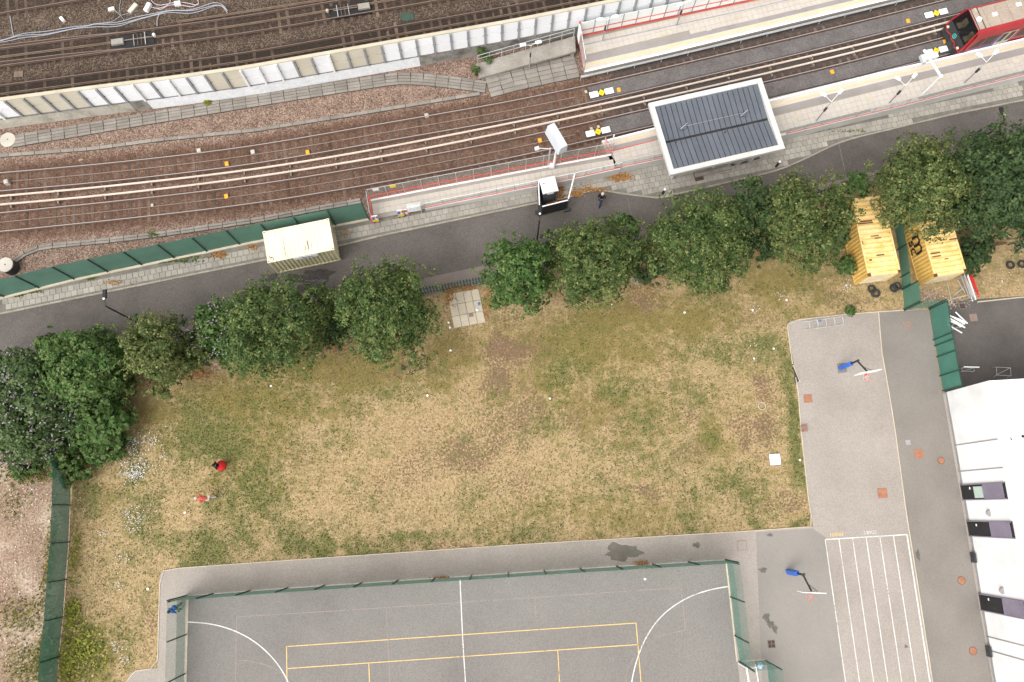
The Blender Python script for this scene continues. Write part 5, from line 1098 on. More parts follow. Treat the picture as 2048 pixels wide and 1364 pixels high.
# ================================================================== basketball hoops
def hoop(base, top, board_c, ring_c, bl, br_, lab):
    b_ = G(*base, .04); zt = 2.95; p_top = G(*top, zt); tilt = p_top-Vector((b_.x, b_.y, zt)); tilt.z = 0
    t = thing('basketball_hoop', lab, 'basketball hoop', b_)
    MB().tube([b_, b_+Vector((0, 0, zt))], .07, 10).build('pole', 'black_paint', t); MB().box(b_+Vector((0, 0, .95)), (.3, .3, 1.85), .3, bev=.04).build('pad', 'pad_blue', t)
    bc = G(*board_c, 3.0); rc = G(*ring_c, 3.0); sd = G(*br_, 3.0)-G(*bl, 3.0); sd.normalize(); fw = Vector((sd.y, -sd.x, 0)); rz = math.atan2(sd.y, sd.x)
    top3 = b_+Vector((0, 0, zt-.1)); bk = bc-fw*.06+Vector((0, 0, .1))
    MB().tube([top3, top3.lerp(bk, .6), bk], .065, 8).build('arm', 'black_paint', t); MB().tube([top3.lerp(bk, .55), bk+sd*.4], .02, 6).build('brace', 'steel_dark', t); MB().box(top3+Vector((0, 0, .08)), (.22, .16, .1), .4).build('bracket', 'steel_dark', t)
    bd = MB().box(bc+Vector((0, 0, .15)), (1.55, .05, 1.0), rz, rx=-.0).build('backboard', 'lamp_white', t)
    MB().torus(bc+fw*.36+Vector((0, 0, -.18)), .225, .016, 24, 6).build('ring', 'red_rail', t); MB().box(bc+fw*.08+Vector((0, 0, -.2)), (.18, .16, .1), rz).build('ring_bracket', 'red_rail', t)
    net = MB()
    for k in range(10):
        a = 2*math.pi*k/10; p = bc+fw*.36+Vector((0, 0, -.18)); net.tube([p+Vector((math.cos(a)*.22, math.sin(a)*.22, 0)), p+Vector((math.cos(a+.4)*.12, math.sin(a+.4)*.12, -.4))], .006, 4)
    net.build('net', 'paint_white', t); return t
pm('pad_blue', [(.025, .1, .42), (.04, .14, .52)], 2, famt=.08, rough=.5)
t = hoop((1681, 736), (1717, 722), (1734, 745.5), (1731, 758), (1711, 749), (1757, 741), 'basketball hoop with blue pad near the cycle rack')
MB().prism(GS([(1674, 727), (1692, 726), (1694, 744), (1676, 747)], .045), .042, .046).build('base_plate', 'asphalt_path', t)
hoop((1576, 1143), (1608, 1151), (1622, 1184), (1621, 1195), (1599, 1182.5), (1646, 1184.5), 'basketball hoop with blue pad beside the running lanes')
pm('litter_ball', [(.7, .62, .5)], 1, famt=.05)
# goal in the recess
g0, g1 = G(1477, 1326, .04), G(1483, 1364, .04); d = (g1-g0).normalized(); bkv = (G(1514, 1325, .04)-G(1480, 1327, .04)); bkv = Vector((1.15, .05, 0))
t = thing('goal_frame', 'white steel goal standing in the fence recess', 'goal', g0)
for s in (0, 3.0): MB().tube([g0+d*s, g0+d*s+Vector((0, 0, 1.85))], .05, 8).build('post', 'lamp_white', t); MB().tube([g0+d*s+Vector((0, 0, 1.85)), g0+d*s+bkv*.6+Vector((0, 0, 1.85)), g0+d*s+bkv], .03, 6).build('stay', 'lamp_white', t)
MB().tube([g0+Vector((0, 0, 1.85)), g0+d*3+Vector((0, 0, 1.85))], .055, 8).build('crossbar', 'lamp_white', t); MB().tube([g0+bkv+Vector((0, 0, .04)), g0+bkv+d*3+Vector((0, 0, .04))], .04, 6).build('back_bar', 'lamp_white', t)
pm('bag_blue', [(.3, .5, .62), (.42, .6, .7)], 4, famt=.1)
def crumple(name, lab, cat, px, py, r, mat, z=.05, seed=0, h=.5, group=None):
    rr = random.Random(seed+int(px)); v = G(px, py, z); bm = bmesh.new(); bmesh.ops.create_icosphere(bm, subdivisions=2, radius=r)
    for q in bm.verts: q.co *= rr.uniform(.65, 1.15); q.co.z = max(-r*h*.55, q.co.z*h)
    me = bpy.data.meshes.new(name); bm.to_mesh(me); bm.free(); me.materials.append(MAT[mat]); o = bpy.data.objects.new(name, me); COL.objects.link(o); o.location = v+Vector((0, 0, r*h*.5)); return tag(o, lab, cat, group)
crumple('plastic_bag', 'light blue plastic bag caught behind the goal', 'bag', 1520, 1331, .24, 'bag_blue')

# ================================================================== covers, slabs, litter
pm('cover_rust', [(.27, .115, .065), (.36, .17, .105)], 3, fine=14, famt=.2); pm('cover_dark', [(.055, .037, .035), (.085, .06, .056)], 3, famt=.2); pm('cover_faded', [(.21, .15, .12), (.27, .2, .165)], 3, famt=.2)
def cover(px, py, s, rz, lab, mat, z=.036, rnd=False, bars=0, group=None):
    v = G(px, py, z); t = thing('access_cover', lab, 'drain cover', v, group)
    if rnd: MB().lathe(v, [(s/2+.03, -.02), (s/2+.03, .008)], 20).build('frame', 'cover_dark', t); MB().lathe(v, [(s/2, 0), (s/2, .014)], 20).build('plate', mat, t)
    else:
        MB().box(v, (s+.07, s+.07, .016), rz).build('frame', 'cover_faded', t); MB().box(v+Vector((0, 0, .008)), (s, s, .016), rz).build('plate', mat, t)
        for k in range(bars): MB().box(v+Vector((0, 0, .018)), (s if k else .03, .03 if k else s, .008), rz).build('bar', 'cover_faded', t)
cover(1616, 797, .56, .05, 'faded red square cover beside the torn kerb', 'cover_rust')
cover(1838, 908, .62, .05, 'red square cover on the dark path by the white building', 'cover_rust', .04)
cover(1765, 986, .64, .05, 'red square cover on the pale playground', 'cover_rust')
cover(1882, 921, .46, 0, 'round red cover nearest the square one on the path', 'cover_rust', .04, True)
cover(1923, 1161, .5, 0, 'round red cover between the two lower window bays', 'cover_rust', .04, True)
cover(1946, 1302, .5, 0, 'round red cover past the last window bay', 'cover_rust', .04, True)
cover(1816, 885, .36, .1, 'small grey square cover on the dark path', 'post_grey', .04)
cover(1815, 650, .55, .05, 'dull brown square cover near the container fence', 'cover_faded', .04)
cover(1397, 353, .68, .25, 'dark brown square cover in the pavement by the canopy', 'cover_dark', .14)
cover(1484, 1091, .6, .06, 'square cover filled with asphalt near the court corner', 'asphalt_play')
cover(1543, 1288, .46, .06, 'dark drain grate in four quarters near the goal recess', 'cover_dark', .04, bars=2)
cover(1925, 612, .4, .1, 'dark square cover at the head of the service yard', 'cover_dark', .04); cover(1947, 635, .5, .1, 'rusty brown square cover in the service yard', 'cover_faded', .04)
cover(1550, 919, .78, .06, 'pale grey square lid set in the grass', 'panel_white', .02)
t = thing('wooden_crate', 'small slatted wooden crate at the edge of the grass', 'crate', G(1607, 857, .03)); v = G(1607, 857, .03)
pm('crate_wood', [(.2, .1, .075), (.3, .17, .13)], 3, famt=.2)
for k in range(4): MB().box(v+Vector((-.165+k*.11, 0, .2)), (.085, .42, .03), .06).build('slat', 'crate_wood', t)
for s in (-1, 1): MB().box(v+Vector((0, s*.19, .09)), (.42, .03, .18), .06).build('side', 'cover_dark', t)
o = MB().torus(G(1524, 812, .03)+Vector((0, 0, .02)), .27, .025, 28, 6).build('hoop_ring', 'concrete_pale'); tag(o, 'pale plastic hoop lying on the bare soil', 'hoop')
# slab pad by the palisade
pd_ = [(894.5, 588), (957, 577), (971, 644.5), (908, 656)]; q = GS(pd_, .05); t = thing('slab_pad', 'pad of twelve pale paving slabs by the palisade fence', 'slab pad', (q[3].x, q[3].y, 0))
pm('pad_slab', [(.43, .37, .28), (.52, .46, .36)], .8, fine=12, famt=.1, obj=.05)
for i in range(4):
    for j in range(3):
        f2 = lambda a, b_: q[0].lerp(q[1], a).lerp(q[3].lerp(q[2], a), b_)
        a0, a1, b0_, b1_ = i/4+.008, (i+1)/4-.008, j/3+.006, (j+1)/3-.006; MB().prism([f2(a0, b0_), f2(a1, b0_), f2(a1, b1_), f2(a0, b1_)], -.02, .05+random.uniform(0, .02)).build('paving_slab', 'pad_slab', t)
tag(MB().box(G(942, 630, .1), (.32, .26, .03), .2, bev=.01).build('brown_tile', 'cover_faded'), 'brown tile lying on the slab pad', 'tile')
crumple('plastic_bag', 'white scrap lying on the slab pad', 'bag', 954, 620, .13, 'litter_white', .08); crumple('plastic_bag', 'crumpled blue scrap on the slab pad', 'bag', 958, 608, .12, 'sign_blue', .08)
for px, py in ((1369, 625), (1224, 609), (855, 791), (901, 701), (1100, 797), (370, 1025), (1508, 717), (1547, 697), (1600, 920), (542, 772), (296, 1178), (897, 645), (900, 655), (1505, 620), (1573, 600), (1290, 1158)):
    crumple('litter_scrap', 'scrap of white litter on the ground', 'litter', px, py, .09, 'litter_white', .03, 5, .5, 'white litter scraps')
# cycle rack
a, b_ = G(1607, 660, .04), G(1697, 648, .04); d = (b_-a).normalized(); nn = left(d); L = 3.1
t = thing('cycle_rack', 'galvanised cycle rack of five hoops at the top of the playground', 'cycle rack', a)
for s in (0, .62): MB().tube([a+nn*s+Vector((0, 0, .03)), a+nn*s+d*L+Vector((0, 0, .03))], .03, 6).build('ground_rail', 'steel_galv', t)
for k in range(5):
    p = a+d*(.25+k*.64); MB().tube([p+Vector((0, 0, .03)), p+Vector((0, 0, .55)), p+nn*.12+Vector((0, 0, .68)), p+nn*.5+Vector((0, 0, .68)), p+nn*.62+Vector((0, 0, .55)), p+nn*.62+Vector((0, 0, .03))], .022, 6).build('hoop', 'steel_galv', t)
crumple('plastic_bag', 'crumpled blue wrapper under the cycle rack', 'bag', 1639, 641, .11, 'sign_blue', .04)
# tyres
def tyre(px, py, lab, z=.0, rim=True, group=None, r=.31):
    v = G(px, py, z+.11); t = thing('tyre', lab, 'tyre', (v.x, v.y, z), group); MB().lathe((v.x, v.y, z), [(r*.64, .02), (r*.9, 0), (r, .04), (r, .18), (r*.9, .22), (r*.64, .2), (r*.6, .11)], 24).build('carcass', 'tyre_black', t, smooth=True)
    MB().torus((v.x, v.y, z+.2), r*.68, .015, 24, 6).build('bead', 'steel_dark', t)
pm('tyre_black', [(.02, .02, .021), (.04, .039, .04)], 5, famt=.2, rough=.8)
def tyre_o(px, py, lab, z=.0, r=.33):
    v = G(px, py, z+.11); t = thing('tyre', lab, 'tyre', (v.x, v.y, z)); mb = MB(); mb.torus((v.x, v.y, z+.11), r*.77, r*.23, 24, 8); mb.v = [(a, b_, z+.11+(c-z-.11)*1.35) for a, b_, c in mb.v]; mb.build('carcass', 'tyre_black', t, smooth=True)
    MB().torus((v.x, v.y, z+.14), r*.6, .022, 24, 6).build('bead', 'steel_dark', t)
tyre_o(1744, 578, 'black tyre at the bottom of the pile in front of the container', .0); tyre_o(1751, 586, 'black tyre with pale flecks leaning on another in front of the container', .14, .36)
tyre_o(1788, 576, 'lower black tyre of the stack by the container fence', .0); tyre_o(1795, 572, 'upper black tyre of the stack by the container fence', .24)
tyre_o(2021, 530, 'black tyre lying on dry grass beyond the containers', .0); tyre_o(2044, 528, 'black tyre half hidden at the edge of the dry grass', .0)
# scaffold poles, barriers and frames
def pole_heap(lab, lines, mat, r, name='pole_pile', cat='poles', z=.05):
    v = G(*lines[0][0], 0); t = thing(name, lab, cat, (v.x, v.y, 0))
    for k, (a, b_) in enumerate(lines): MB().tube([G(*a, z+.05*(k % 4)), G(*b_, z+.05*((k+1) % 4)+.05)], r, 6).build('pole', mat, t)
pole_heap('heap of white plastic poles beside the green yard fence', [((1911, 624), (1935, 647)), ((1898, 630), (1930, 648)), ((1897, 635), (1926, 651)), ((1895, 640), (1930, 655)), ((1894, 648), (1924, 666)), ((1900, 637), (1922, 654)), ((1905, 633), (1932, 645))], 'lamp_white', .055, z=.75)
def trestle(lab, px, py, rz, sx, sy, h, name='steel_trestle'):
    v = G(px, py, .04); t = thing(name, lab, 'trestle', v); R_ = Matrix.Rotation(rz, 3, 'Z'); f = lambda x, y, z: v+R_ @ Vector((x, y, 0))+Vector((0, 0, z))
    for x in (-sx/2, sx/2):
        for y in (-sy/2, sy/2): MB().tube([f(x, y*1.2, 0), f(x, y, h)], .018, 6).build('leg', 'steel_galv', t)
        MB().tube([f(x, -sy/2, h), f(x, sy/2, h)], .018, 6).build('end_bar', 'steel_galv', t)
    for y in (-sy/2, sy/2): MB().tube([f(-sx/2, y, h), f(sx/2, y, h)], .02, 6).build('long_bar', 'steel_galv', t)
    MB().tube([f(-sx/2, -sy/2, .2), f(sx/2, sy/2, h)], .014, 6).build('brace', 'steel_galv', t)
trestle('light steel trestle under the heap of white poles', 1900, 652, .35, 1.1, .6, .7); trestle('low steel frame standing against the white building', 2000, 745, -.05, 1.05, .6, .45); trestle('narrow steel frame with a white bar in the yard', 1930, 741, .0, .9, .25, .4)
tag(MB().box(G(1943, 734, .46), (1.15, .09, .06), -.03).build('white_bar', 'lamp_white'), 'white bar laid across the narrow steel frame', 'bar')
t = thing('barrier_stack', 'stack of red and white road barriers beside the container', 'barriers', G(1945, 590, 0)); pm('barrier_red', [(.5, .02, .02), (.62, .04, .035)], 2, famt=.08, rough=.45)
for k, (a, b_, mt) in enumerate((((1932, 535), (1950, 588), 'barrier_red'), ((1930, 545), (1953, 596), 'barrier_red'), ((1928, 548), (1946, 602), 'lamp_white'), ((1922, 550), (1940, 596), 'steel_galv'))):
    A, B_ = G(*a, .5), G(*b_, .5); d = B_-A; rz = math.atan2(d.y, d.x); c = (A+B_)/2
    br = MB().box(Vector((c.x, c.y, .85)), (d.length, .06, .14), rz).build('board', mt, t); MB().box(Vector((c.x, c.y, .45)), (d.length, .04, .1), rz).build('lower_board', mt, br)
    for s in (-.45, .45): MB().box(Vector((c.x, c.y, .45))+d*s, (.05, .08, .9), rz).build('foot', 'steel_galv', br)
pole_heap('loose grey poles leaning together in front of the second container', [((1893, 560), (1904, 607)), ((1908, 590), (1928, 575)), ((1905, 598), (1936, 590)), ((1915, 560), (1930, 585))], 'steel_galv', .03, z=.1)
pm('garden_timber', [(.1, .05, .035), (.16, .085, .06)], 3, famt=.2); t = thing('timber_planter', 'dark red timber bed edge under the dark tree', 'planter', G(1993, 490, 0))
for a, b_ in (((1982, 492), (2012, 486)), ((1982, 492), (1984, 480))): A, B_ = G(*a, .15), G(*b_, .15); d = B_-A; MB().box((A+B_)/2, (d.length, .08, .35), math.atan2(d.y, d.x)).build('plank', 'garden_timber', t)
stain_ = None

# ================================================================== train
pm('train_red', [(.29, .015, .019), (.35, .026, .03)], .8, fine=6, famt=.05, rough=.35, spec=.5)
pm('train_roof', [(.3, .24, .19), (.38, .31, .25)], .6, fine=6, famt=.1, obj=.04)
pm('train_roof_grille', [(.33, .27, .23), (.42, .35, .3)], 2, fine=8, famt=.15)
pm('train_blue', [(.045, .055, .2), (.06, .075, .25)], 1, famt=.05, rough=.4)
pm('train_grey', [(.4, .38, .35), (.48, .46, .43)], 1, famt=.05, rough=.4)
pm('train_window', [(.03, .026, .022), (.05, .044, .038)], 1, famt=.1, rough=.35, spec=.15)
pm('train_front', [(.03, .03, .032), (.05, .05, .05)], 1, famt=.1, rough=.3)
pm('seat_tan', [(.26, .2, .1), (.34, .27, .15)], 2, famt=.1)
pm('roundel_teal', [(.06, .45, .42)], 1, famt=.05); pm('lamp_lens', [(.75, .6, .45)], 1, famt=.03, rough=.2)
m, n, l, b = _new('windscreen'); b.inputs['Base Color'].default_value = (.012, .013, .016, 1); b.inputs['Roughness'].default_value = .08
tr_ = n.new('ShaderNodeBsdfTransparent'); tr_.inputs[0].default_value = (.75, .78, .8, 1); mx = n.new('ShaderNodeMixShader'); mx.inputs[0].default_value = .42; l.new(tr_.outputs[0], mx.inputs[1]); l.new(b.outputs[0], mx.inputs[2]); l.new(mx.outputs[0], n['Material Output'].inputs['Surface'])
Ce = CENT['e']; i0 = min(range(len(Ce)), key=lambda i: abs(Ce[i].x-G(1980, 60, .2).x)); dv = (Ce[i0+1]-Ce[i0-1]); dv.z = 0; dv.normalize()
c0 = Vector((Ce[i0].x, Ce[i0].y, 0)); sn = (Vector((*G(1898, 78, 1.0).xy, 0))-c0).dot(dv); org = c0+dv*sn; rz = math.atan2(dv.y, dv.x)
t = thing('train', 'red light rail train with black front stopped at the platform', 'train', (org.x, org.y, .17), rz=rz)
# local space: x back along the train from the nose tip, y to the left of travel backwards (north), z from rail top
HW, FL, RF_, LT = 1.32, .55, 3.25, 16.0; XS = (Vector((*G(1947, 40, 3.45).xy, 0))-org).dot(dv); print('XS', XS)
def side_pts(x, y0=1): return [(x, y0*HW*.96, .25), (x, y0*HW, FL), (x, y0*HW, 1.2), (x, y0*HW*.985, 2.3), (x, y0*HW*.93, 2.95), (x, y0*HW*.8, 3.18)]
def LB(mb, name, mat, parent=None): return mb.build(name, mat, parent or t, local=True)
prof = side_pts(0, -1)+[(0, -HW*.68, RF_), (0, HW*.68, RF_)]+side_pts(0, 1)[::-1]
mb = MB(); k = len(prof); mb.add([(XS, y, z) for _, y, z in prof]+[(LT, y, z) for _, y, z in prof], [(i, k+i, k+(i+1) % k, (i+1) % k) for i in range(k-1)]+[tuple(range(k, 2*k))[::-1]]); LB(mb, 'body', 'train_red')
# roof panels
for i in range(14):
    x0 = XS+.05+i*1.0; grille = i > 0
    p = LB(MB().box((x0+.49, 0, RF_+.03), (.97, HW*1.36, .06), bev=.02), 'roof_panel', 'train_roof')
    if grille and i < 9:
        for j in range(7): LB(MB().box((x0+.49, -HW*.58+j*HW*.19, RF_+.075), (.8, .035, .03)), 'roof_slat', 'train_roof_grille', p)
LB(MB().box((XS+.62, 0, RF_+.065), (.06, HW*1.4, .04)), 'roof_seam', 'train_front'); LB(MB().box((XS+.1, 0, RF_+.065), (.06, HW*1.4, .04)), 'roof_seam', 'train_front')
LB(MB().lathe((XS+.42, -.05, RF_+.06), [(.21, 0), (.2, .07), (.1, .1)], 16), 'roof_dome', 'lamp_white'); LB(MB().box((XS+.4, .7, RF_+.08), (.25, .4, .08)), 'aerial_box', 'train_roof_grille')
for x, y in ((XS+1.75, .0), (XS+3.9, .3), (XS+5.6, .0)): LB(MB().box((x, y, RF_+.13), (.36, .3, .14), bev=.03), 'roof_vent', 'lamp_white')
# front: nose shelf, glass, frame
no = [(0.12, -HW*.93), (-.02, -HW*.55), (.14, -.35), (.02, 0), (.14, .35), (-.02, HW*.55), (.12, HW*.93)]
mb = MB(); kk = len(no); mb.add([(x, y, .3) for x, y in no]+[(x, y, 1.0) for x, y in no]+[(XS, -HW*.99, .3), (XS, HW*.99, .3), (XS, -HW*.99, 1.0), (XS, HW*.99, 1.0)],
   [(i, i+1, kk+i+1, kk+i)[::-1] for i in range(kk-1)]+[(0, kk, 2*kk+2, 2*kk), (kk-1, 2*kk+1, 2*kk+3, 2*kk-1)]); LB(mb, 'bumper', 'steel_dark')
LB(MB().tube([(x, y, 1.02) for x, y in no], .045, 6), 'front_rim', 'train_red')
ZB = 1.72; mb = MB(); up_ = [(.2, y*.97, ZB) for x, y in no]; mb.add([(x+.02, y*.99, .98) for x, y in no]+up_, [(i, i+1, kk+i+1, kk+i)[::-1] for i in range(kk-1)]); LB(mb, 'front_panel', 'train_front')
mb = MB(); mb.add([(.2, -HW*.9, ZB), (.2, HW*.9, ZB), (XS, HW*.74, RF_), (XS, -HW*.74, RF_)], [(0, 1, 2, 3)[::-1]]); LB(mb, 'windscreen', 'windscreen')
for s in (-1, 1):
    mb = MB(); mb.tube([(.1, s*HW*.95, 1.0), (.2, s*HW*.95, ZB), (XS, s*HW*.8, RF_-.03)], .06, 6); LB(mb, 'screen_pillar', 'train_red')
    mb = MB(); mb.add([(.1, s*HW*.95, .35), (XS, s*HW, .35), (XS, s*HW*.985, 2.3), (XS, s*HW*.82, 3.1), (.22, s*HW*.95, ZB), (.1, s*HW*.95, 1.0)], [(0, 1, 2, 3, 4, 5) if s < 0 else (5, 4, 3, 2, 1, 0)]); LB(mb, 'side_cheek', 'train_red')
    LB(MB().box((.06, s*HW*.74, 1.2), (.12, .2, .14), bev=.02), 'headlight', 'lamp_lens')
    st_ = LB(MB().box((.72, s*.62, 1.66), (.45, .5, .2), bev=.06), 'seat', 'seat_tan'); LB(MB().box((.98, s*.62, 1.95), (.14, .5, .55), bev=.05), 'backrest', 'seat_tan', st_)
LB(MB().box((1.2, 0, 1.45), (1.9, HW*1.8, .12)), 'cab_floor', 'train_front'); LB(MB().box((2.2, 0, 2.3), (.06, HW*1.6, 1.6)), 'cab_bulkhead', 'train_front')
LB(MB().tube([(.18, -.1, ZB), (.45, .35, 2.4)], .015, 5), 'wiper', 'steel_dark')
fz = lambda z: .06+(z-.98)/(ZB-.98)*.14-.03
LB(MB().tube([(fz(1.36+.17*math.sin(k*math.pi/12)), .17*math.cos(k*math.pi/12), 1.36+.17*math.sin(k*math.pi/12)) for k in range(25)], .028, 6), 'roundel', 'roundel_teal'); LB(MB().tube([(fz(1.33), -.1, 1.33), (fz(1.39), .1, 1.39)], .02, 5), 'roundel_bar', 'roundel_teal')
for s in (-1, 1):
    y = s*(HW+.012)
    for x0, x1 in ((.75, 1.7), (1.85, 2.75)): LB(MB().add([(x0, y, 1.25), (x1, y, 1.25), (x1, y*.985, 2.35), (x0+(.5 if x0 < 1 else 0), y*.985, 2.35)], [(0, 1, 2, 3) if s < 0 else (3, 2, 1, 0)]), 'window', 'train_window')
    LB(MB().add([(.2, y, .62), (3.0, y, .75), (3.0, y, 1.15), (.9, y, 1.02)], [(0, 1, 2, 3) if s < 0 else (3, 2, 1, 0)]), 'blue_stripe', 'train_blue'); LB(MB().add([(2.78, y, 1.0), (3.0, y, 1.0), (3.05, y*.985, 2.35), (2.83, y*.985, 2.35)], [(0, 1, 2, 3) if s < 0 else (3, 2, 1, 0)]), 'blue_panel', 'train_blue')
    LB(MB().box((1.4, y, .86), (.9, .012, .05)), 'lettering', 'lamp_white')
    for x0 in (3.1, 8.2):
        for q in range(2):
            dr = LB(MB().add([(x0+q*.68, y*1.004, .5), (x0+.64+q*.68, y*1.004, .5), (x0+.64+q*.68, y*.99, 2.5), (x0+q*.68, y*.99, 2.5)], [(0, 1, 2, 3) if s < 0 else (3, 2, 1, 0)]), 'door', 'train_grey')
            LB(MB().add([(x0+.1+q*.68, y*1.012, 1.2), (x0+.54+q*.68, y*1.012, 1.2), (x0+.54+q*.68, y*.998, 2.35), (x0+.1+q*.68, y*.998, 2.35)], [(0, 1, 2, 3) if s < 0 else (3, 2, 1, 0)]), 'door_window', 'train_window', dr)
        LB(MB().box((x0+.66, y*1.005, 1.5), (.03, .02, 1.9)), 'door_edge', 'paint_yellow')
    for x0 in (4.8, 6.2, 10.0, 11.4): LB(MB().add([(x0, y, 1.25), (x0+1.2, y, 1.25), (x0+1.2, y*.985, 2.35), (x0, y*.985, 2.35)], [(0, 1, 2, 3) if s < 0 else (3, 2, 1, 0)]), 'window', 'train_window')
for x in (1.6, 3.4, 10.5, 12.3):
    for s in (-1, 1): LB(MB().tube([(x, s*.7-.06, .36), (x, s*.7+.06, .36)], .36, 16), 'wheel', 'steel_dark')
LB(MB().box((8.6, 0, .42), (13.4, 1.9, .3)), 'underframe', 'steel_dark')

# ================================================================== people
pm('skin_light', [(.5, .3, .22), (.56, .35, .26)], 6, famt=.04, rough=.6); pm('skin_brown', [(.2, .11, .07), (.25, .14, .095)], 6, famt=.04, rough=.6)
for nm, c in (('cloth_black', (.014, .014, .018)), ('cloth_navy', (.02, .028, .07)), ('cloth_blue', (.03, .13, .45)), ('cloth_lightblue', (.2, .3, .58)), ('cloth_red', (.72, .03, .03)), ('cloth_coral', (.72, .14, .1)), ('cloth_cream', (.62, .54, .45)), ('cloth_beige', (.45, .38, .3)), ('hair_dark', (.018, .013, .01)), ('hair_fair', (.55, .42, .3)), ('shoe', (.02, .018, .018)), ('cloth_grey', (.2, .2, .22))): pm(nm, [tuple(x*.85 for x in c), tuple(min(1, x*1.1) for x in c)], 4, famt=.1)
def skin(name, verts, edges, radii, mat, parent, root=0, sub=1):
    me = bpy.data.meshes.new(name); me.from_pydata(verts, edges, []); me.materials.append(MAT[mat]); o = _link(bpy.data.objects.new(name, me), parent); OFF[o.name] = Vector()
    md = o.modifiers.new('skin', 'SKIN'); md.use_smooth_shade = True; sv = me.skin_vertices[0].data
    for i, r in enumerate(radii): sv[i].radius = r if isinstance(r, tuple) else (r, r); sv[i].use_root = (i == root)
    ms = o.modifiers.new('sub', 'SUBSURF'); ms.levels = ms.render_levels = sub; return o
def person(lab, loc, heading, h=1.7, stride=.28, lean=.1, arm=.3, top='cloth_black', legs='cloth_navy', hair='hair_dark', skinm='skin_light', skirt=None, bag=None, coat=None, group=None):
    """x is forward; feet on the ground at loc"""
    s = h/1.75; t = thing('person', lab, 'person', loc, group, heading); V, E, R_ = [], [], []
    def J(p, r, par=None):
        V.append(tuple(c*s for c in p)); R_.append(tuple(q*s for q in r) if isinstance(r, tuple) else r*s); i = len(V)-1
        if par is not None: E.append((par, i))
        return i
    lx = lean*.55; pel = J((0, 0, .93), (.13, .11)); wa = J((lx*.35, 0, 1.1), (.12, .095), pel); ch = J((lx*.75, 0, 1.3), (.15, .11), wa); nb = J((lx, 0, 1.45), .07, ch); nk = J((lx*1.1, 0, 1.52), .052, nb); hd = J((lx*1.2+.02, 0, 1.62), (.085, .1), nk); J((lx*1.2+.02, 0, 1.73), (.07, .08), hd); J((lx*1.2+.105, 0, 1.6), .022, hd)
    tor = {}
    for sd, k in ((1, 1), (-1, -1)):
        f = stride*k; hip = J((0, .09*sd, .88), .09, pel); kn = J((f*.55+.05, .1*sd, .5), .06, hip); an = J((f-.06 if f < 0 else f, .1*sd, .09+(.05 if f < 0 else 0)), .042, kn); J((f+.13, .11*sd, .04+(.02 if f < 0 else 0)), (.035, .045), an)
        sh = J((lx*.95, .19*sd, 1.42), .06, ch); el = J((lx*.9-f*.5*arm, .25*sd, 1.14), .045, sh); wr = J((lx*.9-f*.5*arm+.14, .25*sd, .93), .032, el); pa = J((lx*.9-f*.5*arm+.17, .25*sd, .86), (.022, .035), wr)
        for q in range(4): b1 = J((lx*.9-f*.5*arm+.19, (.222+.019*q)*sd, .8), .009, pa); J((lx*.9-f*.5*arm+.18, (.222+.019*q)*sd, .755+.008*abs(q-1.5)), .008, b1)
        th = J((lx*.9-f*.5*arm+.2, .21*sd, .87), .01, wr); J((lx*.9-f*.5*arm+.22, .2*sd, .82), .009, th); tor[sd] = (hip, kn, an, sh, el, wr, f)
    skin('body', V, E, R_, skinm, t)
    def sub(name, idx, edges, grow, mat):
        mp = {a: i for i, a in enumerate(idx)}; return skin(name, [V[a] for a in idx], [(mp[a], mp[b_]) for a, b_ in edges], [tuple(x+grow for x in R_[a]) if isinstance(R_[a], tuple) else R_[a]+grow for a in idx], mat, t)
    L_, Rr = tor[1], tor[-1]
    sub('top', [pel, wa, ch, nb, L_[3], L_[4], L_[5], Rr[3], Rr[4], Rr[5]], [(pel, wa), (wa, ch), (ch, nb), (ch, L_[3]), (L_[3], L_[4]), (L_[4], L_[5]), (ch, Rr[3]), (Rr[3], Rr[4]), (Rr[4], Rr[5])], .022, top)
    if skirt: MB().lathe((0, 0, 0), [(.4*s, .42*s), (.34*s, .62*s), (.22*s, .9*s), (.15*s, 1.06*s)], 18).build('skirt', skirt, t, local=True, smooth=True)
    else: sub('trousers', [pel, L_[0], L_[1], L_[2], Rr[0], Rr[1], Rr[2]], [(pel, L_[0]), (L_[0], L_[1]), (L_[1], L_[2]), (pel, Rr[0]), (Rr[0], Rr[1]), (Rr[1], Rr[2])], .02, legs)
    hx = (lx*1.2)*s; bm = bmesh.new(); bmesh.ops.create_uvsphere(bm, u_segments=12, v_segments=8, radius=.122*s)
    for v in bm.verts: v.co.x *= 1.08; v.co.z *= 1.05
    bmesh.ops.delete(bm, geom=[v for v in bm.verts if v.co.x > .05*s and v.co.z < .035*s], context='VERTS'); bmesh.ops.translate(bm, verts=bm.verts, vec=(hx+.005*s, 0, 1.68*s)); me = bpy.data.meshes.new('hair'); bm.to_mesh(me); bm.free(); me.materials.append(MAT[hair]); _link(bpy.data.objects.new('hair', me), t)
    for sd in (1, -1): f = tor[sd][6]; MB().box(((f+.06)*s, .105*sd*s, .05*s+(.03 if f < 0 else 0)), (.27*s, .1*s, .1*s), bev=.03*s).build('shoe', 'shoe', t, local=True)
    for sd in (1, -1): MB().lathe(((lx*1.2+.105)*s, .035*sd*s, 1.63*s), [(.006*s, 0), (.012*s, .008*s), (.006*s, .016*s)], 6).build('eye', 'shoe', t, local=True)
    if bag: MB().box(((lx*.7-.2)*s, 0, 1.22*s), (.17*s, .3*s, .42*s), bev=.05*s).build('backpack', bag, t, local=True)
    return t
person('person in dark jacket and navy trousers walking on the road', G(1199, 407, .03), math.radians(65), 1.78, .3, .14, .6, 'cloth_black', 'cloth_navy', 'hair_fair', 'skin_light')
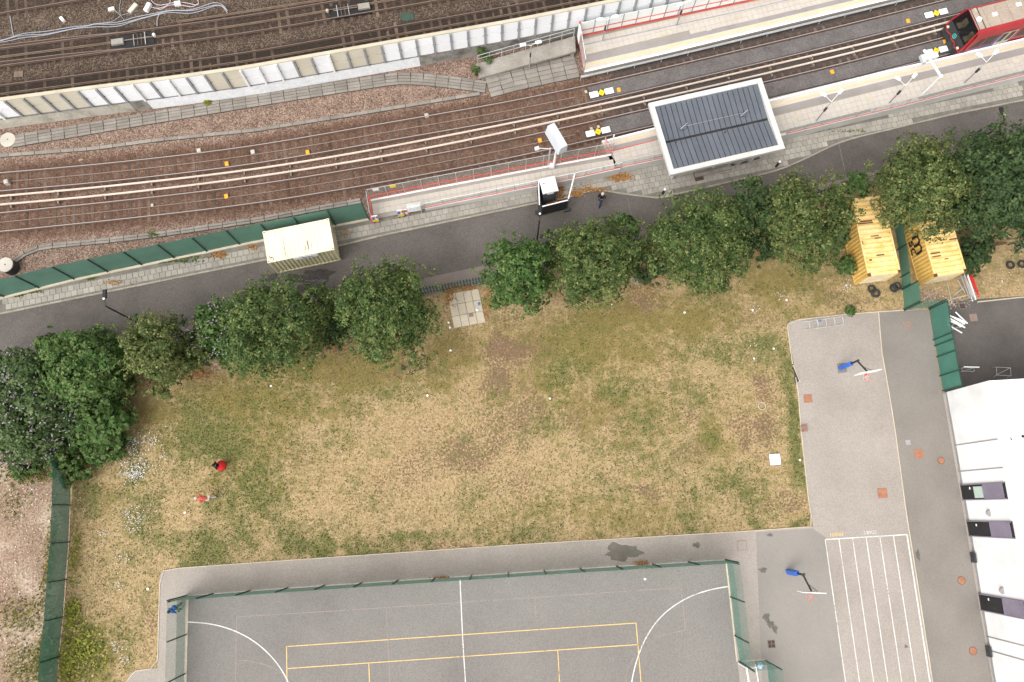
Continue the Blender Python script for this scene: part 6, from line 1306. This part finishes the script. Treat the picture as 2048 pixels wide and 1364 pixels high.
person('person in black top and flared red skirt on the grass', G(446, 932, .0), math.radians(195), 1.68, .06, .18, .4, 'cloth_black', 'cloth_red', 'hair_dark', 'skin_light', skirt='cloth_red')
person('person in coral top and cream trousers walking on the grass', G(424, 997, .0), math.radians(180), 1.78, .3, .75, .7, 'cloth_coral', 'cloth_cream', 'hair_fair', 'skin_light')
person('person in blue jacket and pale trousers outside the court fence', G(361, 1213, .03), math.radians(235), 1.72, .16, .3, .5, 'cloth_blue', 'cloth_beige', 'hair_dark', 'skin_light', bag='cloth_blue')
person('person in light blue top stooping under the dark tree', G(2030, 499, .0), math.radians(60), 1.65, .18, .5, .5, 'cloth_lightblue', 'cloth_navy', 'hair_dark', 'skin_brown')

# ================================================================== trees and plants
attr_mat('leaf', 'col', .35, .6, .2); attr_mat('petal', 'col', .1, .8, .1); attr_mat('tuft', 'col', .15, .95, .05)
pm('bark', [(.07, .05, .035), (.12, .09, .065)], 4, fine=14, famt=.3, bump=.4)
def quads(C, N, U, L, W):
    """diamond leaves: centres C, normals N, long axis U"""
    N = N/np.linalg.norm(N, axis=1, keepdims=True); U = U-N*(U*N).sum(1, keepdims=True); U /= np.linalg.norm(U, axis=1, keepdims=True)+1e-9; W_ = np.cross(N, U); L = L[:, None]; W = W[:, None]
    droop = N*(-.18*L)
    V = np.stack([C-U*L*.5, C+W_*W*.5-U*L*.05, C+U*L*.5+droop, C-W_*W*.5-U*L*.05], 1).reshape(-1, 3); F_ = np.arange(len(V)).reshape(-1, 4); return V, F_
def unit(n, rng): v = rng.normal(size=(n, 3)); return v/np.linalg.norm(v, axis=1, keepdims=True)
PAL = {'lime': [(.042, .08, .024), (.083, .134, .038), (.15, .198, .062), (.235, .255, .088)], 'dark': [(.032, .063, .024), (.061, .104, .037), (.105, .15, .055), (.14, .18, .072)],
       'bright': [(.042, .092, .024), (.087, .16, .041), (.148, .222, .07), (.195, .25, .095)], 'gold': [(.047, .081, .023), (.095, .136, .04), (.172, .2, .063), (.265, .27, .1)], 'grey': [(.05, .094, .03), (.096, .152, .052), (.155, .205, .085), (.2, .235, .12)],
       'weed': [(.2, .22, .035), (.3, .31, .055), (.42, .4, .08), (.52, .46, .1)]}
def crown(rng, c, rx, ry, rz_, pal, nclump, per, leaf, tip=.16, cl=(.2, .36), shell=.4, spread=1.0):
    """crown of boughs; each bough carries leaf sprays facing out and up, with dark gaps between them"""
    d = unit(nclump, rng); d[:, 2] = np.where(d[:, 2] < -.5, -d[:, 2]*.6, d[:, 2]); az = np.arctan2(d[:, 1], d[:, 0]); ph = rng.uniform(0, 6.28, 4); lob = 1+.07*np.sin(2*az+ph[0])+.07*np.sin(3*az+ph[1])+.08*np.sin(5*az+ph[2]+d[:, 2]*3)
    k = (shell+(1-shell)*rng.random(nclump)**.5)*rng.uniform(.86, 1.05, nclump)*lob; S = np.array([rx, ry, rz_]); cc_ = c+d*k[:, None]*S*.84; cr = rng.uniform(*cl, nclump)*min(rx, ry); tone = rng.normal(0, .24, nclump)
    nsp = max(6, per//8); si = np.repeat(np.arange(nclump), nsp); ns = len(si); sd = unit(ns, rng)+d[si]*.55+np.array([0, 0, .35]); sd /= np.linalg.norm(sd, axis=1, keepdims=True)
    sc = cc_[si]+sd*(cr[si]*rng.uniform(.55, 1.1, ns))[:, None]; sr = rng.uniform(.14, .34, ns)*min(1.3, max(.45, rx/3)); stone = tone[si]+rng.normal(0, .42, ns)
    idx = np.repeat(np.arange(ns), 10); n = len(idx); off_ = unit(n, rng)*(rng.random(n)**.5*sr[idx])[:, None]; off_ -= sd[idx]*((off_*sd[idx]).sum(1)*.6)[:, None]; P_ = sc[idx]+off_
    N = sd[idx]*1.0+unit(n, rng)*.6+np.array([0, 0, .25]); U = off_+unit(n, rng)*.1; L = .84*leaf*rng.uniform(.6, 1.4, n); V, F_ = quads(P_, N, U, L, L*rng.uniform(.5, .8, n))
    p = np.array(PAL[pal]); q = np.clip(.95+stone[idx]*.9+rng.normal(0, .3, n), 0, 1.999); i0 = q.astype(int); f = (q-i0)[:, None]; col = p[i0]*(1-f)+p[i0+1]*f
    tp = rng.random(n) < np.clip(tip*(1+1.6*stone[idx]), 0, .7); col[tp] = p[3]*rng.uniform(.65, 1.1, (tp.sum(), 1)); return V, F_, np.repeat(col*rng.uniform(.85, 1.15, (n, 1)), 4, 0), P_
def tree(lab, px, py, r_px, pal='lime', zc=4.4, seed=1, squash=1.0, dens=1.0, tip=.16, leaf=.2, name='tree', cat='tree', trunk=True, group=None, flowers=None, ell=1.0, stems=1, dens_cl=46):
    rng = np.random.default_rng(seed); R0 = 1.1*r_px/27.5*(CAMH-zc)/CAMH; c = np.array(G(px, py, zc)); t = thing(name, lab, cat, (c[0], c[1], 0), group)
    ncl = int(74*max(.45, (R0/3)**1.5)*dens); per = int(185*max(.4, min(1, R0/2.4)))
    V, F_, col, P_ = crown(rng, c, R0*ell, R0, R0*squash, pal, ncl, per, leaf, tip)
    # loose sprigs break up the outline
    ns = 26; d = unit(ns, rng); d[:, 2] = np.abs(d[:, 2])*.6; tips = c+d*np.array([R0*ell, R0, R0*squash])*rng.uniform(.96, 1.2, (ns, 1)); idx = np.repeat(np.arange(ns), 26); n = len(idx)
    Q = tips[idx]+unit(n, rng)*rng.random((n, 1))**.6*.3*R0/3; V2, F2 = quads(Q, unit(n, rng)+np.array([0, 0, .6]), unit(n, rng), leaf*rng.uniform(.6, 1.1, n), leaf*.6*rng.uniform(.6, 1.1, n)); p = np.array(PAL[pal]); c2 = p[rng.integers(1, 4, n)]*rng.uniform(.8, 1.1, (n, 1))
    bulk('crown', np.r_[V, V2], np.r_[F_, F2+len(V)], 'leaf', t, {'col': np.r_[col, np.repeat(c2, 4, 0)]})
    if flowers:
        nf = int(flowers[1]); d = unit(nf, rng); d[:, 2] = np.abs(d[:, 2]); Pf = c+d*np.array([R0*ell, R0, R0*squash])*rng.uniform(.86, 1.06, (nf, 1)); m_ = 3; C_ = np.repeat(Pf, m_, 0); U = np.repeat(d+unit(nf, rng)*.7, m_, 0); V3, F3 = quads(C_, unit(nf*m_, rng)+np.array([0, 0, .5]), U, np.full(nf*m_, .17)*rng.uniform(.7, 1.3, nf*m_), np.full(nf*m_, .075)); cf = np.array(flowers[0])*rng.uniform(.7, 1.2, (nf*m_, 1)); bulk('flower_spikes', V3, F3, 'petal', t, {'col': np.repeat(cf, 4, 0)})
    if trunk:
        b_ = Vector((c[0], c[1], 0)); h = zc; lean = Vector((rng.normal(0, .12), rng.normal(0, .12), 0)); tk = MB(); pts = [b_-Vector((0, 0, .1)), b_+lean*.4+Vector((0, 0, h*.35)), b_+lean+Vector((0, 0, h*.7)), b_+lean+Vector((0, 0, h*1.05))]
        tk.tube(pts, [.2*R0/3, .15*R0/3, .11*R0/3, .05], 9)
        for q in range(7):
            a = 2*math.pi*q/7+rng.normal(0, .3); s0 = pts[1].lerp(pts[3], rng.uniform(.15, .85)); e = Vector((c[0]+math.cos(a)*R0*.72, c[1]+math.sin(a)*R0*.72, zc+rng.uniform(-.25, .45)*R0)); mid_ = s0.lerp(e, .5)+Vector((0, 0, .25)); tk.tube([s0, mid_, e], [.075*R0/3, .045*R0/3, .015], 6)
        tk.build('trunk', 'bark', t)
    else:
        st = MB(); b_ = Vector((c[0], c[1], 0))
        for q in range(7): a = 2*math.pi*q/7; st.tube([b_+Vector((math.cos(a)*.1, math.sin(a)*.1, -.05)), b_+Vector((math.cos(a)*R0*.35, math.sin(a)*R0*.35, zc)), b_+Vector((math.cos(a)*R0*.7, math.sin(a)*R0*.7, zc+R0*squash*.5))], [.05, .035, .01], 5)
        st.build('stems', 'bark', t)
    return t
tree('yellow tipped tree between the lamp and the lilac bush', 322, 703, 77, 'gold', 4.0, 1, tip=.26, dens=1.2)
tree('broad green tree below the cream container', 557, 657, 97, 'lime', 4.4, 2, dens=1.1)
tree('round full tree beside the palisade gap and slab pad', 775, 628, 103, 'lime', 4.6, 3, dens=1.15)
tree('brighter green tree on the other side of the slab pad', 1036, 551, 74, 'bright', 4.0, 4, tip=.05, dens=1.2)
tree('yellow flecked tree below the black hoarding', 1185, 527, 88, 'lime', 4.5, 5, tip=.2, dens=1.15)
tree('large yellow flecked tree below the kerb bulge', 1393, 487, 102, 'lime', 4.6, 6, tip=.2, dens=1.1)
tree('yellow flecked tree beside the first yellow container', 1607, 440, 94, 'gold', 4.6, 7, tip=.16, dens=1.15)
tree('yellow flecked tree overhanging both yellow containers', 1838, 376, 96, 'gold', 5.2, 8, tip=.2, dens=1.15)
tree('large dark tree over the far end of the road', 2012, 376, 130, 'dark', 5.0, 9, tip=.05, dens=1.2, leaf=.25)
tree('dark filler tree rising between two flecked trees', 1492, 432, 62, 'dark', 3.8, 10, tip=.08, dens=1.0)
tree('slim pale green sapling behind the yellow flecked trees', 1245, 462, 36, 'bright', 3.2, 11, tip=.06, leaf=.2, dens=.9)
tree('slim grey green sapling by the palisade below the cream container', 637, 600, 32, 'grey', 3.2, 12, tip=.0, leaf=.2, dens=.8)
tree('small sapling reaching over the pavement from the dark tree', 1500, 385, 32, 'grey', 3.0, 13, tip=.1, leaf=.2, dens=.7)
tree('small sapling between the two gold flecked trees', 1712, 372, 30, 'bright', 3.0, 14, tip=.0, leaf=.2, dens=.8)
tree('shaggy green tree beside the big lilac bush', 165, 735, 82, 'bright', 3.6, 15, tip=.12, dens=1.2, leaf=.24)
tree('thin leafy tree poking over the road by the shaggy tree', 105, 700, 38, 'bright', 3.4, 16, tip=.2, leaf=.22)
B = dict(name='shrub', cat='shrub', trunk=False)
LIL = (.48, .41, .48)
tree('large lilac flowered bush beside the rubble yard', 55, 812, 108, 'grey', 2.2, 20, .8, 1.5, .03, .25, flowers=(LIL, 1000), **B)
tree('lilac flowered bush between two trees on the grass edge', 445, 668, 62, 'bright', 2.8, 21, .9, 1.2, .02, .24, flowers=(LIL, 170), **B)
tree('bright broad leaved shrub at the field corner', 195, 838, 62, 'bright', 1.6, 22, .7, 1.3, .06, .34, **B)
tree('bright trailing shrub reaching down to the daisies', 205, 885, 45, 'bright', 1.2, 23, .7, 1.1, .12, .34, **B)
tree('yellowing climber over the end of the field fence', 128, 905, 40, 'bright', 1.2, 24, .8, 1.0, .3, .22, **B)
tree('yellow flowered climber at the top of the field fence', 152, 948, 26, 'bright', .7, 25, .7, .8, .35, .2, **B)
tree('dark shrub in the gap below the round full tree', 668, 650, 42, 'dark', 1.8, 26, .8, 1.1, .0, .22, **B)
tree('dark undergrowth shrub between the flecked trees', 1290, 530, 38, 'dark', 1.6, 27, .8, 1.1, .0, .22, **B)
tree('dark shrub at the foot of the sapling and gold tree', 1515, 480, 46, 'dark', 1.6, 28, .8, 1.1, .05, .22, **B)
tree('bright nettle clump beside the first yellow container', 1690, 532, 20, 'bright', 1.0, 29, .8, 1.0, .1, .2, **B)
tree('dark shrub creeping round the second yellow container', 1945, 500, 38, 'dark', 1.0, 30, .7, 1.0, .0, .22, **B)
tree('low green shrub beside the red barriers', 1937, 535, 18, 'dark', .7, 31, .8, .8, .0, .2, **B)
tree('dark green tuft at the corner of the cycle rack', 1700, 622, 10, 'bright', .3, 34, .7, .5, .0, .12, **B)
tree('leafy green weed climbing the retaining wall', 962, 103, 9, 'bright', .9, 35, 1.6, .35, .4, .14, **B)
tree('leafy green weed at the low end of the concrete ramp', 952, 140, 8, 'bright', .7, 36, 1.4, .35, .4, .14, **B)
tree('green weed under the ramp handrail', 975, 118, 10, 'bright', .6, 37, 1.0, .35, .4, .14, **B)
tree('yellow green hedge shrub behind the lilac bush', 235, 770, 40, 'lime', 2.0, 38, .8, 1.0, .15, .24, **B)
tree('lime shrub along the edge of the rubble yard', 62, 925, 32, 'bright', .8, 39, .6, .9, .2, .2, **B)
tree('tuft of grass growing through the four row trough', 415, 205, 6, 'weed', .15, 40, .7, .4, .1, .1, **B)

for q, (px, py, r, pal_, zc, lab) in enumerate(((1105, 508, 40, 'dark', 1.8, 'dark shrub between the bright tree and its flecked neighbour'), (1450, 462, 46, 'dark', 2.2, 'dark shrub filling the gap behind the large flecked tree'), (1548, 440, 36, 'dark', 2.0, 'dark shrub against the trunk of the gold flecked tree'),
      (395, 700, 34, 'dark', 1.6, 'dark shrub between the yellow tipped tree and the lilac'), (478, 708, 38, 'bright', 1.6, 'grey green shrub hanging over the grass from the lilac'), (255, 728, 34, 'bright', 2.0, 'leafy shrub wedged beside the yellow tipped tree'), (20, 745, 44, 'grey', 2.4, 'grey leaved shrub at the road side of the lilac bush'), (118, 812, 42, 'dark', 1.8, 'dark shrub between lilac bush and bright shrubs'),
      (690, 625, 30, 'dark', 1.8, 'dark shrub behind the round full tree'), (1665, 470, 30, 'dark', 1.6, 'dark shrub squeezed against the first yellow container'), (1905, 420, 40, 'dark', 2.4, 'dark shrub joining the overhanging and dark trees'))):
    tree(lab, px, py, r, pal_, zc, 60+q, .85, 1.1, .04, .22, **B)

# ------------------------------------------------------------------ short grass, daisies, fallen leaves
rng = np.random.default_rng(99)
FIELD = [G(x, y) for x, y in [(140, 905), (250, 850), (420, 760), (650, 700), (880, 650), (1000, 640), (1200, 610), (1400, 580), (1700, 545), (1720, 580), (1800, 575), (1806, 617), (1700, 627), (1590, 639), (1575, 645), (1577, 670), (1586, 725), (1600, 860), (1616, 1000), (1624, 1052), (1500, 1061), (1024, 1089), (512, 1124), (340, 1136), (319, 1153), (314, 1335), (262, 1340), (245, 1420), (125, 1420), (133, 1160), (142, 1000)]]
A = np.array([[p.x, p.y] for p in FIELD]); n = 200000; Pg = rng.uniform(A.min(0), A.max(0), (n, 2)); Pg = Pg[inside(Pg, FIELD)]; M_ = field_masks(Pg); n = len(Pg)
u = rng.random(n); gsel = (M_[:, 0]+rng.normal(0, .25, n)) > .45; osel = (M_[:, 2]+rng.normal(0, .2, n)) > .32; keep = (rng.random(n) > np.clip(M_[:, 1]*1.1, 0, .95)) & (gsel | (rng.random(n) < .35))
col = np.where(gsel[:, None], np.array([.112, .124, .04]), np.where(osel[:, None], np.array([.205, .16, .06]), np.array([.37, .28, .165])))*rng.uniform(.55, 1.3, (n, 1)); col += rng.normal(0, .012, (n, 3)); col = np.clip(col, .01, 1)
Pg, col = Pg[keep], col[keep]; n = len(Pg); a = rng.uniform(0, 6.28, n); s = rng.uniform(.05, .13, n); hgt = rng.uniform(.02, .09, n); dx, dy = np.cos(a)*s, np.sin(a)*s
V = np.stack([np.column_stack([Pg[:, 0]-dy*.35, Pg[:, 1]+dx*.35, np.full(n, .0)]), np.column_stack([Pg[:, 0]+dy*.35, Pg[:, 1]-dx*.35, np.full(n, .0)]), np.column_stack([Pg[:, 0]+dx, Pg[:, 1]+dy, hgt])], 1).reshape(-1, 3)
o = bulk('grass', V, np.arange(len(V)).reshape(-1, 3), 'tuft', None, {'col': np.repeat(col, 3, 0)}, 'stuff'); tag(o, 'short patchy straw and green grass of the playing field', 'grass')
def scatter(name, lab, cat, spots, size, cols, z=.05, up=1.0):
    rg = np.random.default_rng(len(name)+len(spots)); C_, Cc = [], []
    for px, py, rx, ry, k in spots:
        c = np.array(G(px, py, z)); d = rg.normal(size=(k, 2))*.5; P_ = np.column_stack([c[0]+d[:, 0]*rx/28, c[1]+d[:, 1]*ry/28, np.full(k, z)+rg.uniform(0, .05, k)]); C_.append(P_); Cc.append(np.array(cols)[rg.integers(0, len(cols), k)]*rg.uniform(.75, 1.15, (k, 1)))
    C_ = np.concatenate(C_); Cc = np.concatenate(Cc); k = len(C_); V, F_ = quads(C_, unit(k, rg)*.5+np.array([0, 0, up]), unit(k, rg), size*rg.uniform(.6, 1.3, k), size*rg.uniform(.5, 1, k)); o = bulk(name, V, F_, 'petal', None, {'col': np.repeat(Cc, 4, 0)}, 'stuff'); return tag(o, lab, cat)
scatter('daisy_patch', 'patches of white daisies in the grass by the bushes', 'flowers', [(272, 935, 34, 30, 181), (265, 950, 26, 12, 110), (290, 880, 34, 22, 93), (262, 893, 14, 22, 66), (270, 1030, 34, 22, 82), (262, 1050, 22, 20, 33), (205, 1070, 16, 14, 19), (245, 1118, 20, 16, 22), (235, 1295, 18, 14, 38), (250, 1318, 10, 10, 22), (240, 1170, 14, 10, 16), (325, 905, 14, 40, 16), (1272, 565, 18, 14, 60), (1693, 570, 12, 18, 44), (1508, 620, 10, 10, 13), (1560, 590, 16, 14, 16), (1505, 690, 20, 14, 13)], .09, [(.62, .6, .58), (.7, .69, .66)], .12)
scatter('fallen_leaves', 'drifts of fallen orange leaves by kerbs and fences', 'leaves', [(1240, 354, 26, 10, 520), (1153, 387, 16, 7, 240), (1185, 379, 30, 5, 220), (1120, 380, 10, 26, 330), (1105, 406, 24, 6, 160), (1165, 365, 40, 16, 60), (437, 510, 16, 7, 160), (505, 495, 14, 6, 60), (230, 565, 40, 6, 60), (690, 466, 16, 10, 40), (1030, 378, 60, 8, 50), (900, 588, 14, 24, 150), (925, 575, 40, 6, 170), (975, 600, 10, 40, 130), (650, 690, 60, 10, 180), (400, 748, 40, 16, 150), (1285, 575, 40, 20, 130), (280, 770, 10, 10, 20), (886, 1155, 20, 2, 60), (1283, 1127, 14, 5, 90)], .12, [(.34, .15, .045), (.4, .2, .07), (.26, .11, .035), (.36, .24, .1)], .15)
scatter('rubble_bits', 'scattered pale stones and brick bits on the rubble yard', 'rubble', [(50, 1000, 90, 90, 700), (40, 1150, 90, 120, 700), (50, 1300, 80, 90, 400), (1860, 592, 34, 20, 420), (1900, 605, 30, 12, 160), (1990, 560, 60, 40, 120)], .11, [(.55, .45, .36), (.45, .3, .22), (.38, .27, .2), (.62, .56, .5), (.3, .2, .14)], .06)
scatter('yard_weeds', 'straggly yellow green weeds on the rubble yard', 'weeds', [(40, 1230, 60, 40, 500), (60, 1330, 50, 50, 700), (95, 1130, 14, 120, 400), (30, 1000, 40, 50, 160), (60, 950, 60, 16, 500), (90, 1300, 20, 60, 400)], .16, [(.15, .16, .04), (.22, .2, .05), (.3, .23, .07), (.1, .12, .03)], .1, .5)
scatter('fence_weeds', 'loose lime green weeds at the foot of the field fence', 'weeds', [(158, 1288, 44, 44, 450), (175, 1320, 56, 44, 260), (143, 1225, 16, 30, 300), (135, 1330, 20, 40, 300), (150, 1110, 12, 60, 150)], .17, [(.17, .19, .035), (.26, .265, .05), (.36, .34, .07), (.12, .15, .03)], .14, .7)
scatter('verge_weeds', 'low weeds along the foot of the green track fence', 'weeds', [(180, 556, 14, 4, 60), (340, 522, 60, 4, 160), (70, 585, 20, 4, 30), (40, 590, 10, 5, 30), (305, 470, 14, 10, 50), (375, 515, 40, 4, 70), (1700, 262, 60, 4, 40)], .14, [(.09, .13, .03), (.13, .16, .04)], .16, .6)
